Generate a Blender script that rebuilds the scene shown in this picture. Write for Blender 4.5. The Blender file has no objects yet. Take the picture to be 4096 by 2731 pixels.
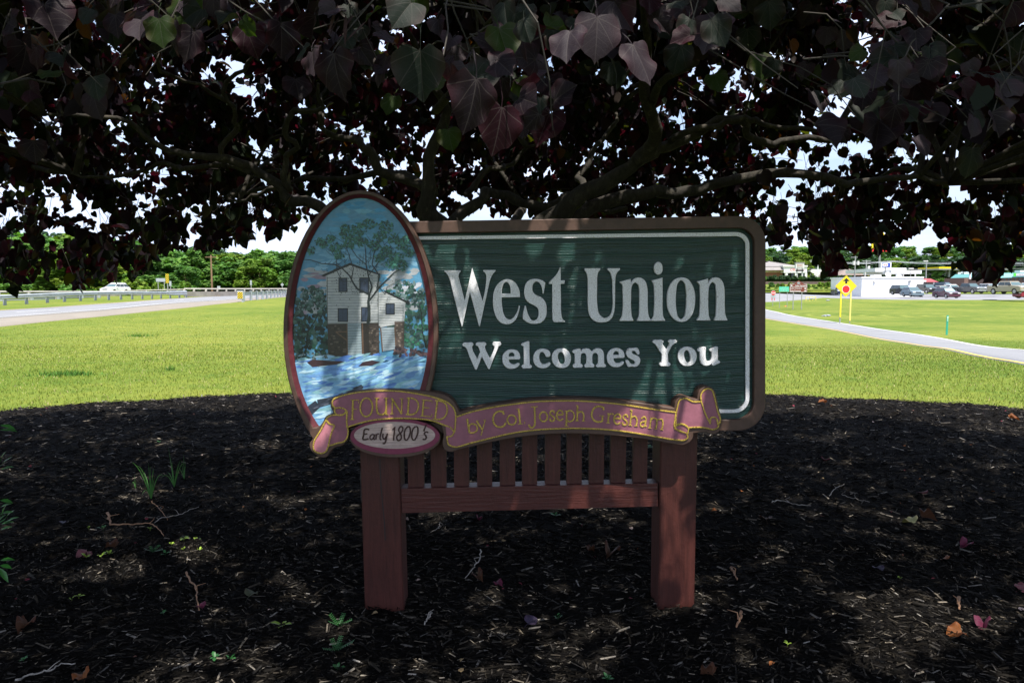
import bpy, bmesh, math, random
import numpy as np
from mathutils import Vector, Matrix
from mathutils.geometry import tessellate_polygon

scene = bpy.context.scene
COL = scene.collection
R = math.radians

# ------------------------------------------------------------------ camera
F_PX = 2731.0
PITCH, ROLL, EYE = R(4.5), R(0.10), 1.6
cp, sp = math.cos(PITCH), math.sin(PITCH)
FW = Vector((0, cp, -sp)); R0 = Vector((1, 0, 0)); U0 = Vector((0, sp, cp))
RT = R0 * math.cos(ROLL) - U0 * math.sin(ROLL)
UP = U0 * math.cos(ROLL) + R0 * math.sin(ROLL)
cam_data = bpy.data.cameras.new('camera')
cam_data.sensor_width = 36.0
cam_data.lens = 24.0
cam_data.clip_start = 0.05
cam_data.clip_end = 6000
cam = bpy.data.objects.new('camera', cam_data)
COL.objects.link(cam)
m = Matrix((RT, UP, -FW)).transposed().to_4x4()
m.translation = Vector((0, 0, EYE))
cam.matrix_world = m
scene.camera = cam
CAM = Vector((0, 0, EYE))

# ------------------------------------------------------------------ light
SUN_EL, SUN_AZ = R(64), R(158)            # azimuth clockwise from +Y
world = bpy.data.worlds.new('World'); scene.world = world
world.use_nodes = True
wn, wl = world.node_tree.nodes, world.node_tree.links
wn.clear()
wo = wn.new('ShaderNodeOutputWorld'); bg = wn.new('ShaderNodeBackground')
sky = wn.new('ShaderNodeTexSky'); sky.sky_type = 'NISHITA'; sky.sun_disc = False
sky.sun_elevation = SUN_EL; sky.sun_rotation = SUN_AZ
sky.air_density = 1.2; sky.dust_density = 2.0; sky.ozone_density = 1.5
tc = wn.new('ShaderNodeTexCoord')
mp = wn.new('ShaderNodeMapping'); mp.inputs['Scale'].default_value = (1, 1, 3.2)
nz = wn.new('ShaderNodeTexNoise'); nz.inputs['Scale'].default_value = 3.0
nz.inputs['Detail'].default_value = 8; nz.inputs['Roughness'].default_value = 0.6
cr = wn.new('ShaderNodeValToRGB')
cr.color_ramp.elements[0].position = 0.40; cr.color_ramp.elements[1].position = 0.60
mixs = wn.new('ShaderNodeMix'); mixs.data_type = 'RGBA'
wl.new(tc.outputs['Generated'], mp.inputs['Vector']); wl.new(mp.outputs['Vector'], nz.inputs['Vector'])
wl.new(nz.outputs['Fac'], cr.inputs['Fac'])
wl.new(cr.outputs['Color'], mixs.inputs['Factor'])
wl.new(sky.outputs['Color'], mixs.inputs['A'])
mixs.inputs['B'].default_value = (6.2, 6.7, 8.0, 1)
# thin high veil everywhere: pull the blue towards white a little
veil = wn.new('ShaderNodeMix'); veil.data_type = 'RGBA'
veil.inputs['Factor'].default_value = 0.45
veil.inputs['B'].default_value = (4.3, 5.3, 7.6, 1)
wl.new(mixs.outputs['Result'], veil.inputs['A'])
wl.new(veil.outputs['Result'], bg.inputs['Color'])
bg.inputs['Strength'].default_value = 0.12
wl.new(bg.outputs['Background'], wo.inputs['Surface'])

sun_data = bpy.data.lights.new('sun', 'SUN'); sun_data.energy = 5.0; sun_data.angle = R(0.55)
sun_data.color = (1.0, 0.95, 0.87)
sun = bpy.data.objects.new('sun', sun_data); COL.objects.link(sun)
SD = Vector((math.cos(SUN_EL) * math.sin(SUN_AZ), math.cos(SUN_EL) * math.cos(SUN_AZ), math.sin(SUN_EL)))
sun.rotation_euler = SD.to_track_quat('Z', 'Y').to_euler()
sun.location = SD * 30

vs = scene.view_settings
vs.view_transform = 'Standard'; vs.look = 'None'; vs.gamma = 1.0; vs.use_curve_mapping = False
vs.exposure = 0.72
scene.render.engine = 'CYCLES'
scene.cycles.max_bounces = 6
scene.cycles.diffuse_bounces = 4
scene.cycles.transparent_max_bounces = 6

# ------------------------------------------------------------------ helpers
def sstep(a, b, x):
    t = np.clip((np.asarray(x, dtype=float) - a) / (b - a), 0, 1)
    return t * t * (3 - 2 * t)

def hgt(x, y):
    """terrain height: the lawn falls away to the right, rises a little to the left highway, wooded hill far right"""
    x = np.asarray(x, dtype=float); y = np.asarray(y, dtype=float)
    wr = sstep(0, 11, x)
    right = -1.15 * sstep(11, 38, y) + 0.75 * sstep(84, 106, y) + 1.0 * sstep(106, 135, y) * sstep(75, 40, x)
    right = right + 17 * sstep(230, 430, y) * sstep(0, 90, x)
    wlft = sstep(-3, -13, x)
    left = 0.5 * sstep(24, 62, y) + 0.1 * sstep(80, 115, y)
    und = 0.05 * np.sin(x * 0.31 + 1.3) * np.sin(y * 0.23) * sstep(12, 22, y) * sstep(100, 60, y)
    return wr * right + wlft * left + und

def hz(x, y): return float(hgt(x, y))

def ray(px, py):
    return FW + RT * ((px - 2048) / F_PX) - UP * ((py - 1365.5) / F_PX)

def at(px, py, Y):
    d = ray(px, py)
    return CAM + d * (Y / d.y)

def gpt(px, py, lift=0.0):
    """where the view line meets the terrain"""
    d = ray(px, py)
    t0 = 1.0
    t = 1.0; step = 0.25
    while t < 600:
        p = CAM + d * t
        if p.z < hz(p.x, p.y) + lift: break
        t0 = t; t += step; step *= 1.02
    lo, hi = t0, t
    for _ in range(20):
        mid = (lo + hi) / 2; p = CAM + d * mid
        if p.z < hz(p.x, p.y) + lift: hi = mid
        else: lo = mid
    p = CAM + d * hi
    return Vector((p.x, p.y, hz(p.x, p.y)))

def proj(P):
    """(N,3) world points -> px, py, depth"""
    P = np.asarray(P, dtype=float) - np.array(CAM)
    z = P @ np.array(FW)
    zz = np.where(np.abs(z) < 1e-6, 1e-6, z)
    return 2048 + F_PX * (P @ np.array(RT)) / zz, 1365.5 - F_PX * (P @ np.array(UP)) / zz, z

def link(o): COL.objects.link(o); return o

def tag(o, label=None, cat=None, group=None, kind=None):
    if label: o['label'] = label
    if cat: o['category'] = cat
    if group: o['group'] = group
    if kind: o['kind'] = kind
    return o

def empty(name, loc=(0, 0, 0), rz=0.0):
    o = bpy.data.objects.new(name, None); o.empty_display_size = 0.1
    o.location = loc; o.rotation_euler = (0, 0, rz); return link(o)

def mesh_np(name, V, Fc, mat=None, parent=None, col=None, smooth=False, uv=None, mats=None, midx=None):
    """V (N,3), Fc (M,k) array of equal-size faces (or list of arrays)"""
    V = np.asarray(V, dtype=np.float32)
    me = bpy.data.meshes.new(name)
    groups = Fc if isinstance(Fc, (list, tuple)) and len(Fc) and isinstance(Fc[0], np.ndarray) and Fc[0].ndim == 2 else [np.asarray(Fc)]
    me.vertices.add(len(V)); me.vertices.foreach_set('co', V.ravel())
    nl = sum(g.size for g in groups); nf = sum(len(g) for g in groups)
    me.loops.add(nl); me.polygons.add(nf)
    lv = np.concatenate([g.ravel() for g in groups]).astype(np.int32)
    tot = np.concatenate([np.full(len(g), g.shape[1]) for g in groups])
    st = np.concatenate([[0], np.cumsum(tot)[:-1]]).astype(np.int32)
    me.loops.foreach_set('vertex_index', lv)
    me.polygons.foreach_set('loop_start', st)
    me.update(calc_edges=True)
    if smooth: me.polygons.foreach_set('use_smooth', np.ones(nf, dtype=bool))
    if col is not None:
        a = me.color_attributes.new('tint', 'FLOAT_COLOR', 'POINT')
        c = np.ones((len(V), 4), dtype=np.float32); c[:, :3] = col
        a.data.foreach_set('color', c.ravel())
    if uv is not None:
        u = me.uv_layers.new(name='UVMap')
        u.data.foreach_set('uv', np.asarray(uv, dtype=np.float32)[lv].ravel())
    for mm in (mats or ([mat] if mat else [])): me.materials.append(mm)
    if midx is not None: me.polygons.foreach_set('material_index', np.asarray(midx, dtype=np.int32))
    me.validate()
    if name is None: return me
    o = bpy.data.objects.new(name, me); link(o)
    if parent: o.parent = parent
    return o

class MB:
    """collects simple solids, builds ONE mesh object"""
    def __init__(s): s.v = []; s.f = []; s.m = []; s.cur = 0
    def add(s, vs, fs):
        n = len(s.v); s.v += [tuple(q) for q in vs]; s.f += [tuple(i + n for i in f) for f in fs]; s.m += [s.cur] * len(fs)
    def box(s, c, d, rz=0.0, M=None):
        hx, hy, hz_ = d[0] / 2, d[1] / 2, d[2] / 2
        P = [Vector((sx * hx, sy * hy, sz * hz_)) for sz in (-1, 1) for sy in (-1, 1) for sx in (-1, 1)]
        if M is None: M = Matrix.Rotation(rz, 3, 'Z')
        P = [M @ p + Vector(c) for p in P]
        s.add(P, [(0, 2, 3, 1), (4, 5, 7, 6), (0, 1, 5, 4), (2, 6, 7, 3), (0, 4, 6, 2), (1, 3, 7, 5)])
        return s
    def hexa(s, bottom, top):
        s.add(list(bottom) + list(top), [(3, 2, 1, 0), (4, 5, 6, 7), (0, 1, 5, 4), (1, 2, 6, 5), (2, 3, 7, 6), (3, 0, 4, 7)]); return s
    def tube(s, pts, rad, n=8, cap=True):
        pts = [Vector(p) for p in pts]
        if not hasattr(rad, '__len__'): rad = [rad] * len(pts)
        t = (pts[1] - pts[0]).normalized()
        ref = Vector((0, 0, 1)) if abs(t.z) < 0.9 else Vector((1, 0, 0))
        a = t.cross(ref).normalized()
        base = len(s.v)
        for i, p in enumerate(pts):
            if i == 0: t = (pts[1] - p)
            elif i == len(pts) - 1: t = p - pts[i - 1]
            else: t = pts[i + 1] - pts[i - 1]
            t.normalize()
            a = (a - t * a.dot(t)).normalized(); b = t.cross(a)
            for k in range(n):
                th = 2 * math.pi * k / n
                s.v.append(tuple(p + (a * math.cos(th) + b * math.sin(th)) * rad[i]))
        for i in range(len(pts) - 1):
            for k in range(n):
                q = base + i * n
                s.f.append((q + k, q + (k + 1) % n, q + n + (k + 1) % n, q + n + k)); s.m.append(s.cur)
        if cap:
            s.f.append(tuple(base + k for k in reversed(range(n)))); s.m.append(s.cur)
            s.f.append(tuple(base + (len(pts) - 1) * n + k for k in range(n))); s.m.append(s.cur)
        return s
    def build(s, name, mat=None, parent=None, smooth=False, mats=None):
        me = bpy.data.meshes.new(name); me.from_pydata(s.v, [], s.f)
        for mm in (mats or ([mat] if mat else [])): me.materials.append(mm)
        if mats: me.polygons.foreach_set('material_index', s.m)
        if smooth: me.polygons.foreach_set('use_smooth', [True] * len(s.f))
        me.update()
        o = bpy.data.objects.new(name, me); link(o)
        if parent: o.parent = parent
        return o

def srgb(r, g, b, k=1.0):
    f = lambda c: ((c / 255 + 0.055) / 1.055) ** 2.4 if c > 10 else c / 255 / 12.92
    return tuple(min(0.9, f(c) * k) for c in (r, g, b))

# ------------------------------------------------------------------ materials
class NT:
    def __init__(s, name):
        s.mat = bpy.data.materials.new(name); s.mat.use_nodes = True
        s.t = s.mat.node_tree; s.b = s.t.nodes['Principled BSDF']; s.out = s.t.nodes['Material Output']
    def n(s, typ, **kw):
        nd = s.t.nodes.new(typ)
        for k, v in kw.items():
            if k in nd.inputs: nd.inputs[k].default_value = v
            else: setattr(nd, k, v)
        return nd
    def l(s, a, b): s.t.links.new(a, b)
    def coord(s, which='Object', scale=(1, 1, 1)):
        tc = s.n('ShaderNodeTexCoord'); mp = s.n('ShaderNodeMapping'); mp.inputs['Scale'].default_value = scale
        s.l(tc.outputs[which], mp.inputs['Vector']); return mp.outputs['Vector']
    def noise(s, vec, scale, detail=4, rough=0.6):
        nd = s.n('ShaderNodeTexNoise', Scale=scale, Detail=detail, Roughness=rough); s.l(vec, nd.inputs['Vector']); return nd.outputs['Fac']
    def ramp(s, fac, stops):
        r = s.n('ShaderNodeValToRGB'); e = r.color_ramp.elements
        while len(e) < len(stops): e.new(0.5)
        for i, (p, c) in enumerate(stops): e[i].position = p; e[i].color = (*c[:3], 1)
        s.l(fac, r.inputs['Fac']); return r.outputs['Color']
    def mix(s, fac, a, b, mode='MIX'):
        m_ = s.n('ShaderNodeMix', data_type='RGBA', blend_type=mode)
        for sock, v in (('Factor', fac), ('A', a), ('B', b)):
            if isinstance(v, (int, float)): m_.inputs[sock].default_value = v
            elif isinstance(v, tuple): m_.inputs[sock].default_value = (*v[:3], 1)
            else: s.l(v, m_.inputs[sock])
        return m_.outputs['Result']
    def math(s, op, a, b=0.0, c=None):
        m_ = s.n('ShaderNodeMath', operation=op)
        for i, v in enumerate((a, b) if c is None else (a, b, c)):
            if isinstance(v, (int, float)): m_.inputs[i].default_value = v
            else: s.l(v, m_.inputs[i])
        return m_.outputs[0]
    def bump(s, h, strength=0.3, dist=0.01):
        b_ = s.n('ShaderNodeBump', Strength=strength, Distance=dist); s.l(h, b_.inputs['Height'])
        s.l(b_.outputs['Normal'], s.b.inputs['Normal'])
    def col(s, c):
        if isinstance(c, tuple): s.b.inputs['Base Color'].default_value = (*c[:3], 1)
        else: s.l(c, s.b.inputs['Base Color'])
    def set(s, **kw):
        for k, v in kw.items(): s.b.inputs[k.replace('_', ' ')].default_value = v
        return s

def flat(name, c, rough=0.6, metal=0.0, var=0.12, scale=3.0, spec=0.5, bump=0.0, coat=0.0):
    t = NT(name); v = t.coord('Object')
    f = t.noise(v, scale, 5)
    lo = tuple(x * (1 - var) for x in c); hi = tuple(min(1, x * (1 + var)) for x in c)
    t.col(t.ramp(f, [(0.3, lo), (0.7, hi)]))
    t.set(Roughness=rough, Metallic=metal); t.b.inputs['Specular IOR Level'].default_value = spec
    if coat: t.b.inputs['Coat Weight'].default_value = coat
    if bump: t.bump(t.noise(v, scale * 20, 3), bump, 0.004)
    return t.mat

M = {}
M['white_paint'] = flat('white_paint', (0.78, 0.78, 0.78), 0.55, var=0.06)
M['offwhite'] = flat('offwhite', (0.62, 0.61, 0.58), 0.6)
M['galv'] = flat('galvanised_steel', (0.42, 0.45, 0.48), 0.45, 0.35, var=0.15, scale=2)
M['galv_dull'] = flat('dull_steel', (0.27, 0.29, 0.31), 0.6, 0.2)
M['concrete'] = flat('old_concrete', (0.22, 0.2, 0.18), 0.9, var=0.35, scale=0.8)
M['concrete_light'] = flat('light_concrete', (0.45, 0.42, 0.37), 0.9, var=0.2, scale=1.5)
M['black'] = flat('black_paint', (0.015, 0.015, 0.016), 0.5)
M['rubber'] = flat('rubber', (0.02, 0.02, 0.02), 0.85)
M['yellow'] = flat('sign_yellow', (0.85, 0.62, 0.015), 0.45, var=0.03)
M['yellow_post'] = flat('yellow_post_paint', (0.85, 0.66, 0.03), 0.5, var=0.05)
M['yellow_pale'] = flat('pale_yellow_paint', (0.78, 0.62, 0.16), 0.6, var=0.08)
M['red'] = flat('sign_red', (0.62, 0.02, 0.025), 0.4, var=0.05)
M['letter_red'] = flat('letter_red', (0.5, 0.01, 0.02), 0.5, var=0.05)
M['sign_white'] = flat('sign_white', (0.8, 0.8, 0.8), 0.5, var=0.03)
M['sign_green'] = flat('faded_green', (0.08, 0.5, 0.34), 0.5, var=0.06)
M['post_green'] = flat('green_plastic', (0.02, 0.32, 0.22), 0.5, var=0.06)
M['sign_brown'] = flat('recreation_brown', (0.16, 0.035, 0.022), 0.5, var=0.06)
M['blue'] = flat('sign_blue', (0.03, 0.07, 0.4), 0.4, var=0.05)
M['teal'] = flat('teal_fascia', (0.16, 0.42, 0.4), 0.6, var=0.06)
M['lime'] = flat('lime_panel', (0.08, 0.55, 0.05), 0.5, var=0.05)
M['brick_far'] = flat('distant_brickwork', (0.3, 0.13, 0.09), 0.85, var=0.2, scale=4)
M['brick_brown'] = flat('brown_brickwork', (0.15, 0.09, 0.07), 0.85, var=0.2, scale=4)
M['roof_grey'] = flat('grey_shingle_roofing', (0.24, 0.22, 0.21), 0.9, var=0.15, scale=2)
M['roof_brown'] = flat('brown_shingle_roofing', (0.22, 0.17, 0.15), 0.9, var=0.15, scale=2)
M['roof_red'] = flat('red_metal_roofing', (0.3, 0.05, 0.06), 0.6, var=0.1)
M['wood_pole'] = flat('weathered_pole', (0.2, 0.12, 0.07), 0.9, var=0.3, scale=1.0)
M['pole_grey'] = flat('grey_pole', (0.25, 0.26, 0.25), 0.8, var=0.15)
M['wall_stone'] = flat('retaining_wall_stone', (0.12, 0.085, 0.07), 0.95, var=0.4, scale=1.2)
M['glass'] = flat('dark_glass', (0.03, 0.045, 0.05), 0.06, var=0.1, spec=0.8)
M['tint_glass'] = flat('windscreen_glass', (0.08, 0.13, 0.14), 0.08, var=0.1, spec=0.8)
M['chrome'] = flat('chrome', (0.7, 0.7, 0.72), 0.15, 0.9, var=0.03)
M['rim'] = flat('alloy_rim', (0.4, 0.4, 0.4), 0.3, 0.7, var=0.05)
M['lamp_glass'] = flat('headlight_glass', (0.75, 0.77, 0.8), 0.1, var=0.03, spec=0.8)
M['tail_red'] = flat('tail_light_red', (0.4, 0.01, 0.01), 0.2, var=0.03)
M['teal_cloth'] = flat('windscreen_shade_foil', (0.35, 0.65, 0.6), 0.3, 0.2, var=0.05)
M['orange'] = flat('orange_plastic', (0.7, 0.2, 0.05), 0.6, var=0.05)

def text_obj(name, body, height, mat, parent=None, extrude=0.0, width=None, bold=0.0):
    """flat lettering in the XZ plane facing -Y, centred on its origin"""
    cu = bpy.data.curves.new('lettering', 'FONT'); cu.body = body; cu.size = 1.0
    cu.extrude = 0.02 if extrude == 0 else extrude; cu.offset = bold; cu.resolution_u = 3
    tmp = bpy.data.objects.new('lettering_source', cu); COL.objects.link(tmp)
    dg = bpy.context.evaluated_depsgraph_get()
    me = bpy.data.meshes.new_from_object(tmp.evaluated_get(dg))
    bpy.data.objects.remove(tmp); bpy.data.curves.remove(cu)
    n = len(me.vertices); a = np.empty(n * 3, dtype=np.float32); me.vertices.foreach_get('co', a); a = a.reshape(-1, 3)
    mn, mx = a.min(0), a.max(0); c = (mn + mx) / 2; s_ = height / max(1e-6, mx[1] - mn[1])
    sx = s_ if width is None else width / (mx[0] - mn[0])
    out = np.stack([(a[:, 0] - c[0]) * sx, -(a[:, 2]) * s_ , (a[:, 1] - c[1]) * s_], 1)
    me.vertices.foreach_set('co', out.astype(np.float32).ravel()); me.update()
    me.materials.clear(); me.materials.append(mat); me.name = name
    o = bpy.data.objects.new(name, me); link(o)
    if parent: o.parent = parent
    return o
BC, BA, BB = (0.0, 4.0), 9.6, 6.75
def bed_r(x, y):
    a = np.arctan2((y - BC[1]) / BB, (x - BC[0]) / BA)
    wob = 1 + 0.012 * np.sin(a * 9 + 1) + 0.008 * np.sin(a * 23) + 0.006 * np.sin(a * 51 + 2)
    return np.sqrt(((x - BC[0]) / BA) ** 2 + ((y - BC[1]) / BB) ** 2) / wob
# ------------------------------------------------------------------ ground
def m_lawn():
    t = NT('lawn'); v = t.coord('Object')
    big = t.noise(v, 0.12, 4, 0.55); mid = t.noise(v, 1.4, 6, 0.7); fine = t.noise(v, 22, 4, 0.75)
    c1 = t.ramp(big, [(0.35, (0.1134, 0.1638, 0.0168)), (0.62, (0.1974, 0.2201, 0.0336))])
    c2 = t.ramp(mid, [(0.3, (0.58, 0.76, 0.6)), (0.5, (0.95, 0.97, 0.9)), (0.75, (1.25, 1.12, 1.1))])
    c3 = t.ramp(fine, [(0.3, (0.55, 0.6, 0.5)), (0.55, (1, 1, 1)), (0.8, (1.3, 1.22, 1.3))])
    c = t.mix(1.0, c1, c2, 'MULTIPLY'); c = t.mix(0.8, c, c3, 'MULTIPLY')
    # mown stripes on the far bank on the right
    wv = t.n('ShaderNodeTexWave', wave_type='RINGS', rings_direction='Z', Scale=0.19, Distortion=3.0, Detail=2.0)
    mp = t.n('ShaderNodeMapping'); mp.inputs['Location'].default_value = (-44, -62, 0)
    tc_ = t.n('ShaderNodeTexCoord'); t.l(tc_.outputs['Object'], mp.inputs['Vector']); t.l(mp.outputs['Vector'], wv.inputs['Vector'])
    sx = t.n('ShaderNodeSeparateXYZ'); t.l(tc_.outputs['Object'], sx.inputs[0])
    msk = t.math('MULTIPLY', t.n_map(sx.outputs['X'], 14, 24), t.n_map(sx.outputs['Y'], 24, 40))
    st = t.ramp(wv.outputs['Fac'], [(0.0, (0.82, 0.88, 0.9)), (0.8, (1, 1, 1)), (1.0, (1.22, 1.16, 1.5))])
    c = t.mix(msk, c, t.mix(1.0, c, st, 'MULTIPLY'))
    # bare reddish earth spots
    sp_ = t.noise(v, 0.55, 5, 0.7)
    c = t.mix(t.ramp(sp_, [(0.69, (0, 0, 0)), (0.78, (0.55, 0.55, 0.55))]), c, (0.3, 0.2, 0.12))
    t.col(c); t.set(Roughness=0.9); t.b.inputs['Specular IOR Level'].default_value = 0.15
    t.bump(fine, 0.5, 0.03)
    return t.mat
def n_map(s, x, a, b):
    mr = s.n('ShaderNodeMapRange'); s.l(x, mr.inputs['Value']); mr.inputs['From Min'].default_value = a; mr.inputs['From Max'].default_value = b
    return mr.outputs['Result']
NT.n_map = n_map
M['lawn'] = m_lawn()

# one sheet, fine near the camera, reaching the horizon
ths = np.linspace(-math.pi, math.pi, 361)[:-1]
rr = np.concatenate([np.linspace(0.4, 20, 40), np.geomspace(20.6, 3200, 130)])
X = (rr[:, None] * np.sin(ths)[None]); Y = (rr[:, None] * np.cos(ths)[None])
Z = hgt(X, Y) - 0.2 * sstep(.05, .16, 1 - bed_r(X, Y))
V = np.stack([X, Y, Z], -1).reshape(-1, 3)
nr, nt = len(rr), len(ths)
i = np.arange(nr - 1)[:, None]; j = np.arange(nt)[None]
q = np.stack([i * nt + j, (i + 1) * nt + j, (i + 1) * nt + (j + 1) % nt, i * nt + (j + 1) % nt], -1).reshape(-1, 4)
q = q[:, ::-1]
ground = mesh_np('ground', V, q, M['lawn'], smooth=True)
tag(ground, kind='structure')

# ------------------------------------------------------------------ mulch bed
rng = np.random.default_rng(5)
def wnoise(x, y, seed, f0, n=5):
    r_ = np.random.default_rng(seed); o = 0 * x
    for k in range(n):
        f = f0 * 1.9 ** k; a = r_.uniform(0, 6.28); ph = r_.uniform(0, 6.28, 2)
        o = o + np.sin((x * math.cos(a) + y * math.sin(a)) * f + ph[0]) * np.sin((-x * math.sin(a) + y * math.cos(a)) * f * 0.8 + ph[1]) / 1.6 ** k
    return o
def bed_z(x, y):
    r_ = bed_r(x, y)
    base = hgt(x, y) + 0.055 * np.clip((1 - r_) * 14, -0.6, 1)
    base = base - 0.078 * sstep(.10, .35, 1 - r_)
    for qx, qy in ((-.70, 3.2), (.86, 3.27)): base = base + 0.014 * np.exp(-((x - qx) ** 2 + (y - qy) ** 2) / 0.035)
    return base + 0.022 * wnoise(x, y, 3, 2.1) * np.clip((1 - r_) * 10, 0, 1)
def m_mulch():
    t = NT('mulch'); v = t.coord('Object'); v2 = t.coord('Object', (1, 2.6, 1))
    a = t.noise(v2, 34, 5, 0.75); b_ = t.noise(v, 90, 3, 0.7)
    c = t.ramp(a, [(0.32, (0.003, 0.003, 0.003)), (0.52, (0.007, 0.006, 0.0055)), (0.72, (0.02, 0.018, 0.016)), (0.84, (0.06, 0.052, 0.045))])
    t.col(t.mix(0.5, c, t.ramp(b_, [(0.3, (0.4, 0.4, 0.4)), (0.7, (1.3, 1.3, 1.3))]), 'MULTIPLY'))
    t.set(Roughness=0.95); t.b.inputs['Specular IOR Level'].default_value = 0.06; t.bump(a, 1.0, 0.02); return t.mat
M['mulch'] = m_mulch()
gx = np.linspace(-10.2, 10.2, 300); gy = np.linspace(-3.2, 11.2, 230)
GX, GY = np.meshgrid(gx, gy)
rad = bed_r(GX, GY)
V = np.stack([GX, GY, bed_z(GX, GY)], -1).reshape(-1, 3)
w = len(gx)
i = np.arange(len(gy) - 1)[:, None]; j = np.arange(w - 1)[None]
q = np.stack([i * w + j, i * w + j + 1, (i + 1) * w + j + 1, (i + 1) * w + j], -1).reshape(-1, 4)
ok = (rad.ravel()[q] < 1.0).all(1)
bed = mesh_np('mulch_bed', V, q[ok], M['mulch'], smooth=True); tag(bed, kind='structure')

# wood chips: bent slivers
def scatter(name, base_v, base_f, Ms, Ts, col, mat, parent=None, smooth=False, uvb=None, jitter=None):
    N, nv = len(Ms), len(base_v)
    V = np.einsum('nij,vj->nvi', Ms, base_v) + Ts[:, None, :]
    F_ = (base_f[None] + (np.arange(N) * nv)[:, None, None]).reshape(-1, base_f.shape[1])
    c = np.repeat(col, nv, axis=0) if col is not None else None
    uv = np.tile(uvb, (N, 1)) if uvb is not None else None
    return mesh_np(name, V.reshape(-1, 3), F_, mat, parent, col=c, smooth=smooth, uv=uv)
def rot_np(yaw, pitch, roll):
    cy, sy, cx, sx, cr_, sr = np.cos(yaw), np.sin(yaw), np.cos(pitch), np.sin(pitch), np.cos(roll), np.sin(roll)
    Z_ = np.zeros_like(cy); O = np.ones_like(cy)
    Rz = np.stack([np.stack([cy, -sy, Z_], -1), np.stack([sy, cy, Z_], -1), np.stack([Z_, Z_, O], -1)], -2)
    Ry = np.stack([np.stack([cx, Z_, sx], -1), np.stack([Z_, O, Z_], -1), np.stack([-sx, Z_, cx], -1)], -2)
    Rx = np.stack([np.stack([O, Z_, Z_], -1), np.stack([Z_, cr_, -sr], -1), np.stack([Z_, sr, cr_], -1)], -2)
    return Rz @ Ry @ Rx
def m_tint(name, rough=0.8, spec=0.3, scale=60, bump=0.4):
    t = NT(name); a = t.n('ShaderNodeAttribute', attribute_name='tint')
    v = t.coord('Object'); f = t.noise(v, scale, 3)
    t.col(t.mix(1.0, a.outputs['Color'], t.ramp(f, [(0.3, (0.7, 0.7, 0.7)), (0.7, (1.25, 1.25, 1.25))]), 'MULTIPLY'))
    t.set(Roughness=rough); t.b.inputs['Specular IOR Level'].default_value = spec
    if bump: t.bump(f, bump, 0.003)
    return t.mat
M['chips'] = m_tint('wood_chip', 0.95, 0.06)
def sample_bed(n, y0, y1):
    out = []
    tot = 0
    while tot < n:
        y = rng.uniform(y0, y1, n); x = rng.uniform(-1, 1, n) * (0.86 * y + 0.9)
        k = (bed_r(x, y) < 1.0); out.append(np.stack([x[k], y[k]], 1)); tot += k.sum()
    return np.concatenate(out)[:n]
cb = np.array([[-.5, -.5, 0], [.5, -.38, 0], [.5, .38, 0], [-.46, .5, 0], [-.42, -.05, 1], [.40, .08, .85]], dtype=float)
cf = np.array([[0, 1, 5], [0, 5, 4], [2, 3, 4], [2, 4, 5], [1, 2, 5], [3, 0, 4]])
def chips(n, y0, y1, smin, smax, name):
    P = sample_bed(n, y0, y1)
    L = rng.uniform(smin, smax, n) * rng.choice([0.5, 1, 1.7], n, p=[.45, .42, .13]); W = np.clip(L * rng.uniform(.07, .24, n), 0.0022, 0.013); H = W * rng.uniform(.25, .6, n)
    # slivers lie combed in drifts
    flow = 0.9 * wnoise(P[:, 0], P[:, 1], 11, 1.1, 3)
    yaw = flow + rng.normal(0, 0.75, n)
    Rm = rot_np(yaw, rng.normal(0, .22, n), rng.normal(0, .5, n))
    Ms = Rm * np.stack([L, W, H], -1)[:, None, :]
    Ts = np.stack([P[:, 0], P[:, 1], bed_z(P[:, 0], P[:, 1]) + np.abs(rng.normal(0, 0.011, n)) - 0.001], -1)
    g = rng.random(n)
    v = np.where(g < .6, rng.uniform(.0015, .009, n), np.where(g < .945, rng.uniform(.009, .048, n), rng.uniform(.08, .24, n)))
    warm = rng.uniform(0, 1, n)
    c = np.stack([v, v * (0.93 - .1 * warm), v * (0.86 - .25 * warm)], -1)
    return Ms, Ts, c
A = [chips(78000, 2.0, 4.2, .020, .048, ''), chips(52000, 4.0, 6.3, .024, .055, ''), chips(48000, 6.2, 10.9, .035, .07, '')]
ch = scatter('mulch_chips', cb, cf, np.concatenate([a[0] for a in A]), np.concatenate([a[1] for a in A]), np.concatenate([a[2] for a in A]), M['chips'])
tag(ch, kind='stuff')

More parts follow.
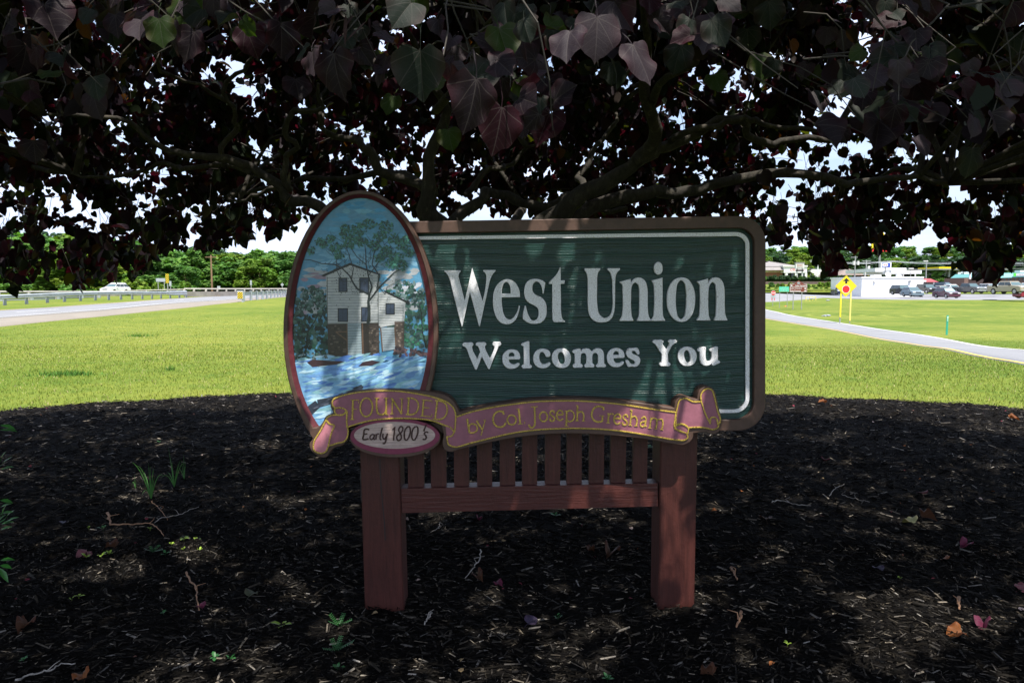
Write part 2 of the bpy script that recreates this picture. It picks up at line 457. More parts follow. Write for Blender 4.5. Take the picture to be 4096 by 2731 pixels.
# grass blades on the lawn near the bed
M['blades'] = m_tint('grass_blade', 0.7, 0.2, 30, 0)
def blades():
    n = 210000
    y = 7.0 + 12 * rng.random(n) ** 1.1 + 24 * rng.random(n) ** 2.2 * (rng.random(n) < .75); x = rng.uniform(-1, 1, n) * (0.84 * y + 1)
    on = lambda A_, yy: np.interp(yy, [p.y for p in A_], [p.x for p in A_])
    k = (bed_r(x, y) > 0.995) & ~((x > 5) & (x > on(RN, y) - .05) & (x < on(RF, y) + .1)) & (x > on(HG, y) + .1); x, y = x[k], y[k]; n = len(x)
    s_ = np.clip(y / 11, 1, 3.2)
    hgt_ = np.clip(15 / y, .55, 1.1) * rng.uniform(.022, .05, n) * (1 + .5 * (wnoise(x, y, 8, .8, 3) > .9)); wd = rng.uniform(.007, .013, n) * s_
    base = np.array([[-.5, 0, 0], [.5, 0, 0], [0.1, .35, 1.0]])
    yaw = rng.uniform(0, 6.28, n)
    Ms = rot_np(yaw, rng.normal(0, .25, n), rng.normal(0, .4, n)) * np.stack([wd, hgt_, hgt_], -1)[:, None, :]
    Ts = np.stack([x, y, hgt(x, y) - 0.002], -1)
    b_ = wnoise(x, y, 21, .35, 4); yl = np.clip(rng.normal(.5, .3, n) + .18 * b_, 0, 1)[:, None]
    c = (1 - yl) * np.array([0.0840, 0.1512, 0.0151]) + yl * np.array([0.2352, 0.2520, 0.0420])
    dry = rng.random(n) < .06; c[dry] = [.38, .32, .16]
    return scatter('grass_blades', base, np.array([[0, 1, 2]]), Ms, Ts, c, M['blades'])

# ------------------------------------------------------------------ roads
def m_road(name, c, sc=0.4):
    t = NT(name); v = t.coord('Object'); f = t.noise(v, sc, 5); g = t.noise(v, 30, 3)
    a = t.ramp(f, [(0.3, tuple(x * .85 for x in c)), (0.7, tuple(x * 1.1 for x in c))])
    t.col(t.mix(0.5, a, t.ramp(g, [(0.3, (.85, .85, .85)), (0.7, (1.1, 1.1, 1.1))]), 'MULTIPLY'))
    t.set(Roughness=0.9); t.bump(g, 0.3, 0.01); return t.mat
M['asphalt'] = m_road('sunbleached_asphalt', (0.2268, 0.2268, 0.2352))
M['asphalt2'] = m_road('parking_asphalt', (0.2352, 0.2352, 0.2478), 0.15)
M['gravel'] = m_road('gravel_shoulder', (0.2436, 0.2100, 0.1680), 0.7)
M['line_white'] = flat('road_line_white', (0.75, 0.75, 0.73), 0.7)
M['line_yellow'] = flat('road_line_yellow', (0.68, 0.45, 0.08), 0.7)

def resample(pts, n):
    pts = [Vector(p) for p in pts]
    d = [0]
    for a, b in zip(pts, pts[1:]): d.append(d[-1] + (b - a).length)
    out = []
    for k in range(n):
        s_ = d[-1] * k / (n - 1); i = 0
        while i < len(d) - 2 and d[i + 1] < s_: i += 1
        t = (s_ - d[i]) / max(1e-9, d[i + 1] - d[i])
        p0 = pts[max(0, i - 1)]; p1 = pts[i]; p2 = pts[i + 1]; p3 = pts[min(len(pts) - 1, i + 2)]
        lin = p1.lerp(p2, t)
        cat = 0.5 * ((2 * p1) + (-p0 + p2) * t + (2 * p0 - 5 * p1 + 4 * p2 - p3) * t * t + (-p0 + 3 * p1 - 3 * p2 + p3) * t ** 3)
        out.append(lin.lerp(cat, 0.7))
    return out
def strip(name, A_, B_, mat, lift, n=70, cross=5):
    skirt = cross > 2
    a = resample(A_, n); b = resample(B_, n); V = []; 
    for p, q_ in zip(a, b):
        for k in range(cross):
            c = p.lerp(q_, k / (cross - 1)); V.append((c.x, c.y, hz(c.x, c.y) + lift))
        if skirt:
            c0, c1 = V[-cross], V[-1]; V[-cross:-cross] = [(c0[0], c0[1], c0[2] - .15)]; V.append((c1[0], c1[1], c1[2] - .15))
    if skirt: cross += 2
    i = np.arange(n - 1)[:, None]; j = np.arange(cross - 1)[None]
    q2 = np.stack([i * cross + j, i * cross + j + 1, (i + 1) * cross + j + 1, (i + 1) * cross + j], -1).reshape(-1, 4)
    o = mesh_np(name, V, q2, mat, smooth=True)
    # make sure it faces up
    me = o.data
    if me.polygons[(cross - 1) // 2].normal.z < 0: me.flip_normals()
    tag(o, kind='structure'); return o
def off_line(A_, d):
    """shift polyline sideways (left of travel positive)"""
    out = []
    for k, p in enumerate(A_):
        a = A_[max(0, k - 1)]; b = A_[min(len(A_) - 1, k + 1)]
        t = Vector((b.x - a.x, b.y - a.y, 0)).normalized(); out.append(Vector((p.x - t.y * d, p.y + t.x * d, 0)))
    return out
def ext(A_, d0, d1):
    a = A_[0] + (A_[0] - A_[1]).normalized() * d0; b = A_[-1] + (A_[-1] - A_[-2]).normalized() * d1
    return [a] + list(A_) + [b]
# highway carriageway on the left: edges read off the photograph, put on the terrain
HG = ext([gpt(*p) for p in ((0, 1307), (204, 1285), (408, 1266), (612, 1245), (867, 1217), (970, 1206), (1100, 1192))], 25, 60)
HN = ext([gpt(*p) for p in ((0, 1271), (204, 1256), (459, 1236), (714, 1212), (970, 1195), (1100, 1187))], 30, 70)
HF = ext([gpt(*p) for p in ((0, 1241), (204, 1229), (408, 1215), (612, 1200), (760, 1190), (950, 1182), (1100, 1178.5))], 35, 80)
strip('gravel_shoulder', HG, HN, M['gravel'], 0.012)
strip('highway', HN, HF, M['asphalt'], 0.02)
def line(name, A_, off0, wid, mat, lift): return strip(name, off_line(A_, off0), off_line(A_, off0 + wid), mat, lift, cross=2)
line('road_edge_line', HN, 0.25, 0.13, M['line_white'], 0.03)
line('road_edge_line', HF, -0.45, 0.14, M['line_yellow'], 0.03)
for k in range(2, 14):    # broken lane line
    mid = resample([a.lerp(b, .5) for a, b in zip(resample(HN, 30), resample(HF, 30))], 60)
    a, b = mid[k * 4], mid[k * 4 + 1]
    d = (b - a).normalized()
    strip('lane_dash', [a, a + d * 3], [a + Vector((-d.y, d.x, 0)) * .12, a + d * 3 + Vector((-d.y, d.x, 0)) * .12], M['line_white'], 0.03, n=4, cross=2)
# far carriageway behind the median
FN = [Vector(p) for p in ((-190, 78, 0), (-110, 92, 0), (-70, 104, 0), (-40, 128, 0), (-10, 190, 0))]
FF = [p + Vector((2.5, 9, 0)) for p in FN]
strip('highway', FN, FF, M['asphalt'], 0.05)
# ramp on the right
RN = [gpt(*p) for p in ((4096, 1460), (3861, 1417), (3622, 1374), (3335, 1321), (3200, 1299), (3062, 1276))]
RF = [gpt(*p) for p in ((4096, 1400), (3765, 1352), (3478, 1310), (3287, 1280), (3143, 1256), (3062, 1237))]
RN = [RN[0] + (RN[0] - RN[1]).normalized() * 14] + RN + [RN[-1] + Vector((1, 17, 0)), RN[-1] + Vector((3, 40, 0))]
RF = [RF[0] + (RF[0] - RF[1]).normalized() * 14] + RF + [RF[-1] + Vector((2, 8, 0)), RF[-1] + Vector((6, 22, 0))]
strip('ramp_road', RN, RF, M['asphalt'], 0.015)
line('road_edge_line', RN, -0.18, 0.12, M['line_yellow'], 0.022)
line('road_edge_line', RF, 0.1, 0.12, M['line_white'], 0.022)
# cross road passing behind the stop sign
CN = [Vector(p) for p in ((18, 96, 0), (38, 100, 0), (46, 108, 0), (58, 122, 0), (75, 138, 0), (110, 160, 0))]
CF = [Vector(p) for p in ((16, 122, 0), (42, 133, 0), (50, 138, 0), (60, 146, 0), (78, 160, 0), (110, 180, 0))]
strip('cross_road', CN, CF, M['asphalt'], 0.04)
# parking lot
PN = [Vector(p) for p in ((50, 121, 0), (56, 111, 0), (62, 106.5, 0), (75, 105, 0), (95, 106, 0), (130, 108, 0))]
PF = [Vector(p) for p in ((60, 160, 0), (75, 175, 0), (90, 185, 0), (110, 190, 0), (140, 190, 0), (180, 190, 0))]
strip('parking_lot', PN, PF, M['asphalt2'], 0.06, cross=14)

tag(blades(), kind='stuff')

def clump(px, py, w, n_, label):
    c = gpt(px, py); g = np.random.default_rng(int(px)); x = c.x + g.normal(0, w, n_); y = c.y + g.normal(0, w * .5, n_); h_ = g.uniform(.05, .12, n_)
    base = np.array([[-.5, 0, 0], [.5, 0, 0], [0.1, .35, 1.0]]); Ms = rot_np(g.uniform(0, 6.28, n_), g.normal(0, .25, n_), g.normal(0, .4, n_)) * np.stack([np.full(n_, .016), h_, h_], -1)[:, None, :]
    o = scatter('grass_clump', base, np.array([[0, 1, 2]]), Ms, np.stack([x, y, hgt(x, y)], -1), np.array([.06, .15, .02]) * g.uniform(.7, 1.4, n_)[:, None], M['blades']); tag(o, kind='stuff')
clump(265, 1500, .24, 420, 'larger dark rank grass clump in the lawn at the left, near the mulch')
clump(685, 1480, .05, 60, 'small dark grass clump in the lawn left of the sign')
clump(560, 1345, .25, 200, 'faint dark grass clump in the lawn below the gravel shoulder')
# ------------------------------------------------------------------ town sign
PSI = R(1.7)
SU = Vector((math.cos(PSI), math.sin(PSI), 0)); SN = Vector((math.sin(PSI), -math.cos(PSI), 0))
SP0 = Vector((0.08, 3.30, 1.3))
def unp(px, py, off=0.0):
    d = ray(px, py); p0 = SP0 + SN * off
    return CAM + d * ((p0 - CAM).dot(SN) / d.dot(SN))
def parse(s_, ox=0, oy=0, sc=1.0, n=5, closed=True):
    """'x,y x,y* ...' -> smoothed outline, * marks a corner"""
    P = []; C = []
    for w_ in s_.split():
        c = w_.endswith('*'); w_ = w_.rstrip('*'); x, y = w_.split(',')
        P.append(Vector((ox + float(x) / sc, oy + float(y) / sc))); C.append(c)
    out = []; N = len(P)
    for i in range(N if closed else N - 1):
        p1, p2 = P[i], P[(i + 1) % N]
        p0 = P[(i - 1) % N] if closed or i > 0 else p1; p3 = P[(i + 2) % N] if closed or i < N - 2 else p2
        if C[i] and C[(i + 1) % N]: out.append(p1.copy()); continue
        L = (p2 - p1).length
        m1 = Vector((0, 0)) ; m2 = Vector((0, 0))
        if not C[i]:
            a, b = (p1 - p0), (p2 - p1); tdir = (a / max(a.length, 1e-6) * b.length + b / max(b.length, 1e-6) * a.length) / max(a.length + b.length, 1e-6)
            m1 = tdir * L
        else: m1 = (p2 - p1)
        if not C[(i + 1) % N]:
            a, b = (p2 - p1), (p3 - p2); tdir = (a / max(a.length, 1e-6) * b.length + b / max(b.length, 1e-6) * a.length) / max(a.length + b.length, 1e-6)
            m2 = tdir * L
        else: m2 = (p2 - p1)
        for k in range(n):
            t = k / n; h1 = 2 * t ** 3 - 3 * t ** 2 + 1; h2 = t ** 3 - 2 * t ** 2 + t; h3 = -2 * t ** 3 + 3 * t ** 2; h4 = t ** 3 - t ** 2
            out.append(p1 * h1 + m1 * h2 + p2 * h3 + m2 * h4)
    if not closed: out.append(P[-1].copy())
    return out
def plate(name, outline, front, back, mat, parent, holes=(), mb=None, bevel=0.0, smooth=False):
    """solid plate cut to an outline given on the sign's face"""
    loops = [list(outline)] + [list(h) for h in holes]
    own = mb is None; mb = mb or MB()
    # outline CCW, holes CW
    def area(L): return sum(a.x * b.y - b.x * a.y for a, b in zip(L, L[1:] + L[:1]))
    for k, L in enumerate(loops):
        if (area(L) > 0) != (k == 0): L.reverse()
    fr = [[unp(p.x, p.y, front) for p in L] for L in loops]; bk = [[unp(p.x, p.y, front) + SN * (back - front) for p in L] for L in loops]
    if bevel:
        # chamfer: front face pulled in a little
        fr2 = []
        for L, FL in zip(loops, fr):
            n = len(L); o = []
            for i in range(n):
                a, b, c = L[i - 1], L[i], L[(i + 1) % n]
                e1 = (b - a); e2 = (c - b)
                e1 = e1 / max(e1.length, 1e-6); e2 = e2 / max(e2.length, 1e-6)
                nn = Vector((-(e1.y + e2.y), (e1.x + e2.x))); nn = nn / max(nn.length, 1e-6)
                q_ = b + nn * bevel
                o.append(unp(q_.x, q_.y, front))
            fr2.append(o)
        mid = [[p - SN * abs(bevel) * 0.0011 for p in FL] for FL in fr]
        layers = [fr2, mid, bk]
    else: layers = [fr, bk]
    tris = tessellate_polygon([[Vector((p.x, p.y, 0)) for p in L] for L in loops])
    flatv = [p for L in layers[0] for p in L]
    # orientation check
    fs = []
    for t in tris:
        a, b, c = (flatv[i] for i in t)
        nrm = (b - a).cross(c - a)
        fs.append(tuple(t) if nrm.dot(SN) > 0 else tuple(reversed(t)))
    mb.add(flatv, fs)
    for la, lb in zip(layers, layers[1:]):
        for A_, B_ in zip(la, lb):
            n = len(A_); mb.add(A_ + B_, [(i, i + n, (i + 1) % n + n, (i + 1) % n) for i in range(n)])
    if own: return mb.build(name, mat, parent, smooth)

def m_painted_wood(name, c, rough=0.5, streak=(1, 1, 14), bump=0.25, var=0.15, spec=0.4):
    t = NT(name); v = t.coord('Object', streak); f = t.noise(v, 6, 5, 0.65); g = t.noise(t.coord('Object'), 60, 3); w_ = t.noise(t.coord('Object'), 3, 3)
    a = t.ramp(f, [(0.3, tuple(x * (1 - var) for x in c)), (0.7, tuple(x * (1 + var) for x in c))])
    a = t.mix(0.5, a, t.ramp(w_, [(0.3, (.8, .8, .8)), (0.7, (1.2, 1.2, 1.2))]), 'MULTIPLY')
    t.col(t.mix(0.25, a, t.ramp(g, [(0.3, (.7, .7, .7)), (0.7, (1.3, 1.3, 1.3))]), 'MULTIPLY'))
    t.set(Roughness=rough); t.b.inputs['Specular IOR Level'].default_value = spec
    t.bump(t.math('ADD', f, t.math('MULTIPLY', g, 0.4)), bump, 0.004); return t.mat
M['post_red'] = m_painted_wood('barn_red_wood', (0.0612, 0.0170, 0.0127), 0.5, (9, 9, 0.7), 0.8, 0.28)
M['rail_red'] = m_painted_wood('barn_red_wood_rail', (0.0723, 0.0195, 0.0153), 0.45, (0.9, 9, 14), 0.7)
M['frame_brown'] = m_painted_wood('frame_brown_paint', (0.0892, 0.0510, 0.0382), 0.5, (3, 3, 3), 0.2)
M['maroon'] = m_painted_wood('maroon_paint', (0.1020, 0.0170, 0.0238), 0.5, (8, 8, 8), 0.5)
M['ribbon'] = m_painted_wood('ribbon_mauve', (0.27, 0.10, 0.135), 0.45, (2, 2, 5), 0.2, 0.1)
M['ribbon_light'] = m_painted_wood('ribbon_pink', (0.52, 0.20, 0.24), 0.45, (2, 2, 5), 0.2, 0.1)
M['oval_wood'] = m_painted_wood('pale_grained_wood', (0.45, 0.34, 0.30), 0.6, (1.2, 1, 34), 0.9, 0.3)
M['letter_brown'] = m_painted_wood('letter_brown', (0.045, 0.018, 0.014), 0.5, (4, 4, 4), 0.3)
def m_crackle():
    t = NT('crackled_white_paint'); v = t.coord('Object')
    vo = t.n('ShaderNodeTexVoronoi', feature='DISTANCE_TO_EDGE', Scale=95.0); t.l(v, vo.inputs['Vector'])
    t.col(t.ramp(vo.outputs['Distance'], [(0.0, (0.36, 0.33, 0.32)), (0.04, (0.80, 0.80, 0.83)), (1.0, (0.84, 0.84, 0.87))]))
    t.set(Roughness=0.35); t.bump(vo.outputs['Distance'], 0.15, 0.001); return t.mat
M['crackle'] = m_crackle()
def m_green():
    t = NT('sandblasted_green'); v = t.coord('Object', (1, 1, 30)); f = t.noise(v, 5, 4, 0.7); g = t.noise(t.coord('Object'), 130, 4, 0.7)
    a = t.ramp(f, [(0.3, (0.0043, 0.0255, 0.0221)), (0.7, (0.0085, 0.0493, 0.0408))])
    t.col(t.mix(0.6, a, t.ramp(g, [(0.3, (.6, .6, .6)), (0.7, (1.35, 1.35, 1.35))]), 'MULTIPLY'))
    t.set(Roughness=0.38); t.bump(g, 0.5, 0.003); return t.mat
M['green_panel'] = m_green()
def m_gold():
    t = NT('speckled_gold_paint'); g = t.noise(t.coord('Object'), 260, 2, 0.7)
    t.col(t.ramp(g, [(0.38, (0.07, 0.04, 0.008)), (0.52, (0.62, 0.44, 0.075))])); t.set(Roughness=0.4); return t.mat
M['gold'] = m_gold()

base_p = unp(2120, 2440, 0); TS = empty('town_sign', (0, 0, 0))
tag(TS, 'green wooden welcome sign with painted oval, pink ribbon and two barn red posts', 'sign')

def zq(px, py, off): return unp(px, py, off)
# posts (front face read in pixels, square timbers 18 cm)
def post(tl, tr, br, bl, off, depth):
    mb = MB(); f = [zq(*bl, off), zq(*br, off), zq(*tr, off), zq(*tl, off)]
    f[0].z -= 0.05; f[1].z -= 0.05
    b_ = [p - SN * depth for p in f]; ch_ = 0.006
    # chamfered long edges
    def ring(z0, z1, z2, z3):
        return None
    e = SU * ch_; 
    lo = [f[0] + e, f[1] - e, f[1] - SN * ch_, b_[1] + SN * ch_, b_[1] - e, b_[0] + e, b_[0] + SN * ch_, f[0] - SN * ch_]
    hi = [f[3] + e, f[2] - e, f[2] - SN * ch_, b_[2] + SN * ch_, b_[2] - e, b_[3] + e, b_[3] + SN * ch_, f[3] - SN * ch_]
    mb.add(lo + hi, [(i, (i + 1) % 8, (i + 1) % 8 + 8, i + 8) for i in range(8)] + [tuple(range(8, 16))])
    return mb.build('post', M['post_red'], TS)
post((1432, 1560), (1590, 1560), (1616, 2456), (1460, 2453), -0.03, 0.175)
post((2646, 1500), (2796, 1500), (2778, 2418), (2634, 2420), -0.03, 0.175)
# long drying crack in the left post
cm = MB()
crk = [(1519, 1835), (1523, 1930), (1530, 2010), (1537, 2080), (1541, 2160)]
for a, b in zip(crk, crk[1:]):
    cm.add([zq(a[0] - 2.2, a[1], -.0285), zq(a[0] + 2.2, a[1], -.0285), zq(b[0] + 1.7, b[1], -.0285), zq(b[0] - 1.7, b[1], -.0285)], [(3, 2, 1, 0)])
cm.build('crack', M['black'], TS)
# bottom rail
mb = MB(); f = [zq(1607, 2051, -.045), zq(2632, 2024, -.045), zq(2631, 1932, -.045), zq(1604, 1954, -.045)]
bk_ = [p - SN * 0.085 for p in f]
mb.hexa([f[0], f[1], bk_[1], bk_[0]], [f[3], f[2], bk_[2], bk_[3]]); mb.build('rail', M['rail_red'], TS)
# upper rail behind the panel
mb = MB(); f = [zq(1600, 1700, -.06), zq(2632, 1690, -.06), zq(2632, 1600, -.06), zq(1600, 1610, -.06)]
bk_ = [p - SN * 0.06 for p in f]
mb.hexa([f[0], f[1], bk_[1], bk_[0]], [f[3], f[2], bk_[2], bk_[3]]); mb.build('rail', M['rail_red'], TS)
for a, b in ((443, 543), (587, 683), (732, 826), (876, 970), (1018, 1115), (1158, 1252), (1302, 1396), (1437, 1532), (1578, 1670), (1712, 1806), (1853, 1942)):
    x0, x1 = 1350 + a / 1.568, 1350 + b / 1.568
    yb = 1948 - (x0 - 1604) * 0.0215
    ins = (2120 - (x0 + x1) / 2) * 0.012
    f = [zq(x0, yb, -.072), zq(x1, yb - 1, -.072), zq(x1 + random.Random(a).uniform(-3, 3) - ins, 1660, -.072), zq(x0 - ins, 1660, -.072)]
    bk_ = [p - SN * 0.032 for p in f]
    mb = MB(); mb.hexa([f[0], f[1], bk_[1], bk_[0]], [f[3], f[2], bk_[2], bk_[3]]); mb.build('slat', M['post_red'], TS)

def rrect(c4, rad, n=10):
    """rounded quadrilateral; c4 TL TR BR BL in px"""
    c4 = [Vector(c) for c in c4]; out = []
    rads = rad if hasattr(rad, '__len__') else [rad] * 4
    for i in range(4):
        a, b, c = c4[i - 1], c4[i], c4[(i + 1) % 4]; r_ = rads[i]
        u = (a - b).normalized(); w_ = (c - b).normalized()
        if r_ < 1: out.append(b); continue
        o = b + u * r_ + w_ * r_
        for k in range(n + 1):
            t = k / n * math.pi / 2
            out.append(o - w_ * r_ * math.cos(t) - u * r_ * math.sin(t))
    return out
FR_OUT = rrect([(1560, 887), (3064, 862), (3062, 1722), (1560, 1735)], [2, 108, 108, 2])
FR_IN = rrect([(1625, 934), (3019, 911), (3017, 1678), (1625, 1690)], [2, 66, 70, 2])
plate('frame', FR_OUT, 0.022, -0.028, M['frame_brown'], TS, holes=[FR_IN], bevel=3.0)
# carved green board: real horizontal ridges
nx, ny = 90, 560
u_ = np.linspace(1590, 3040, nx); v_ = np.linspace(900, 1712, ny)
prng = np.random.default_rng(9)
prof = np.zeros(ny)
for k in range(9):
    f = prng.uniform(0.25, 1.5); prof += np.sin(np.arange(ny) * f + prng.uniform(0, 6.28)) * prng.uniform(.3, 1)
prof = prof / 3.2 - 1.1 * (prng.random(ny) < .05)
Vg = []
for jy, yy in enumerate(v_):
    for ix, xx in enumerate(u_):
        yv = yy - (xx - 1600) * 0.016
        k = jy + 4 * math.sin(xx * 0.004 + 1) + 2.0 * math.sin(xx * 0.011)
        k0 = int(math.floor(k)); fr_ = k - k0
        d = (prof[k0 % ny] * (1 - fr_) + prof[(k0 + 1) % ny] * fr_) * 0.0016 + prng.normal(0, 0.00022)
        Vg.append(unp(xx, yv, d - 0.004))
i = np.arange(ny - 1)[:, None]; j = np.arange(nx - 1)[None]
q = np.stack([i * nx + j, (i + 1) * nx + j, (i + 1) * nx + j + 1, i * nx + j + 1], -1).reshape(-1, 4)
cx = u_[(q[:, 0] % nx)]; cy = v_[(q[:, 0] // nx)]
okc = ~(((cx > 2965) & (cy < 975) & (np.hypot(cx - 2965, cy - 975) > 85)) | ((cx > 2960) & (cy > 1650) & (np.hypot(cx - 2960, cy - 1650) > 80)))
mesh_np('carved_board', np.array([tuple(p) for p in Vg]), q[okc], M['green_panel'], TS, smooth=False)
plate('backing_board', rrect([(1590, 900), (3035, 888), (3032, 1695), (1590, 1705)], [2, 90, 90, 2]), -0.009, -0.027, M['post_red'], TS)
# white border line
BO = rrect([(1600, 947), (2998, 928), (2998, 1650), (1600, 1662)], [2, 52, 60, 2]); BI = rrect([(1560, 960), (2983, 944), (2983, 1637), (1560, 1649)], [2, 40, 46, 2])
# open on the left (it runs under the oval)
L_out = [p for p in BO if p.x > 1601 or True]; 
plate('border_line', [Vector((1600, 947))] + [p for p in BO[1:-1]] + [Vector((1600, 1662)), Vector((1600, 1649))] + [p for p in reversed(BI[1:-1])] + [Vector((1600, 960))], 0.007, -0.002, M['crackle'], TS)
for bx_, by_ in ((2349, 925.5), (1918, 934.5), (2722, 923.5), (1645, 967), (2855, 1710)):
    c = unp(bx_, by_, 0.004); MB().tube([c - SN * .004, c + SN * .005], 0.007, 8).build('bolt', M['black'], TS)

# letters
def letter(s_, ox, oy, sc, holes=()):
    plate('letter', parse(s_, ox, oy, sc), 0.0105, -0.004, M['crackle'], TS, holes=[parse(h, ox, oy, sc) for h in holes], bevel=1.3)
a1 = (1750, 1040, 4.3556); a2 = (2310, 1030, 3.7935); a3 = (1830, 1350, 6.1895); a4 = (2180, 1350, 5.88); a5 = (2590, 1340, 7.587)
letter("118,185* 404,181* 403,205* 380,225 368,270 380,350 408,450* 474,712* 604,133* 786,715* 835,480 848,340 847,260 820,215 796,192* 796,175* 1014,173* 1010,195* 965,245 930,310 905,390 885,480* 738,1154* 723,1152* 565,558* 434,1158* 420,1158* 265,560* 205,320 170,250 135,215* 118,205*", *a1)
letter("1120,652* 1437,648* 1433,560 1405,470 1360,400 1290,350 1208,336 1120,360 1040,430 985,540 966,680 972,820 1000,940 1050,1040 1120,1100 1205,1120 1285,1105 1360,1040 1410,930 1438,805* 1418,785* 1400,870 1360,950 1310,1015 1255,1037 1195,1010 1150,930 1128,820 1120,740", *a1, holes=["1120,586* 1273,583* 1272,500 1255,435 1230,398 1200,382 1165,400 1135,460 1122,530"])
letter("1881,395* 1850,586* 1832,586* 1822,500 1800,430 1760,385 1725,375 1680,400 1655,450 1653,500 1668,560 1710,605 1800,645 1860,700 1895,780 1903,870 1895,960 1860,1040 1800,1090 1700,1112 1620,1107 1550,1075 1490,1030* 1487,1000 1522,795* 1540,795* 1560,890 1595,980 1630,1035 1680,1055 1725,1035 1755,985 1762,900 1745,840 1690,795 1600,750 1545,695 1518,630 1510,550 1520,470 1555,390 1610,345 1700,329 1780,338 1840,365", *a1)
letter("2134,128* 2147,126* 2147,356* 2218,354* 2210,415* 2147,418* 2152,700 2155,900 2165,980 2190,1040 2222,1065* 2222,1080* 2045,1082* 2022,1070 2008,1040 2004,960 2000,420* 1943,417* 1945,385* 1990,340 2060,270 2105,200", *a1)
letter("108,163* 347,163* 345,188* 318,220 303,280 300,400* 300,700 312,800 345,875 410,915 470,900 515,840 532,760 532,500* 530,380 515,280 490,220 458,185* 458,163* 646,163* 643,190* 610,220 585,270 575,350 572,500* 568,720 555,830 520,920 470,965 385,985 290,975 215,925 172,840 158,700 158,400 148,270 130,220 108,190*", *a2)
letter("645,368* 808,325* 812,402* 835,350 880,315 930,304 990,320 1035,370 1060,450 1067,580 1068,760 1078,860 1092,910 1112,945* 1108,962* 907,962* 907,945* 930,900 938,800 941,600 938,480 920,410 885,382 845,400 822,450 815,520* 818,820 828,900 850,948* 848,962* 640,962* 640,945* 672,900 684,820 686,500 678,410 645,380*", *a2)
letter("1228,66 1275,95 1293,164 1275,235 1228,262 1182,235 1163,164 1182,95", *a2)
letter("1127,350* 1292,305* 1294,600 1296,820 1305,900 1332,945* 1330,962* 1120,962* 1118,948* 1150,900 1163,800 1166,500 1160,420 1145,380 1127,362*", *a2)
letter("1573,303 1680,330 1745,420 1782,540 1787,660 1770,790 1720,900 1650,962 1573,977 1490,950 1415,870 1370,760 1360,640 1375,500 1425,390 1490,325", *a2, holes=["1573,345 1620,380 1648,480 1655,640 1645,800 1620,900 1573,937 1530,900 1505,810 1493,640 1500,500 1530,380"])
letter("1822,362* 1984,320* 1987,395* 2010,345 2050,312 2100,301 2160,318 2205,370 2228,450 2236,580 2238,760 2245,860 2258,905 2277,940* 2273,955* 2075,955* 2075,942* 2097,900 2106,800 2110,600 2106,480 2090,400 2055,376 2020,400 1997,450 1988,520* 1990,820 2000,900 2021,942* 2019,955* 1815,955* 1814,942* 1845,900 1856,820 1860,500 1852,410 1824,375*", *a2)
letter("150,133 270,126 370,130 395,170 385,200 358,225* 370,290 488,527* 560,355* 530,270 500,215 460,195 452,160 470,130 580,119 690,124 712,160 700,195 675,215* 690,280 803,517* 900,300 920,220* 880,195 867,160 880,120 975,110 1070,120 1083,160 1065,195 1020,215 1000,270 880,560 800,775* 780,782 760,775* 605,467* 480,785* 455,795 430,780* 300,480 215,270 190,235 140,215 120,185", *a3)
letter("1275,545* 1520,538* 1545,525 1549,460 1530,390 1480,325 1410,300 1330,294 1240,315 1165,375 1120,450 1113,540 1130,640 1180,715 1260,765 1350,773 1440,755 1510,705 1537,660 1530,635 1500,630 1440,655 1380,665 1320,645 1285,600", *a3, holes=["1268,474* 1408,470* 1408,430 1390,390 1345,370 1300,385 1272,425"])
letter("1577,165 1600,145 1680,115 1750,93 1775,98 1782,120* 1782,400 1790,660* 1830,690 1842,720 1825,750 1715,761 1610,755 1590,720 1600,690 1640,660* 1642,500 1636,215* 1595,200 1575,180", *a3)
letter("2150,660 2210,640 2270,615 2300,625 2300,660 2260,710 2190,750 2110,762 2010,740 1920,670 1880,570 1880,470 1910,380 1980,310 2080,278 2170,285 2250,315 2295,370 2303,420 2290,460 2240,483 2195,470 2165,420 2140,380 2095,358 2050,380 2028,430 2030,530 2060,610 2100,650", *a3)
letter("390,257 480,270 560,330 605,420 610,500 590,600 530,680 450,712 370,717 280,690 210,630 170,550 162,470 180,380 230,310 310,265", *a4, holes=["360,340 405,350 440,400 462,480 463,560 445,615 405,635 360,610 325,540 305,450 315,380"])
letter("645,325 660,300 730,275 810,258 835,268 840,330* 880,280 960,257 1040,268 1108,330* 1160,275 1240,254 1310,263 1360,310 1385,380 1388,500 1395,610* 1430,635 1436,665 1420,690 1320,696 1215,690 1202,655 1225,632 1250,605* 1252,500 1248,420 1220,372 1180,362 1140,378 1117,430 1113,520 1118,600* 1155,635 1166,660 1150,692 1045,698 940,693 928,660 945,632 972,605* 975,520 972,430 945,375 905,365 860,385 845,440 840,520 843,605* 880,640 890,665 875,695 770,704 665,698 653,665 665,635 700,610* 704,500 700,380* 665,362 645,345", *a4)
letter("1613,487* 1845,477* 1866,465 1870,400 1850,335 1800,280 1740,250 1660,246 1570,275 1500,335 1463,420 1462,510 1485,590 1540,655 1610,690 1690,697 1770,680 1830,635 1860,590 1850,565 1825,562 1770,590 1710,600 1650,580 1620,535", *a4, holes=["1607,412* 1738,410* 1738,370 1715,335 1675,320 1635,335 1610,370"])
letter("2130,240* 2170,240 2200,280 2224,350 2215,390 2190,400 2165,385 2140,345 2105,315 2070,312 2045,340 2060,375 2110,400 2180,430 2230,480 2243,545 2225,610 2180,665 2110,688 2030,683 1990,690* 1965,690 1920,620 1900,560 1910,530 1940,523 1970,545 2000,590 2040,620 2080,625 2115,610 2123,580 2095,545 2030,510 1950,460 1915,400 1915,330 1945,275 2000,250 2070,248", *a4)
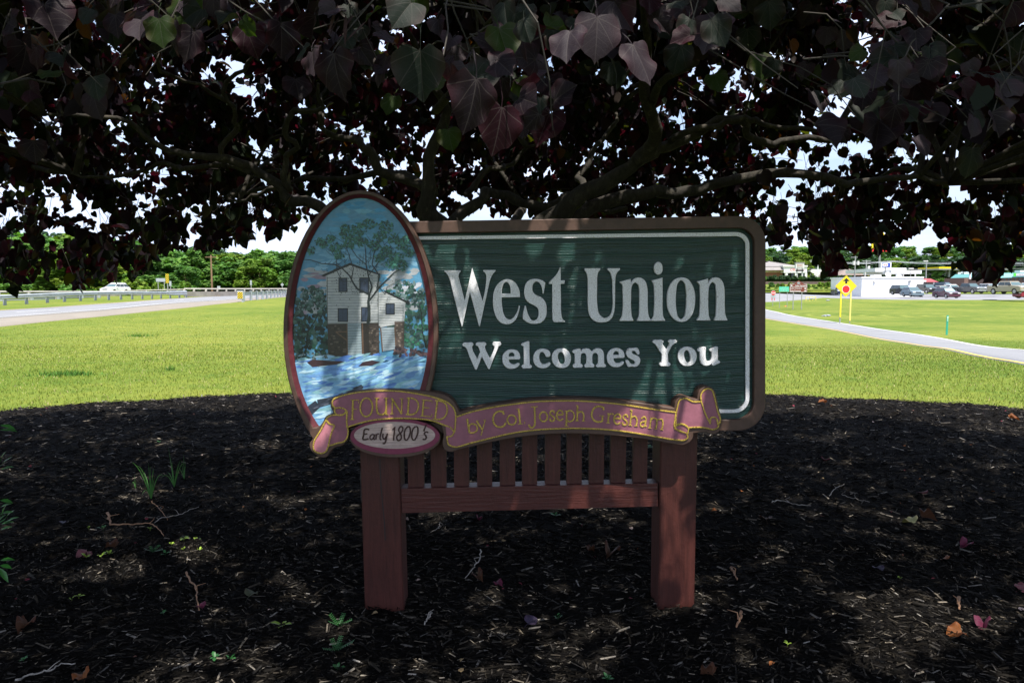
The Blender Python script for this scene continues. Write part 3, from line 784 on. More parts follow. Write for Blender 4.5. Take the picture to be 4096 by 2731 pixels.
letter("160,180 200,155 330,147 450,150 492,185 485,225 458,255* 500,335 575,440* 640,340 678,245* 640,220 635,180 670,145 770,140 870,150 900,185 890,220 820,260 770,300 690,430 625,560* 625,680 632,815* 685,850 698,890 675,932 530,942 390,930 362,890 375,855 425,825* 435,700 435,580* 380,500 300,370 240,280 220,262 175,235 155,210", *a5)
letter("1210,355 1310,370 1400,425 1470,510 1497,620 1480,750 1420,860 1330,920 1210,942 1100,925 1010,860 950,770 925,650 950,520 1010,430 1100,375", *a5, holes=["1185,458 1240,485 1285,560 1308,650 1310,740 1290,810 1225,842 1175,800 1130,700 1112,590 1125,510"])
letter("1525,445 1560,410 1640,375 1740,358 1772,370 1773,450* 1768,640 1780,730 1810,780 1850,795 1910,780 1945,720 1958,640 1955,500* 1900,485 1888,455 1910,430 2000,385 2120,353 2140,375* 2138,560 2142,760* 2200,795 2210,825 2180,850 2100,890 1985,925 1965,915 1955,850* 1900,905 1780,932 1700,915 1640,865 1605,790 1592,640 1590,510* 1535,485", *a5)

# ---- oval with painted scene
def egg(cx, cy, a, bt, bb, n=72, skew=0.0):
    return [Vector((cx + a * math.cos(t), cy + (bb if math.sin(t) > 0 else bt) * math.sin(t))) for t in (2 * math.pi * k / n for k in range(n))]
def ycut(p):
    lim = float(np.interp(p.x, [1280, 1330, 1400, 1500], [1760, 1742, 1712, 1690])); return Vector((p.x, min(p.y, lim)))
_egg = egg
egg = lambda *a, **k: [ycut(p) for p in _egg(*a, **k)]
EGG_I = lambda da=0: [Vector((p.x, min(p.y, ycut(p).y - 6 + da * .3))) for p in egg(1442, 1330, 272 + da, 533 + da, 480 + da)]
plate('oval_frame', [Vector((p.x, p.y + (4 if p.y > 1680 else 0))) for p in egg(1442, 1330, 310, 569, 530)], 0.062, -0.01, M['frame_brown'], TS, holes=[EGG_I(18)], bevel=4)
mo = MB(); Oa = EGG_I(19); Ob = EGG_I(0)
A_ = [unp(p.x, p.y, 0.060) for p in Oa]; B_ = [unp(p.x, p.y, 0.046) for p in Ob]; n = len(A_)
C_ = [p - SN * .012 for p in B_]
mo.add(A_ + B_ + C_, [(i, (i + 1) % n, (i + 1) % n + n, i + n) for i in range(n)] + [(i + n, (i + 1) % n + n, (i + 1) % n + 2 * n, i + 2 * n) for i in range(n)])
mo.build('oval_molding', M['maroon'], TS)

def m_paint():
    t = NT('brushed_oil_paint'); a = t.n('ShaderNodeAttribute', attribute_name='tint'); v = t.coord('Object', (1, 1, 2.5))
    f = t.noise(v, 38, 5, 0.7)
    t.col(t.mix(0.7, a.outputs['Color'], t.ramp(f, [(0.3, (.72, .74, .76)), (0.7, (1.3, 1.26, 1.22))]), 'MULTIPLY'))
    t.set(Roughness=0.33); t.bump(f, 0.35, 0.002); return t.mat
M['oil'] = m_paint()
pv, pf, pc = [], [], []
pr = random.Random(4); lay = [0.036]
def pcx(x, y): return (1100 + x / 1.34, 730 + y / 1.34)
KP = 1.45
def inside(x, y, m_=2):
    X_, Y_ = pcx(x, y)
    if Y_ > ycut(Vector((X_, 9999))).y - 8: return False
    dy = Y_ - 1330; b_ = (480 if dy > 0 else 533)
    return ((X_ - 1442) / (272 + m_)) ** 2 + (dy / (b_ + m_)) ** 2 < 1
def padd(poly, c, jit=0.0, n_=1):
    lay[0] += 2.0e-6
    base = len(pv)
    for x, y in poly: X_, Y_ = pcx(x, y); pv.append(tuple(unp(X_, Y_, lay[0])))
    k = 1 + pr.uniform(-jit, jit); cc = srgb(*c, KP * k)
    pc.extend([cc] * len(poly)); 
    P3 = [Vector((x, y, 0)) for x, y in poly]
    for t in tessellate_polygon([P3]):
        a, b, c_ = (Vector(pv[base + i]) for i in t)
        t = t if (b - a).cross(c_ - a).dot(SN) > 0 else tuple(reversed(t))
        pf.append([base + i for i in t])
def stroke(x0, y0, x1, y1, w, c, jit=0.15):
    if not (inside(x0, y0) and inside(x1, y1)): return
    dx, dy = x1 - x0, y1 - y0; L = math.hypot(dx, dy) or 1; nx_, ny_ = -dy / L * w / 2, dx / L * w / 2
    mx, my = (x0 + x1) / 2 + nx_ * pr.uniform(-.6, .6), (y0 + y1) / 2 + ny_ * pr.uniform(-.6, .6)
    padd([(x0, y0), (mx * .6 + x0 * .4 + nx_, my * .6 + y0 * .4 + ny_), (mx * .5 + x1 * .5 + nx_, my * .5 + y1 * .5 + ny_), (x1, y1), (mx * .5 + x1 * .5 - nx_, my * .5 + y1 * .5 - ny_), (mx * .6 + x0 * .4 - nx_, my * .6 + y0 * .4 - ny_)], c, jit)
def pline(pts, w0, w1, c):
    n_ = len(pts) - 1
    for k, (a, b) in enumerate(zip(pts, pts[1:])):
        wa = w0 + (w1 - w0) * k / n_; wb = w0 + (w1 - w0) * (k + 1) / n_
        dx, dy = b[0] - a[0], b[1] - a[1]; L = math.hypot(dx, dy) or 1; ux, uy = -dy / L / 2, dx / L / 2
        padd([(a[0] + ux * wa, a[1] + uy * wa), (b[0] + ux * wb, b[1] + uy * wb), (b[0] - ux * wb, b[1] - uy * wb), (a[0] - ux * wa, a[1] - uy * wa)], c, .1)
def lerp3(a, b, t): return tuple(a[i] + (b[i] - a[i]) * t for i in range(3))
ell = [((p.x - 1100) * 1.34, (p.y - 730) * 1.34) for p in EGG_I(2)]
padd(ell, (70, 120, 150))
for _ in range(430):      # sky
    y = pr.uniform(92, 700); x = pr.uniform(95, 820); t = (y - 90) / 500
    c = lerp3((40, 116, 158), (125, 150, 165), min(1, t)) if t < .75 else (135, 140, 145)
    if 150 < y < 210 and pr.random() < .25: c = (84, 136, 160)
    if y > 380 and x < 250 and pr.random() < .5: c = (120, 105, 120)
    if y > 480 and x > 650 and pr.random() < .6: c = (150, 155, 165)
    L = pr.uniform(40, 110); stroke(x - L / 2, y + pr.uniform(-5, 5), x + L / 2, y + pr.uniform(-5, 5), pr.uniform(10, 26), c)
def mass(x0, y0, x1, y1, n_, cols, topy=None, sz=(10, 26)):
    for _ in range(n_):
        x = pr.uniform(x0, x1); ty = y0 if topy is None else topy(x)
        y = pr.uniform(ty, y1); L = pr.uniform(*sz); a = pr.uniform(-1.6, 1.6)
        stroke(x - L * math.cos(a) / 2, y - L * math.sin(a) / 2, x + L * math.cos(a) / 2, y + L * math.sin(a) / 2, L * pr.uniform(.4, .8), pr.choice(cols))
GR = [(28, 52, 50), (20, 38, 40), (45, 72, 66), (60, 88, 82), (24, 60, 50)]
mass(93, 560, 285, 950, 420, GR + [(15, 26, 30)], lambda x: 600 - 40 * math.sin((x - 93) / 60), (14, 36))
mass(600, 520, 822, 890, 400, GR + [(25, 70, 55), (40, 60, 62)], lambda x: 560 + 30 * math.sin(x / 40), (14, 34))
for c, n_, (xa, ya, xb, yb) in (((78, 100, 102), 50, (110, 570, 280, 680)), ((86, 106, 108), 50, (640, 520, 800, 640)), ((38, 92, 70), 30, (690, 730, 800, 870))):
    mass(xa, ya, xb, yb, n_, [c], None, (8, 20))
for p in ([(165, 905), (170, 840), (180, 790), (150, 730)], [(175, 800), (215, 740), (230, 700)], [(810, 880), (790, 800), (785, 700), (770, 640)]): pline(p, 7, 3, (22, 26, 28))
# house
WL = (150, 154, 156); DK = (24, 28, 30)
padd([(555, 590), (590, 582), (700, 636), (692, 752), (555, 778)], WL)
padd([(272, 500), (405, 440), (558, 492), (552, 752), (282, 757)], (144, 148, 150))
for k in range(17): y = 512 + k * 15; pline([(278, y), (400, y + pr.uniform(-2, 2)), (554, y + pr.uniform(-2, 2))], 2.0, 1.6, (70, 78, 76))
for k in range(12): y = 600 + k * 14; pline([(557, y), (630, y + 1), (min(690, 640 + k * 12), y + 3)], 2.0, 1.6, (66, 72, 70))
padd([(246, 498), (402, 430), (562, 490), (562, 498), (402, 444), (262, 505)], DK)
padd([(585, 578), (718, 640), (714, 650), (585, 588)], DK)
pline([(553, 492), (553, 765)], 4, 4, (60, 66, 66)); pline([(279, 505), (282, 757)], 4, 3, (60, 66, 66))
for x0, y0, x1, y1 in ((345, 516, 383, 582), (457, 514, 499, 587), (341, 678, 386, 742), (466, 672, 507, 742), (597, 652, 637, 703)):
    padd([(x0 - 5, y0 - 5), (x1 + 5, y0 - 5), (x1 + 5, y1 + 5), (x0 - 5, y1 + 5)], (20, 22, 26)); padd([(x0, y0), (x1, y0), (x1, y1), (x0, y1)], (46, 56, 74))
    pline([((x0 + x1) / 2, y0), ((x0 + x1) / 2, y1)], 2, 2, (30, 36, 48))
padd([(281, 757), (556, 752), (560, 935), (285, 940)], (48, 42, 40)); padd([(640, 745), (692, 745), (692, 890), (646, 892)], (70, 60, 56))
for _ in range(150):
    x = pr.uniform(285, 550); y = pr.uniform(762, 925); w_ = pr.uniform(8, 18); padd([(x, y), (x + w_, y), (x + w_, y + 7), (x, y + 8)], pr.choice([(70, 62, 58), (36, 32, 32), (84, 76, 70), (56, 48, 46)]), .2)
for _ in range(26):
    x = pr.uniform(645, 680); y = pr.uniform(750, 880); padd([(x, y), (x + 10, y), (x + 10, y + 7), (x, y + 7)], pr.choice([(110, 100, 92), (60, 52, 50)]), .2)
padd([(388, 755), (460, 753), (466, 940), (391, 942)], (118, 132, 138)); padd([(472, 752), (502, 752), (505, 932), (480, 938)], (34, 30, 30))
padd([(566, 778), (642, 775), (646, 892), (574, 905)], (122, 134, 142))
for k in range(12): pline([(390, 768 + k * 14), (463, 766 + k * 14)], 2, 2, (66, 70, 72))
for k in range(8): pline([(570, 792 + k * 13), (643, 790 + k * 13)], 2, 2, (70, 74, 78))
for p in ([(386, 755), (388, 945)], [(468, 752), (472, 940)], [(566, 778), (576, 905)], [(642, 775), (648, 892)], [(325, 800), (385, 845)], [(325, 800), (385, 800)]): pline(p, 6, 6, (86, 66, 54))
# big tree in front of the house
TR = (30, 36, 38)
pline([(498, 760), (505, 700), (500, 640), (506, 600)], 17, 12, TR)
pline([(506, 600), (440, 570), (420, 540), (400, 500), (360, 460), (320, 440), (250, 435), (190, 415), (120, 410)], 11, 2.5, TR)
pline([(506, 600), (520, 560), (500, 500), (488, 440), (486, 380), (480, 320)], 10, 3, TR)
pline([(500, 640), (560, 560), (600, 520), (640, 480), (690, 460)], 10, 3, TR)
pline([(545, 570), (560, 500), (520, 440), (530, 380), (560, 320), (570, 260)], 7, 2.5, TR)
pline([(440, 570), (410, 520), (420, 460), (400, 400), (380, 340)], 7, 2.5, TR)
pline([(488, 440), (440, 400), (400, 340), (330, 300)], 5, 2, TR)
pline([(500, 500), (560, 420), (620, 390), (700, 380)], 5, 2, TR)
pline([(420, 530), (360, 530), (330, 470), (330, 410), (290, 350)], 5, 2, TR)
pline([(560, 560), (590, 600), (600, 560), (640, 540)], 4, 2, TR)
for _ in range(60):
    x = pr.uniform(280, 640); y = pr.uniform(300, 470); a = pr.uniform(-2.6, -0.5); L = pr.uniform(25, 60)
    pline([(x, y), (x + L * math.cos(a) * .5, y + L * math.sin(a) * .5 + 3), (x + L * math.cos(a), y + L * math.sin(a))], 2.6, 1.2, TR)
LC = [(24, 66, 56), (40, 92, 80), (18, 48, 46), (58, 112, 98), (32, 78, 66)]
for cx_, cy_, r_ in ((240, 312, 26), (188, 362, 26), (300, 300, 26), (378, 275, 34), (450, 245, 40), (505, 220, 34), (562, 285, 34), (592, 235, 42), (642, 300, 34), (690, 335, 36), (650, 395, 40), (330, 345, 34), (400, 325, 34), (470, 315, 32), (530, 335, 32), (598, 365, 34), (680, 440, 34), (722, 375, 26), (375, 240, 22), (700, 300, 24), (430, 290, 30), (620, 430, 30), (340, 390, 22), (560, 400, 26), (260, 330, 20), (165, 335, 14)):
    for _ in range(int(r_ * 2.1)):
        a = pr.uniform(0, 6.28); d = r_ * math.sqrt(pr.random()); x, y = cx_ + d * math.cos(a), cy_ + d * .8 * math.sin(a)
        L = pr.uniform(6, 15); b_ = pr.uniform(0, 3.14); stroke(x, y, x + L * math.cos(b_), y + L * math.sin(b_), L * .7, pr.choice(LC), .2)
for _ in range(170):      # dark speckled twigs
    x = pr.gauss(430, 90); y = pr.gauss(560, 50) if pr.random() < .5 else pr.gauss(470, 30)
    if 200 < x < 640: stroke(x, y, x + 4, y + 4, 4, (26, 32, 34))
# water
padd([p for p in ell if p[1] > 930] , (96, 138, 170))
WC = [(120, 160, 188), (96, 138, 176), (140, 172, 190), (84, 122, 168), (108, 150, 176), (150, 178, 190), (70, 106, 164), (100, 144, 164), (112, 152, 160)]
for _ in range(760):
    y = pr.uniform(925, 1340); x = pr.uniform(100, 815); L = pr.uniform(36, 120); s_ = (-0.30 if x > 400 else -0.16) + pr.uniform(-.1, .1)
    stroke(x - L / 2, y - s_ * L / 2, x + L / 2, y + s_ * L / 2, pr.uniform(6, 20), pr.choice(WC))
mass(640, 885, 815, 928, 50, [(70, 55, 62), (50, 42, 50), (90, 72, 74)], None, (12, 30))
mass(110, 915, 285, 945, 30, [(90, 100, 100), (60, 75, 74)], None, (8, 16))
padd([(172, 965), (200, 948), (300, 955), (375, 958), (330, 975), (200, 988)], (52, 36, 42)); padd([(446, 985), (470, 962), (520, 952), (566, 962), (520, 980)], (48, 34, 42))
LG = (40, 46, 58)
pline([(182, 1225), (230, 1185), (300, 1168), (380, 1145), (430, 1115), (468, 1090)], 50, 20, LG)
for _ in range(26):
    t = pr.random(); x = 190 + 260 * t; y = 1212 - 110 * t + pr.uniform(-14, 14); stroke(x, y, x + 34, y - 12, 6, pr.choice([(60, 66, 80), (26, 30, 40), (76, 80, 92)]))
pnt = mesh_np('painting', np.array(pv), np.array(pf), M['oil'], TS, col=np.array(pc))

# ---- ribbon
def A(s_, **k): return parse(s_, 1200, 1500, 2.352, **k)
BACK = parse("105,505 90,540 120,600* 88,650 100,700 150,750 200,775 250,770 285,720 330,680 400,660 445,610 445,500* 500,480 650,440 850,418 1050,418 1250,440 1330,475* 1352,560 1340,650 1360,700 1410,722 1500,700 1700,650 1900,610 2120,575 2300,558 2517,550 2717,553 2967,570 3167,590 3367,620 3517,648 3617,655 3667,630 3697,590 3702,547* 3817,537 3897,557 3947,520 3962,480 3967,440 3962,380 3947,330 3917,200 3897,140 3857,110 3807,110 3757,150 3742,195 3737,225 3677,215 3617,198 3567,215 3537,250 3522,310* 3367,285 3217,262 3017,240 2817,225 2617,217 2417,218 2217,228 1900,265 1700,300 1500,345* 1470,290 1440,240 1390,200 1300,170 1150,150 1000,138 800,132 600,142 450,170 350,200 300,230 285,290 310,355 240,390 215,440 170,490", 1200, 1500, 2.352, n=4)
plate('ribbon_backing', BACK, 0.082, 0.004, M['frame_brown'], TS, bevel=2.5)
PCS = [
 ("310,235 380,200 500,170 680,150 900,150 1100,175 1280,215 1400,265 1450,320 1465,380 1460,480 1455,540* 1410,490 1370,475 1250,430 1050,408 850,408 650,430 500,470 440,490* 440,400 440,340 400,310 330,310* 305,280", 0),
 ("330,310* 400,310 440,335* 400,375 345,370 325,340", 0),
 ("440,350* 438,440 450,560 420,620 350,640 265,668* 290,560 325,470* 270,450 250,410 290,380 345,375 400,370", 0),
 ("245,420* 205,500 125,665 130,700 200,735 240,720 265,668* 290,560 325,470* 270,455", 1),
 ("1465,395* 1600,350 1800,305 2000,275 2217,250 2417,243 2617,243 2817,255 3017,275 3217,305 3417,335 3537,350* 3527,420 3525,490 3547,515 3637,545* 3647,590 3617,610 3557,610 3417,590 3217,555 3017,525 2817,507 2617,500 2417,503 2217,515 2000,545 1800,590 1600,640 1430,670 1395,650 1385,600 1380,580* 1430,570 1450,530", 0),
 ("1370,475* 1410,490 1450,535* 1435,570 1380,582*", 0),
 ("3537,470* 3537,400 3552,300 3577,235 3627,220 3697,250 3777,250* 3817,370 3862,455* 3867,400 3907,400 3932,440 3937,480 3897,510 3817,495 3757,490 3657,495* 3617,465 3567,458", 0),
 ("3777,250* 3772,190 3807,140 3837,128 3877,145 3897,200 3927,330 3952,440 3932,470* 3917,410 3887,395 3862,410 3862,460* 3817,370", 0),
 ("3537,480* 3567,465 3617,470 3657,500* 3647,550* 3567,520 3527,500", 0)]
def tape(mb, pts, w, off, h=0.0035, closed=True):
    """raised bead following a line on the sign face (w in px)"""
    P = [p for k, p in enumerate(pts) if k == 0 or (p - pts[k - 1]).length > 1.0]; n_ = len(P)
    L_, R_, L2, R2 = [], [], [], []
    for k in range(n_):
        a = P[k - 1] if (closed or k > 0) else P[k]; b = P[(k + 1) % n_] if (closed or k < n_ - 1) else P[k]
        d = (b - a); d = d / max(d.length, 1e-6); nn = Vector((-d.y, d.x)) * w / 2
        ww = nn * 0.62
        L_.append(unp(P[k].x + nn.x, P[k].y + nn.y, off)); R_.append(unp(P[k].x - nn.x, P[k].y - nn.y, off))
        L2.append(unp(P[k].x + ww.x, P[k].y + ww.y, off + h)); R2.append(unp(P[k].x - ww.x, P[k].y - ww.y, off + h))
    rng_ = range(n_ if closed else n_ - 1)
    for X_, Y_ in ((L_, L2), (L2, R2), (R2, R_)):
        mb.add(X_ + Y_, [(i, (i + 1) % n_, (i + 1) % n_ + n_, i + n_) for i in rng_])
    if not closed:
        mb.add([L_[0], L2[0], R2[0], R_[0]], [(0, 1, 2, 3)]); mb.add([L_[-1], L2[-1], R2[-1], R_[-1]], [(3, 2, 1, 0)])
edge = MB()
for k, (s_, li) in enumerate(PCS):
    o = A(s_, n=4)
    plate('ribbon_face', o, 0.0842 + 0.0004 * k, 0.08, M['ribbon_light'] if li else M['ribbon'], TS)
    if k != 5: tape(edge, o, 6.2, 0.0846 + 0.0004 * k)
edge.build('gold_edging', M['gold'], TS)
# small oval plaque
def ell_(cx, cy, a, b, n=48): return [Vector((1200 + (cx + a * math.cos(2 * math.pi * k / n)) / 2.352, 1500 + (cy + b * math.sin(2 * math.pi * k / n)) / 2.352)) for k in range(n)]
plate('plaque_rim', ell_(895, 590, 428, 186), 0.070, 0.02, M['frame_brown'], TS, bevel=2)
plate('plaque_band', ell_(893, 575, 421, 168), 0.0745, 0.06, M['ribbon'] if 0 else m_painted_wood('plaque_plum', (0.2, 0.035, 0.075), 0.45, (2, 2, 4), .2), TS)
plate('plaque_face', ell_(890, 565, 382, 126), 0.0765, 0.06, M['oval_wood'], TS)

# ---- lettering strokes (unit box, y down); last number = weight
G = {
'F': ["1:.28,0* .28,1*", ".55:0,.01* 1,.01* .96,.16*", ".55:.28,.47* .76,.47*", ".5:.02,1* .55,1*"],
'O': ["O"], 'o': ["O"], '0': ["O"],
'U': ["1:.16,0* .16,.6 .22,.86 .46,1 .72,.93 .84,.7*", "1:.84,0* .84,1*", ".5:0,0* .34,0*", ".5:.66,0* 1,0*", ".5:.84,1* 1,1*"],
'N': [".7:.14,0* .14,1*", "1:.1,0* .86,1*", ".7:.86,0* .86,1*", ".5:0,1* .3,1*", ".5:.68,0* 1,0*", ".5:0,0* .2,0*"],
'D': ["1:.18,0* .18,1*", ".85:.02,.01 .5,0 .84,.14 1,.45 .88,.8 .55,.98 .02,.99"],
'E': ["1:.2,0* .2,1*", ".55:.02,.01* .92,.01* .94,.16*", ".55:.2,.47* .75,.47*", ".55:.02,.99* 1,.99* 1,.82*"],
'b': ["1:.14,0* .14,.98*", ".8:.14,.58 .38,.4 .72,.42 .98,.62 .94,.86 .62,1 .3,.99 .14,.92", ".5:0,.02* .14,0*"],
'y': ["1:.08,.02* .52,.66*", ".6:.95,.0* .3,1*", ".5:0,0* .25,0*", ".5:.75,0* 1,0*"],
'C': ["1:.95,.24 .88,.08 .6,0 .28,.1 .06,.36 .05,.66 .25,.92 .58,1 .86,.93 1,.76", ".5:.95,.0* .95,.26*"],
'l': ["1:.5,0* .5,1*", ".5:.1,.04* .5,0*", ".5:.1,1* .9,1*"],
'.': ["1.3:.4,.5* .7,.5*"],
'J': ["1:.66,0* .66,.6 .62,.86 .4,1 .14,.97 .04,.84", ".5:.3,0* 1,0*"],
's': [".9:.9,.22 .8,.05 .5,0 .18,.1 .14,.3 .4,.46 .76,.6 .94,.78 .76,.96 .4,1 .12,.92 .06,.72"],
'e': [".9:.05,.46* .95,.42* .9,.18 .6,0 .28,.06 .06,.34 .06,.68 .3,.95 .62,1 .96,.82"],
'p': ["1:.2,0* .2,1*", ".85:.2,.12 .42,.0 .75,.04 .97,.26 .93,.52 .68,.68 .38,.68 .2,.6", ".5:0,1* .42,1*", ".5:0,.04* .2,0*"],
'h': ["1:.18,0* .18,1*", ".9:.18,.54 .4,.42 .66,.42 .82,.56 .82,.99", ".5:0,1* .38,1*", ".5:.64,1* 1,1*", ".5:0,.02* .18,0*"],
'G': ["1:.93,.22 .84,.07 .56,0 .24,.1 .05,.38 .05,.68 .26,.93 .58,1 .86,.94", "1:.86,.6* .86,.97*", ".5:.62,.6* 1,.6*", ".5:.93,0* .93,.24*"],
'r': ["1:.3,0* .3,1*", ".8:.3,.3 .5,.08 .8,.02 .98,.14", ".5:.04,1* .58,1*", ".5:.05,.04* .3,0*"],
'a': [".9:.14,.22 .3,.05 .58,.0 .76,.14 .78,.4 .78,.86 .98,.96", ".85:.78,.42 .4,.5 .1,.66 .1,.88 .34,1 .62,.94 .78,.78"],
'm': [".9:.1,0* .1,1*", ".85:.1,.24 .26,.06 .42,.06 .5,.24 .5,1", ".85:.5,.24 .66,.06 .82,.06 .9,.24 .9,1", ".5:0,1* .22,1*", ".5:.4,1* .6,1*", ".5:.8,1* 1,1*"],
'1': ["1:.3,.2* .7,0* .45,1*"], '8': ["1:.62,.46 .3,.32 .34,.08 .65,0 .88,.12 .82,.34 .45,.52 .14,.72 .2,.95 .52,1 .8,.86 .78,.62 .62,.46"], "'": ["1:.8,0* .3,1*"],
'iE': ["1:.95,.06 .4,.0 .3,.06 .22,.48 .06,.95*", ".9:.22,.5* .7,.44*", "1:.04,.97 .4,1 .85,.9*"], 'ia': [".9:.9,.1 .5,.02 .12,.3 .06,.78 .3,.98 .66,.7 .9,.08", "1:.9,.05 .8,.5 .78,.9 .98,.95*"], 'ir': ["1:.3,0* .16,1*", ".9:.26,.4 .56,.06 .95,.06*"], 'il': ["1:.75,.0 .5,.35 .22,.9 .5,1*"], 'iy': ["1:.12,.02 .06,.4 .34,.56 .7,.3*", "1:.9,0 .72,.5 .4,.96 .02,.95*"], 'i0': ["1:.62,0 .3,.14 .04,.6 .14,.95 .42,1 .74,.78 .96,.34 .88,.05 .62,0"], 'is': ["1:.95,.1 .6,.02 .35,.2 .5,.45 .66,.68 .5,.95 .05,.94*"], 'i8': ["1:.52,.46 .34,.26 .5,.04 .8,.0 .94,.16 .8,.36 .4,.56 .08,.76 .14,.97 .44,1 .72,.84 .68,.62 .52,.46"]}
def glyph(name, g, x0, y0, x1, y1, rot, th, off, mat, h=0.003):
    mb = MB(); cx_, cy_ = (x0 + x1) / 2, (y0 + y1) / 2; c_, s_ = math.cos(R(rot)), math.sin(R(rot)); w_, h_ = x1 - x0, y1 - y0
    def T(p):
        dx, dy = (p.x - .5) * w_, (p.y - .5) * h_
        return Vector((1200 + (cx_ + dx * c_ - dy * s_) / 2.352, 1500 + (cy_ + dx * s_ + dy * c_) / 2.352))
    for k, st in enumerate(G[g]):
        if st == 'O':
            pts = [Vector((.5 + .47 * math.cos(t), .5 + .49 * math.sin(t))) for t in (2 * math.pi * q_ / 22 for q_ in range(22))]
            tape(mb, [T(p) for p in pts], th / 2.352 * .92, off + .0001 * k, h, True)
        else:
            wgt, rest = st.split(':'); pts = parse(rest, n=4, closed=False)
            tape(mb, [T(p) for p in pts], th * float(wgt) / 2.352, off + .0001 * k, h, False)
    mb.build(name, mat, TS)
BX = 2116.8
for g, x0, y0, x1, y1, r_ in (('F', 472, 232, 552, 418, 2), ('O', 562, 213, 686, 392, 2), ('U', 700, 216, 832, 372, 0), ('N', 850, 220, 975, 364, 1), ('D', 998, 218, 1115, 372, 3), ('E', 1135, 235, 1245, 388, 5), ('D', 1258, 245, 1385, 420, 7),
    ('b', 1570, 405, 1665, 542, -9), ('y', 1665, 425, 1758, 565, -8), ('C', 1812, 340, 1930, 490, -8), ('o', 1948, 375, 2035, 468, -7), ('l', 2038, 314, 2092, 460, -6), ('.', 2100, 436, 2125, 458, 0),
    ('J', 30 + BX, 298, 125 + BX, 492, -2), ('o', 135 + BX, 345, 213 + BX, 437, -2), ('s', 230 + BX, 336, 282 + BX, 432, -1), ('e', 296 + BX, 332, 360 + BX, 425, 0), ('p', 372 + BX, 335, 466 + BX, 480, 1), ('h', 476 + BX, 286, 568 + BX, 430, 2), ('G', 624 + BX, 292, 748 + BX, 440, 3), ('r', 765 + BX, 360, 832 + BX, 450, 4), ('e', 835 + BX, 366, 902 + BX, 460, 5), ('s', 916 + BX, 374, 968 + BX, 470, 5), ('h', 980 + BX, 330, 1070 + BX, 476, 6), ('a', 1084 + BX, 394, 1150 + BX, 486, 7), ('m', 1165 + BX, 404, 1308 + BX, 506, 8)):
    glyph('letter', g, x0, y0, x1, y1, r_, 17.5, 0.0862, M['gold'])
for g, x0, y0, x1, y1 in (('iE', 585, 508, 655, 606), ('ia', 656, 556, 706, 606), ('ir', 708, 550, 745, 604), ('il', 744, 496, 782, 608), ('iy', 776, 546, 826, 645), ('1', 858, 486, 905, 614), ('i8', 905, 484, 972, 612), ('i0', 978, 482, 1040, 610), ('i0', 1048, 482, 1112, 608), ("'", 1148, 464, 1198, 528), ('is', 1150, 532, 1208, 606)):
    glyph('letter', g, x0, y0, x1, y1, 0, 15, 0.0763, M['letter_brown'], 0.005)
# ------------------------------------------------------------------ redbud tree
RB = empty('redbud_tree', (0, 0, 0))
tag(RB, 'low spreading redbud tree with dark purple and green heart-shaped leaves, arching over the welcome sign', 'tree')
def m_bark():
    t = NT('redbud_bark'); v = t.coord('Object', (1, 1, .5)); f = t.noise(v, 26, 6, 0.75); g = t.noise(t.coord('Object'), 3.5, 3)
    a = t.ramp(f, [(0.32, (0.012, 0.010, 0.008)), (0.55, (0.036, 0.031, 0.024)), (0.75, (0.12, 0.105, 0.08))])
    t.col(t.mix(0.6, a, t.ramp(g, [(0.35, (.7, .72, .66)), (0.65, (1.2, 1.15, 1.1))]), 'MULTIPLY'))
    t.set(Roughness=0.9); t.bump(f, 0.9, 0.012); return t.mat
M['bark'] = m_bark()
def m_leaf(name, veins):
    t = NT(name); a = t.n('ShaderNodeAttribute', attribute_name='tint'); c = a.outputs['Color']
    f = t.noise(t.coord('Object'), 9 if not veins else 30, 4, .7)
    c = t.mix(0.7, c, t.ramp(f, [(0.3, (.7, .7, .7)), (0.7, (1.3, 1.3, 1.3))]), 'MULTIPLY')
    if veins:
        uv = t.n('ShaderNodeUVMap'); sx = t.n('ShaderNodeSeparateXYZ'); t.l(uv.outputs['UV'], sx.inputs[0])
        X_, Y_ = sx.outputs['X'], sx.outputs['Y']
        ax = t.math('ABSOLUTE', X_)
        mid = t.math('LESS_THAN', ax, 0.011)
        ang = t.math('ARCTAN2', ax, t.math('ADD', Y_, 0.0))
        rad_ = t.math('SQRT', t.math('ADD', t.math('MULTIPLY', X_, X_), t.math('MULTIPLY', Y_, Y_)))
        vein = mid
        for a0 in (0.55, 1.15, 1.9):
            d = t.math('MULTIPLY', t.math('ABSOLUTE', t.math('SUBTRACT', ang, a0)), rad_)
            vein = t.math('MAXIMUM', vein, t.math('LESS_THAN', d, 0.009))
        # side veins off the midrib
        s_ = t.math('ABSOLUTE', t.math('SUBTRACT', t.math('FRACT', t.math('MULTIPLY', t.math('SUBTRACT', Y_, t.math('MULTIPLY', ax, 0.75)), 6.0)), 0.5))
        sv = t.math('MULTIPLY', t.math('LESS_THAN', s_, 0.035), t.math('LESS_THAN', ang, 0.5))
        vein = t.math('MAXIMUM', vein, t.math('MULTIPLY', sv, 0.6))
        c = t.mix(t.math('MULTIPLY', vein, 0.28), c, (0.13, 0.11, 0.10))
        t.bump(t.math('ADD', vein, t.math('MULTIPLY', f, 1.5)), 0.3, 0.003)
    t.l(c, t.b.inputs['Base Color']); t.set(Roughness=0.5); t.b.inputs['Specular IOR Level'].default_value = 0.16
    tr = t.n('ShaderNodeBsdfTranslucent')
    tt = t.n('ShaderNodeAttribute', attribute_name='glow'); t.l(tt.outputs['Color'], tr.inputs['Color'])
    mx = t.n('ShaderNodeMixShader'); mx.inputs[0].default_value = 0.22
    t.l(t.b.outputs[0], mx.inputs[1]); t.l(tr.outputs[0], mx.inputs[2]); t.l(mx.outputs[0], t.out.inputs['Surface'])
    return t.mat
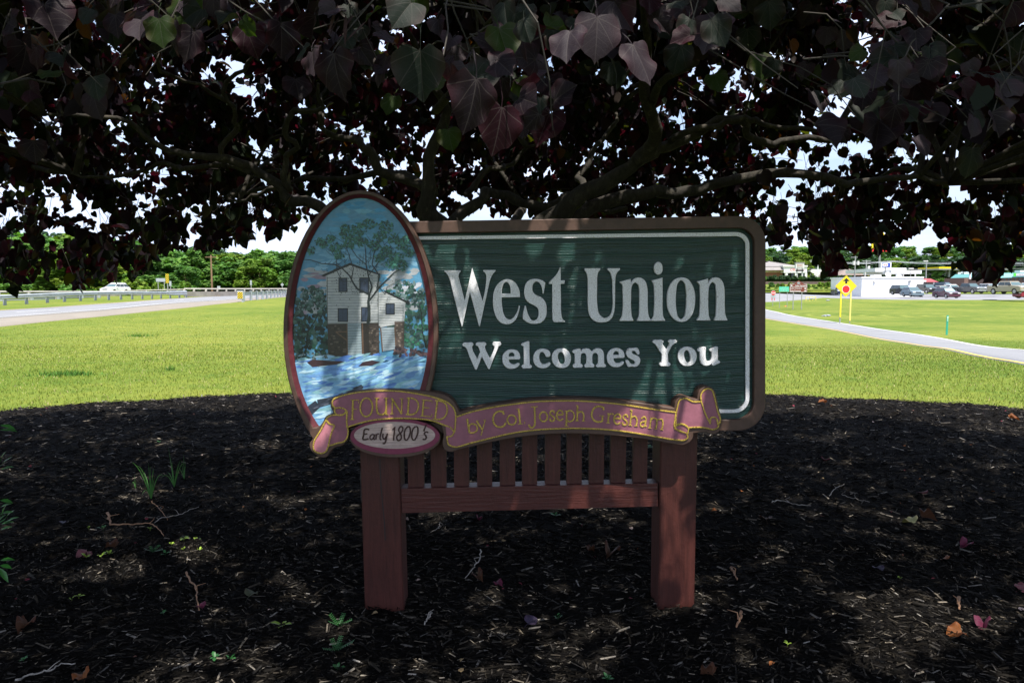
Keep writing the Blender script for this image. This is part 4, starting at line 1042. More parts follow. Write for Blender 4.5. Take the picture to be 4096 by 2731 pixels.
M['leaf_far'] = m_leaf('redbud_leaf', False); M['leaf_near'] = m_leaf('redbud_leaf_veined', True)
trg = np.random.default_rng(77); trr = random.Random(12)

# canopy as an uneven dome
CX0, CY0 = 0.1, 4.7
def can(x, y):
    """normalised radius and azimuth-dependent edge"""
    dx, dy = x - CX0, y - CY0
    sy = np.where(dy < 0, 5.0, 3.75)  # front edge extended unseen over the camera to shade the near leaves
    a = np.arctan2(dy / sy, dx / 6.7)
    r = np.hypot(dx / 6.7, dy / sy) / (1 + .05 * np.sin(a * 5 + 1) + .04 * np.sin(a * 11))
    return r
def ztop(x, y):
    r = np.clip(can(x, y), 0, 1); return 1.9 + 2.35 * np.sqrt(1 - r ** 2.4) + 0.12 * wnoise(x, y, 31, 1.5, 3) + 1.1 * (1 - sstep(.4, 2.6, y))  # front lifted out of view so sky light reaches the sign face
def zbot(x, y):
    r = np.clip(can(x, y), 0, 1.1); return ztop(x, y) - (0.75 + .55 * r)
# lower outline of the foliage as seen from the path
FAR = [(-400, 1230), (0, 1080), (60, 1185), (110, 1130), (170, 1142), (260, 1050), (300, 1168), (340, 1165), (400, 1110), (470, 1120), (560, 1105), (610, 1085), (640, 1010), (800, 1020), (870, 1010), (930, 985), (1090, 968), (1140, 940), (1700, 880), (2900, 900), (3060, 985), (3180, 995), (3240, 965), (3290, 1110), (3345, 1105), (3365, 975), (3430, 1030), (3470, 1030), (3560, 1020), (3600, 960), (3700, 935), (3755, 960), (3785, 1075), (3830, 1085), (3900, 1100), (3930, 1125), (3990, 1140), (4030, 1060), (4096, 1075), (4500, 1150)]
NEAR = [(-400, 700), (0, 520), (137, 640), (400, 500), (640, 330), (1000, 230), (1130, 330), (1300, 400), (1500, 420), (1650, 460), (1850, 600), (2200, 610), (2330, 420), (2500, 330), (2900, 260), (3100, 400), (3250, 600), (3660, 680), (3760, 560), (3900, 700), (4096, 560), (4500, 700)]
def env(tbl, x): return np.interp(x, [p[0] for p in tbl], [p[1] for p in tbl])
def allowed(P, slack=0.0):
    px, py, z = proj(P)
    lim_far = env(FAR, px) + slack; lim_near = env(NEAR, px) + slack
    lim = np.where(z < 3.4, lim_near, lim_far)
    # blend for mid depths
    lim = np.where((z >= 3.0) & (z < 4.2), lim_near + (lim_far - lim_near) * np.clip((z - 3.0) / 1.2, 0, 1), lim)
    ok = (py < lim) | (z < 0.05) | (np.abs(px - 2048) > 3300)
    near = np.hypot(P[:, 0], P[:, 1]) < 0.95
    return ok & ~near & (np.linalg.norm(P - np.array(CAM), axis=1) > 1.15)

# limbs: (px, py, depth, width px)
LIMBS = [
 [(1518, 2080, 5.2, 160), (1524, 1900, 5.2, 140), (1560, 1650, 5.2, 132), (1640, 1300, 5.15, 124), (1710, 980, 5.1, 100), (1735, 800, 5.05, 80), (1722, 640, 5.0, 66), (1745, 440, 4.95, 52), (1700, 260, 4.9, 34), (1650, 60, 4.9, 20)],
 [(1600, 1420, 5.15, 122), (1860, 1180, 5.1, 118), (2180, 880, 5.0, 112), (2400, 760, 4.85, 100), (2560, 640, 4.7, 90), (2600, 500, 4.55, 72), (2612, 357, 4.4, 56), (2590, 150, 4.2, 38), (2560, -100, 4.1, 22)],
 [(2120, 930, 5.05, 80), (2400, 830, 5.1, 66), (2600, 782, 5.1, 58), (2830, 735, 5.05, 48), (3045, 712, 5.0, 44), (3270, 712, 5.0, 38), (3500, 722, 5.1, 30), (3760, 735, 5.2, 20)],
 [(2540, 650, 4.75, 66), (2700, 560, 4.7, 50), (2850, 505, 4.7, 40), (3000, 515, 4.75, 36), (3130, 570, 4.8, 30), (3300, 575, 4.9, 22)],
 [(2680, 565, 4.7, 36), (2790, 500, 4.6, 30), (2960, 490, 4.5, 26), (3200, 500, 4.4, 18), (3450, 520, 4.3, 12)],
 [(1640, 1300, 5.15, 100), (1470, 1020, 5.0, 84), (1268, 835, 4.8, 66), (1130, 735, 4.7, 56), (1000, 690, 4.65, 50), (851, 649, 4.6, 44), (720, 590, 4.5, 36), (595, 553, 4.4, 28), (417, 488, 4.3, 20), (200, 440, 4.2, 12)],
 [(1160, 760, 4.72, 32), (1152, 700, 4.65, 28), (1140, 580, 4.55, 25), (1170, 500, 4.5, 24), (1240, 440, 4.4, 20), (1260, 330, 4.3, 14)],
 [(899, 665, 4.62, 26), (905, 540, 4.5, 24), (928, 417, 4.4, 22), (976, 298, 4.3, 19), (968, 200, 4.2, 15), (940, 60, 4.1, 10)],
 [(1780, 900, 5.1, 66), (1657, 744, 5.15, 50), (1560, 670, 5.2, 46), (1449, 601, 5.2, 42), (1370, 540, 5.2, 34), (1300, 490, 5.2, 24)],
 [(1740, 780, 5.1, 40), (1620, 715, 5.3, 34), (1449, 690, 5.4, 28), (1300, 714, 5.5, 22), (1100, 760, 5.7, 16), (900, 800, 5.9, 10)],
 [(1800, 900, 5.1, 60), (1850, 835, 5.2, 50), (1955, 786, 5.3, 46), (2080, 790, 5.35, 42), (2193, 812, 5.4, 34), (2330, 800, 5.5, 26), (2500, 840, 5.7, 16)],
 [(1860, 780, 5.4, 30), (1950, 700, 5.5, 26), (2045, 640, 5.6, 22), (2150, 590, 5.6, 14)],
 [(2300, 800, 4.95, 40), (2340, 700, 5.3, 30), (2400, 560, 5.5, 22), (2460, 440, 5.6, 14)],
 [(1000, 690, 4.65, 24), (860, 658, 4.8, 22), (680, 660, 5.0, 20), (480, 700, 5.1, 16), (300, 690, 5.2, 10)],
 [(1700, 1200, 5.2, 80), (1860, 1100, 5.4, 70), (2000, 960, 5.9, 60), (2060, 850, 6.6, 40), (2100, 800, 7.2, 20)],
 [(1745, 440, 4.95, 40), (1850, 330, 4.3, 30), (1900, 200, 3.6, 22), (1950, 50, 2.9, 14)],
 [(2605, 420, 4.45, 40), (2700, 260, 3.9, 30), (2850, 100, 3.3, 22), (3000, 0, 2.8, 14)],
 [(928, 417, 4.4, 18), (700, 300, 3.9, 16), (500, 120, 3.4, 13), (300, 0, 2.9, 9)],
]
nodes_p, nodes_l = [], []     # attachment points
def smooth_path(P, n):
    return resample(P, n)
for L in LIMBS:
    P = [at(px, py, d) for px, py, d, w_ in L]; Rr = [w_ / F_PX * d / 2 * .86 for px, py, d, w_ in L]
    n_ = len(P) * 4
    Q = smooth_path(P, n_); tt = np.linspace(0, 1, len(Rr)); rr_ = np.interp(np.linspace(0, 1, n_), tt, Rr)
    w_ = [trr.uniform(0, 6.28) for _ in range(4)]; am = .05
    Q = [q_ + Vector((am * math.sin(i * .55 + w_[0]) + am * .5 * math.sin(i * 1.3 + w_[1]), am * math.sin(i * .5 + w_[2]), am * .7 * math.sin(i * .6 + w_[3]) + trr.gauss(0, .008))) * min(1, i / 5) for i, q_ in enumerate(Q)]
    rr_ = [r_ * (1 + trr.uniform(-.09, .12)) for r_ in rr_]
    first = L is LIMBS[0]
    MB().tube(Q, rr_, 10 if rr_[0] > .03 else 7).build('trunk' if first else 'limb', M['bark'], RB, smooth=True)
    for q_, r_ in list(zip(Q, rr_))[n_ // 3:]: nodes_p.append(q_); nodes_l.append(r_)
def dome_points(n, lo=0.0, hi=1.0, pad=0.98):
    out = []
    while len(out) < n:
        x = trg.uniform(-6.8, 7.0, 400) + CX0; y = trg.uniform(-5.9, 3.9, 400) + CY0
        r = can(x, y); k = (r < pad)
        u = trg.uniform(lo, hi, 400); z = zbot(x, y) + u * (ztop(x, y) - zbot(x, y))
        P = np.stack([x, y, z], 1)[k]; P = P[allowed(P)]
        out += [Vector(p) for p in P]
    trr.shuffle(out); return out[:n]
def grow(targets, sag, seg, r0, r1, prefer=0.0):
    NP = np.array([tuple(p) for p in nodes_p]); new = []; paths = []
    for T in targets:
        d = np.linalg.norm(NP - np.array(T), axis=1)
        # prefer nodes nearer the middle of the tree than the target
        cen = np.hypot(NP[:, 0] - CX0, NP[:, 1] - CY0); ct = math.hypot(T.x - CX0, T.y - CY0)
        cost = d + np.where(cen > ct, 0.8, 0) + np.abs(NP[:, 2] - T.z) * .3
        k = int(cost.argmin()); S = Vector(NP[k]); L = (T - S).length
        if L < 0.06: continue
        P = []; w1 = Vector((trr.gauss(0, 1), trr.gauss(0, 1), trr.gauss(0, .7))) * L * .09
        for i in range(seg + 1):
            t = i / seg; P.append(S.lerp(T, t) + w1 * math.sin(t * math.pi) + Vector((0, 0, sag * L * math.sin(t * math.pi))) + (Vector((trr.gauss(0, .012), trr.gauss(0, .012), trr.gauss(0, .012))) * min(1, L) if 0 < i < seg else Vector()))
        rs = [r0 * min(1.0, .4 + L * .5) * (1 - t) + r1 * t for t in (i / seg for i in range(seg + 1))]
        paths.append((P, rs)); new += P[1:]
    return paths, new
pth, new = grow(dome_points(80, .2, .8), 0.12, 8, .024, .006)
for P, rs in pth: MB().tube(P, rs, 6).build('branch', M['bark'], RB, smooth=True)
nodes_p += new
pth, new = grow(dome_points(420, .1, .95), 0.06, 5, .010, .0035)
tw = MB()
for P, rs in pth: tw.tube(P, rs, 4, cap=False)
nodes_p += new
tw_targets = dome_points(5200, -.05, 1.0, 1.0)
pth, new = grow(tw_targets, 0.03, 4, .005, .002)
for P, rs in pth: tw.tube(P, rs, 3, cap=False)

# leaf positions along the twigs
LP = []
for P, rs in pth:
    a, b = P[0], P[-1]; L = (b - a).length; n_ = trr.randint(8, 21)
    for k in range(n_):
        t = trr.uniform(max(0, 1 - .55 / max(L, .1)), 1.0); i = min(len(P) - 2, int(t * (len(P) - 1)))
        q_ = P[i].lerp(P[i + 1], t * (len(P) - 1) - i)
        LP.append((q_.x + trr.gauss(0, .05), q_.y + trr.gauss(0, .05), q_.z + trr.gauss(-.03, .05)))
# the drooping fringe on the far side and at both ends
fr = []
while len(fr) < 2000:
    px = trr.uniform(-300, 4400)
    if 1180 < px < 3030: continue
    if math.sin(px * .021 + 1) + math.sin(px * .047) + math.sin(px * .0093 + 2) < trr.uniform(-1.6, .6): continue
    e = float(env(FAR, px)); py = e - 18 - abs(trr.gauss(0, 130)); dpt = trr.uniform(5.6, 7.4)
    if trr.random() < .25: dpt = trr.uniform(4.6, 5.6)
    p = at(px, py, dpt)
    if can(p.x, p.y) < 1.12: fr.append(p)
# clump them and drop thin stems to them
for p in fr[:260]:
    up_ = p + Vector((trr.gauss(0, .08), trr.gauss(0, .08), trr.uniform(.15, .4)))
    if float(env(FAR, float(proj(np.array([tuple(p)]))[0][0]))) > 0: tw.tube([up_, up_.lerp(p, .5) + Vector((trr.gauss(0, .02), trr.gauss(0, .02), 0)), p], [.0022, .0018, .0014], 3, cap=False)
LP += [tuple(p) for p in fr]
cur = []
while len(cur) < 95:
    px = trr.uniform(-700, 4800); lim = float(env(NEAR, px)); py = lim - abs(trr.gauss(0, 200)) - 60; dpt = trr.uniform(1.5, 3.0)
    b_ = at(px, py, dpt); a_ = b_ + Vector((trr.uniform(-.45, .45), trr.uniform(-.1, .5), trr.uniform(.25, .5)))
    Q = resample([a_, a_.lerp(b_, .3) + Vector((trr.gauss(0, .06), trr.gauss(0, .06), .05)), a_.lerp(b_, .7) + Vector((trr.gauss(0, .06), trr.gauss(0, .05), .03)), b_], 6); tw.tube(Q, [.0034, .003, .0026, .0022, .0018, .0012], 5, cap=False)
    for k in range(trr.randint(4, 9)):
        q_ = Q[trr.randint(2, 5)]; LP.append((q_.x + trr.gauss(0, .07), q_.y + trr.gauss(0, .06), q_.z + trr.gauss(-.02, .05)))
    cur.append(b_)
LP = np.array(LP); okl = allowed(LP, -12)
# keep the tips above the outline too
tips = LP - np.array([0, 0, .085]); LP = LP[okl & allowed(tips, 14)]
M['twig_dark'] = flat('dark_twig_bark', (.04, .034, .028), .9, var=.4, scale=9)
tq = tw.build('twigs', M['twig_dark'], RB); tag(tq, kind='stuff')

def leaf_frames(P, toward=None, tiltv=1.0):
    n = len(P)
    out = np.stack([P[:, 0] - CX0, (P[:, 1] - CY0) * 1.6, np.zeros(n)], 1); out /= np.linalg.norm(out, axis=1)[:, None] + 1e-6
    rnd = trg.normal(0, 1, (n, 3))
    tip = np.array([0, 0, -.85]) + out * .4 + rnd * .48 * tiltv; tip /= np.linalg.norm(tip, axis=1)[:, None]
    nrm = np.array([0, 0, .55]) + out * .75 + trg.normal(0, 1, (n, 3)) * .5 * tiltv
    if toward is not None: nrm = nrm * .5 + toward
    nrm -= tip * (nrm * tip).sum(1)[:, None]; nrm /= np.linalg.norm(nrm, axis=1)[:, None]
    side = np.cross(tip, nrm)
    return np.stack([side, tip, nrm], -1)      # columns
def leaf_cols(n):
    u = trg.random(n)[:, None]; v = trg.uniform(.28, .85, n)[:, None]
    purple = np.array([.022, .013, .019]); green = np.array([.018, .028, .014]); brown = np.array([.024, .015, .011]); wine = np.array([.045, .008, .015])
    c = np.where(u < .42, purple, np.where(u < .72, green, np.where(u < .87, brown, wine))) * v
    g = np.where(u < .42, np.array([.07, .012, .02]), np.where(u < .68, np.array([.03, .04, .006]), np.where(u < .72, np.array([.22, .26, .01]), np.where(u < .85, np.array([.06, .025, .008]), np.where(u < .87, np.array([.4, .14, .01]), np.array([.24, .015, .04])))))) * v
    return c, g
def add_attr(me, name, c):
    a = me.color_attributes.new(name, 'FLOAT_COLOR', 'POINT'); f = np.ones((len(c), 4), dtype=np.float32); f[:, :3] = c; a.data.foreach_set('color', f.ravel())
half = [(0, 0), (.1, -.06), (.3, -.09), (.5, .05), (.565, .3), (.50, .55), (.32, .75), (.11, .88), (0, 1.0)]
def low_leaf():
    v = [(0, 0, 0), (0, .5, -.02), (0, 1, -.12)]; f = []
    for s_ in (1, -1):
        b_ = len(v); v += [(s_ * x, y, .16 * x + .05 * math.sin(y * 3) - .1 * y * y) for x, y in ((.24, -.13), (.47, .07), (.5, .34), (.3, .7))]
        fs = [(0, b_, b_ + 1), (0, b_ + 1, 1), (1, b_ + 1, b_ + 2), (1, b_ + 2, b_ + 3), (1, b_ + 3, 2)]
        f += fs if s_ > 0 else [tuple(reversed(q_)) for q_ in fs]
    return np.array(v, dtype=float), np.array(f)
lv_, lf_ = low_leaf()
dist = np.linalg.norm(LP - np.array(CAM), axis=1)
nearmask = dist < 2.9
inview = proj(LP); iv = (inview[2] > 0) & (np.abs(inview[0] - 2048) < 2300) & (inview[1] > -200)
order = np.argsort(np.where(iv, dist, 99)); hero_n = 235
near_idx = order[:hero_n]; mask = np.ones(len(LP), bool); mask[near_idx] = False
rx = trg.uniform(-6.8, 7.0, 30000) + CX0; ry = trg.uniform(-5.9, 3.9, 30000) + CY0; kk = can(rx, ry) < .97; rx, ry = rx[kk], ry[kk]
rz = ztop(rx, ry) + trg.uniform(-.12, .22, len(rx)); SHADE_LEAVES = np.stack([rx, ry, rz], 1)  # extra leaves on top of the crown, added to deepen shade below
# sun flecks shaped here: leaves dropped along the sun direction, most at the front
def sun_gap(P_, thr=.62):
    k_ = P_[:, 2] / SD.z; gx_, gy_ = P_[:, 0] - SD.x * k_, P_[:, 1] - SD.y * k_
    thr = thr - .75 * (1 - sstep(2.4, 4.3, gy_))
    return (wnoise(gx_, gy_, 55, 3.6, 4) > thr) & (P_[:, 2] > 2.1) & (np.linalg.norm(P_ - np.array(CAM), axis=1) > 1.6)
SHADE_LEAVES = SHADE_LEAVES[allowed(SHADE_LEAVES, -60) & ~sun_gap(SHADE_LEAVES)][:16000]
mask &= ~sun_gap(LP, .85)
P = LP[mask]; nl_ = len(P); P = np.concatenate([P, SHADE_LEAVES]); n = len(P); fr_ = leaf_frames(P); size = trg.uniform(.05, .115, n); size[nl_:] *= 1.15
# the added shade leaves lie flatter
fl = rot_np(trg.uniform(0, 6.28, n), trg.normal(0, .5, n), trg.normal(0, .5, n)); fr_[nl_:] = fl[nl_:]
asp = trg.uniform(.8, 1.08, n); Ms = fr_ * np.stack([size * asp, size, size * trg.uniform(.2, 2.4, n)], -1)[:, None, :]
c, g = leaf_cols(n)
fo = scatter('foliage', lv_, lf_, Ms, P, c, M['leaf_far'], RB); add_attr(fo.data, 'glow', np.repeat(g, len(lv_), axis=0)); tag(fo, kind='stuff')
N_LEAVES = n

# finely modelled leaf, six shapes
def fine_leaf(seed, col, glow):
    r_ = random.Random(seed); v = []; f = []; uvs = []
    outl = parse(' '.join('%f,%f' % p + ('*' if k in (0, len(half) - 1) else '') for k, p in enumerate(half)), n=3, closed=False)
    ph_ = [r_.uniform(0, 6.28) for _ in range(3)]; outl = [(p.x * (1 + .035 * math.sin(p.y * 9 + ph_[0]) + .012 * math.sin(p.y * 23 + ph_[1])), p.y + .02 * math.sin(p.x * 19 + ph_[2]) * (0 < i_ < len(outl) - 1)) for i_, p in enumerate(outl)]; nr_ = 5; wob = [r_.uniform(0, 6.28) for _ in range(4)]; fold = r_.choice([-.1, .2, .5, .9, 1.5]); curl = r_.uniform(.0, .4); rip = r_.uniform(.02, .085)
    asym = r_.uniform(.92, 1.08)
    def zz(x, y, s_):
        e = abs(x) / .48
        return fold * abs(x) * .6 - curl * y * y + rip * e * e * math.sin(9 * y + wob[0] + s_) + .3 * rip * math.sin(17 * x + wob[1]) - .16 * e * e * abs(x) * fold
    spine = [(0, y) for y in np.linspace(0, 1, len(outl))]
    for s_ in (1, -1):
        b_ = len(v)
        for k, (x, y) in enumerate(outl):
            sy = k / (len(outl) - 1)
            for j_ in range(nr_ + 1):
                t = j_ / nr_; X_ = x * t * s_ * (asym if s_ > 0 else 1); Y_ = (sy ** 1.15) * (1 - t) + y * t
                v.append((X_, Y_, zz(X_, Y_, s_))); uvs.append((X_, Y_))
        m_ = nr_ + 1
        for k in range(len(outl) - 1):
            for j_ in range(nr_):
                q_ = (b_ + k * m_ + j_, b_ + k * m_ + j_ + 1, b_ + (k + 1) * m_ + j_ + 1, b_ + (k + 1) * m_ + j_)
                f.append(q_ if s_ > 0 else tuple(reversed(q_)))
    # petiole
    b_ = len(v)
    for k in range(4):
        t = k / 3
        for a in range(3):
            v.append((.012 * math.cos(a * 2.1) + .05 * t * r_.uniform(-1, 1), -.6 * t, -.012 * math.sin(a * 2.1) - .2 * t * t)); uvs.append((0.3, 0.2))
    for k in range(3):
        for a in range(3): f.append((b_ + k * 3 + a, b_ + k * 3 + (a + 1) % 3, b_ + (k + 1) * 3 + (a + 1) % 3, b_ + (k + 1) * 3 + a))
    v = np.array(v, dtype=float)
    cc = np.tile(np.array(col), (len(v), 1)); gg = np.tile(np.array(glow), (len(v), 1))
    edge_ = np.clip((np.abs(v[:, 0]) / .5) ** 3 + np.clip(v[:, 1] - .75, 0, 1), 0, 1)[:, None]; cc = cc * (1 - .3 * edge_) + np.array([.06, .012, .018]) * .3 * edge_
    o = mesh_np('leaf', v, np.array(f), M['leaf_near'], None, col=cc, smooth=True, uv=uvs); add_attr(o.data, 'glow', gg)
    me = o.data; bpy.data.objects.remove(o); return me
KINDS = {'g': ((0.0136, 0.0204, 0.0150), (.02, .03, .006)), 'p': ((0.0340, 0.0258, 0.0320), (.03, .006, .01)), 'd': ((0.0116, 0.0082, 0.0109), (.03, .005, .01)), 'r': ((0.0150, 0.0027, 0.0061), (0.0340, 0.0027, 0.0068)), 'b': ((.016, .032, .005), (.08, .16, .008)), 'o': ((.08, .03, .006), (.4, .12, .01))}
LM = {k: [fine_leaf(i * 10 + ord(k), *kv) for i in range(7)] for k, kv in KINDS.items()}
def put_leaf(P3, Mx, size, kind, i):
    o = bpy.data.objects.new('leaf', LM[kind][i % 7]); link(o); o.parent = RB
    mm = Matrix([[Mx[r][c_] * size for c_ in range(3)] + [P3[r]] for r in range(3)] + [[0, 0, 0, 1]]); o.matrix_world = mm
# leaves read off the photograph (px, py of the centre, size px, kind, depth)
HERO = [(2044,131,155,'g'),(1687,298,200,'g'),(1520,280,125,'p'),(1824,214,92,'p'),(1895,417,225,'d'),(1996,518,200,'r'),(2175,512,150,'r'),(2389,149,180,'p'),(2490,60,150,'p'),(2568,250,180,'p'),
 (2708,235,115,'g'),(2842,134,160,'p'),(2994,159,95,'g'),(3045,273,115,'b'),(3217,286,70,'p'),(3268,407,110,'d'),(3300,540,150,'d'),(3510,540,150,'d'),(3624,585,150,'p'),(3720,477,110,'p'),(3605,420,120,'g'),
 (3452,394,66,'g'),(3478,451,100,'g'),(3306,146,80,'p'),(3382,165,80,'p'),(4063,172,90,'g'),(3885,649,120,'g'),(494,60,110,'p'),(420,70,90,'p'),(452,137,95,'g'),(381,423,115,'p'),(137,607,95,'d'),(1190,357,105,'d'),
 (1339,298,185,'d'),(1250,250,120,'p'),(1170,130,90,'b'),(71,60,75,'d'),(53,340,100,'g'),(200,80,170,'d'),(100,240,130,'d'),(1560,420,85,'b'),(1800,560,90,'b'),(3170,190,60,'o'),(2870,330,90,'b'),(3380,300,110,'g'),
 (3800,300,70,'p'),(3680,330,80,'g'),(2230,170,110,'g'),(2650,60,110,'d'),(3500,30,110,'p'),(3700,40,130,'r'),(4020,60,120,'r'),(1430,130,80,'g'),(900,60,80,'p'),(1660,40,120,'b'),(700,200,70,'g'),(350,120,80,'o'),
 (3080,60,110,'g'),(2760,40,120,'d'),(3230,60,90,'d'),(2950,40,90,'b'),(2450,290,90,'g'),(1940,300,80,'p'),(2100,400,80,'r')]
hi = 0
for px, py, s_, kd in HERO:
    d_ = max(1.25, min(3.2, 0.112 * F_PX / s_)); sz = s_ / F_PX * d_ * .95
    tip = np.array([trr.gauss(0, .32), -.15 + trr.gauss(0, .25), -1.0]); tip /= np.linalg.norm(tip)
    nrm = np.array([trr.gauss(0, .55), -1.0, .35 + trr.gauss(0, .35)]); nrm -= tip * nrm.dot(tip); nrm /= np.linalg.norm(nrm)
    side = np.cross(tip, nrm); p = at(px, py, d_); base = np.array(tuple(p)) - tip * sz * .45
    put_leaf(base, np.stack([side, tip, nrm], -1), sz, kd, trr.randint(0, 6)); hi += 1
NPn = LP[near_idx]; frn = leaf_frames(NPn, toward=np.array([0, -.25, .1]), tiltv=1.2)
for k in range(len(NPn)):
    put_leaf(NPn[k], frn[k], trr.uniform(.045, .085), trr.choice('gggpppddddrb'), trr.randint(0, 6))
# flat seed pods hanging in bunches
pb = np.array([[-.5, 0, 0], [.5, 0, 0], [.55, .5, .1], [-.5, .5, .1], [0, 1, .05], [0, -.25, 0]], dtype=float)
pfc = np.array([[0, 1, 2], [0, 2, 3], [3, 2, 4], [0, 5, 1]])
src = LP[trg.integers(0, len(LP), 420)]; PP = np.repeat(src, 6, axis=0) + trg.normal(0, .03, (2520, 3)); PP = PP[allowed(PP, -40)]
n = len(PP); fp = leaf_frames(PP, tiltv=.35); Ms = fp * np.stack([trg.uniform(.007, .011, n), trg.uniform(.05, .085, n), np.full(n, .02)], -1)[:, None, :]
pc_ = np.array([.05, .03, .028]) * trg.uniform(.5, 1.8, n)[:, None]
sp_ = scatter('seed_pods', pb, pfc, Ms, PP, pc_, M['chips'], RB); tag(sp_, kind='stuff')
print('leaves', N_LEAVES, 'near', len(near_idx) + hi)
# ------------------------------------------------------------------ distant trees
def m_fol(name, c1, c2):
    t = NT(name); a = t.n('ShaderNodeAttribute', attribute_name='tint'); oi = t.n('ShaderNodeObjectInfo')
    c = t.mix(oi.outputs['Random'], c1, c2); c = t.mix(1.0, c, a.outputs['Color'], 'MULTIPLY')
    t.l(c, t.b.inputs['Base Color']); t.set(Roughness=0.7); t.b.inputs['Specular IOR Level'].default_value = 0.2
    tr = t.n('ShaderNodeBsdfTranslucent'); t.l(t.mix(1.0, c, (1.2, 1.4, .5), 'MULTIPLY'), tr.inputs['Color'])
    mx = t.n('ShaderNodeMixShader'); mx.inputs[0].default_value = 0.3
    t.l(t.b.outputs[0], mx.inputs[1]); t.l(tr.outputs[0], mx.inputs[2]); t.l(mx.outputs[0], t.out.inputs['Surface']); return t.mat
M['fol_green'] = m_fol('broadleaf_foliage', (0.0616, 0.1540, 0.0334), (0.1100, 0.2200, 0.0440))
M['fol_light'] = m_fol('spring_foliage', (0.0880, 0.1672, 0.0194), (0.1496, 0.2200, 0.0264))
M['fol_dark'] = m_fol('pine_foliage', (0.028, 0.065, 0.03), (0.045, 0.09, 0.032))
frg = np.random.default_rng(101)
def crown_mesh(name, kind, mat, n=2600, seed=0):
    """leaf clusters on a set of lobes; unit tree: height 1, radius ~.3"""
    g = np.random.default_rng(seed)
    if kind == 'round':
        nl = 34; th = g.uniform(0, 6.28, nl); zz = g.uniform(.05, .93, nl); prof_ = np.sin(np.clip((zz + .12) / 1.13, 0, 1) * math.pi) ** .6
        rr = .27 * prof_ * np.sqrt(g.uniform(.15, 1, nl)); C = np.stack([rr * np.cos(th), rr * np.sin(th), zz], 1); S = g.uniform(.07, .13, nl)
    elif kind == 'pine':
        nl = 30; th = g.uniform(0, 6.28, nl); zz = g.uniform(.12, .97, nl); rr = .20 * (1.05 - zz) ** .6 * g.uniform(.4, 1.1, nl); C = np.stack([rr * np.cos(th), rr * np.sin(th), zz], 1); S = g.uniform(.05, .09, nl)
    else:   # bush: height 1, width ~1.2
        nl = 22; th = g.uniform(0, 6.28, nl); zz = g.uniform(.12, .78, nl); rr = .48 * np.sqrt(g.uniform(0, 1, nl)) * np.sqrt(np.clip(1.05 - zz, 0, 1)); C = np.stack([rr * np.cos(th), rr * np.sin(th), zz], 1); S = g.uniform(.14, .26, nl)
    k = g.integers(0, nl, n); d = g.normal(0, 1, (n, 3)); d /= np.linalg.norm(d, axis=1)[:, None]
    P = C[k] + d * (S[k] * (.55 + .5 * g.random(n)))[:, None] * np.array([1, 1, .8])
    sz = (.024 if kind != 'bush' else .07) * g.uniform(.6, 1.5, n)
    up = d * .8 + g.normal(0, .6, (n, 3)) + np.array([0, 0, .5]); up /= np.linalg.norm(up, axis=1)[:, None]
    a = np.cross(up, g.normal(0, 1, (n, 3))); a /= np.linalg.norm(a, axis=1)[:, None]; b_ = np.cross(up, a)
    base = np.array([[-1, -.6, 0], [.2, -1, .1], [1, .3, 0], [-.1, 1, .12]])
    Ms = np.stack([a, b_, up], -1) * sz[:, None, None]
    V = np.einsum('nij,vj->nvi', Ms, base) + P[:, None, :]
    F_ = np.arange(n * 4).reshape(n, 4)
    lobe = g.uniform(.7, 1.3, nl)[k] * g.uniform(.75, 1.25, n); hue = g.uniform(-.12, .12, n)
    c = np.stack([lobe * (1 + hue), lobe, lobe * (1 - hue)], 1)
    o = mesh_np(name, V.reshape(-1, 3), F_, mat, None, col=np.repeat(c, 4, axis=0)); me = o.data; bpy.data.objects.remove(o); return me
CR = {('round', m_): [crown_mesh('crown', 'round', M[m_], 4000, s_) for s_ in (1, 2, 3, 4)] for m_ in ('fol_green', 'fol_light')}
CR[('pine', 'fol_dark')] = [crown_mesh('crown', 'pine', M['fol_dark'], 2200, s_) for s_ in (11, 12, 13)]
CR[('round', 'fol_dark')] = [crown_mesh('crown', 'round', M['fol_dark'], 2600, s_) for s_ in (21, 22)]
CR[('bush', 'fol_green')] = [crown_mesh('foliage', 'bush', M['fol_green'], 1300, s_) for s_ in (31, 32, 33)]
CR[('bush', 'fol_light')] = [crown_mesh('foliage', 'bush', M['fol_light'], 1300, s_) for s_ in (34, 35)]
CR[('bush', 'fol_dark')] = [crown_mesh('foliage', 'bush', M['fol_dark'], 1300, s_) for s_ in (36, 37)]
tmb = MB().tube([(0, 0, -.05), (.01, 0, .2), (-.01, .005, .5), (0, 0, .85)], [.022, .017, .011, .004], 6)
for k in range(7):
    a = k * 2.4; z = .3 + .07 * k; tmb.tube([(0, 0, z), (.1 * math.cos(a), .1 * math.sin(a), z + .09), (.17 * math.cos(a), .17 * math.sin(a), z + .14)], [.008, .005, .002], 4, cap=False)
_o = tmb.build('trunk', M['wood_pole']); TRUNK = _o.data; bpy.data.objects.remove(_o)
def tree(name, kind, mat, P, h, wid=1.0, label=None, cat='tree', group=None):
    root = empty(name, P, trr.uniform(0, 6.28)); tag(root, label, cat, group)
    if kind != 'bush':
        t_ = bpy.data.objects.new('trunk', TRUNK); link(t_); t_.parent = root; t_.scale = (h, h, h)
    c_ = bpy.data.objects.new('crown' if kind != 'bush' else 'foliage', trr.choice(CR[(kind, mat)])); link(c_); c_.parent = root; c_.scale = (h * wid, h * wid, h)
    return root
def px_h(px, ytop, Y, z0):     # height from ground z0 that reaches ytop in the picture at distance Y
    return at(px, ytop, Y).z - z0
def nearest(v, tbl): return min(tbl, key=lambda t: abs(t[0] - v))[1]
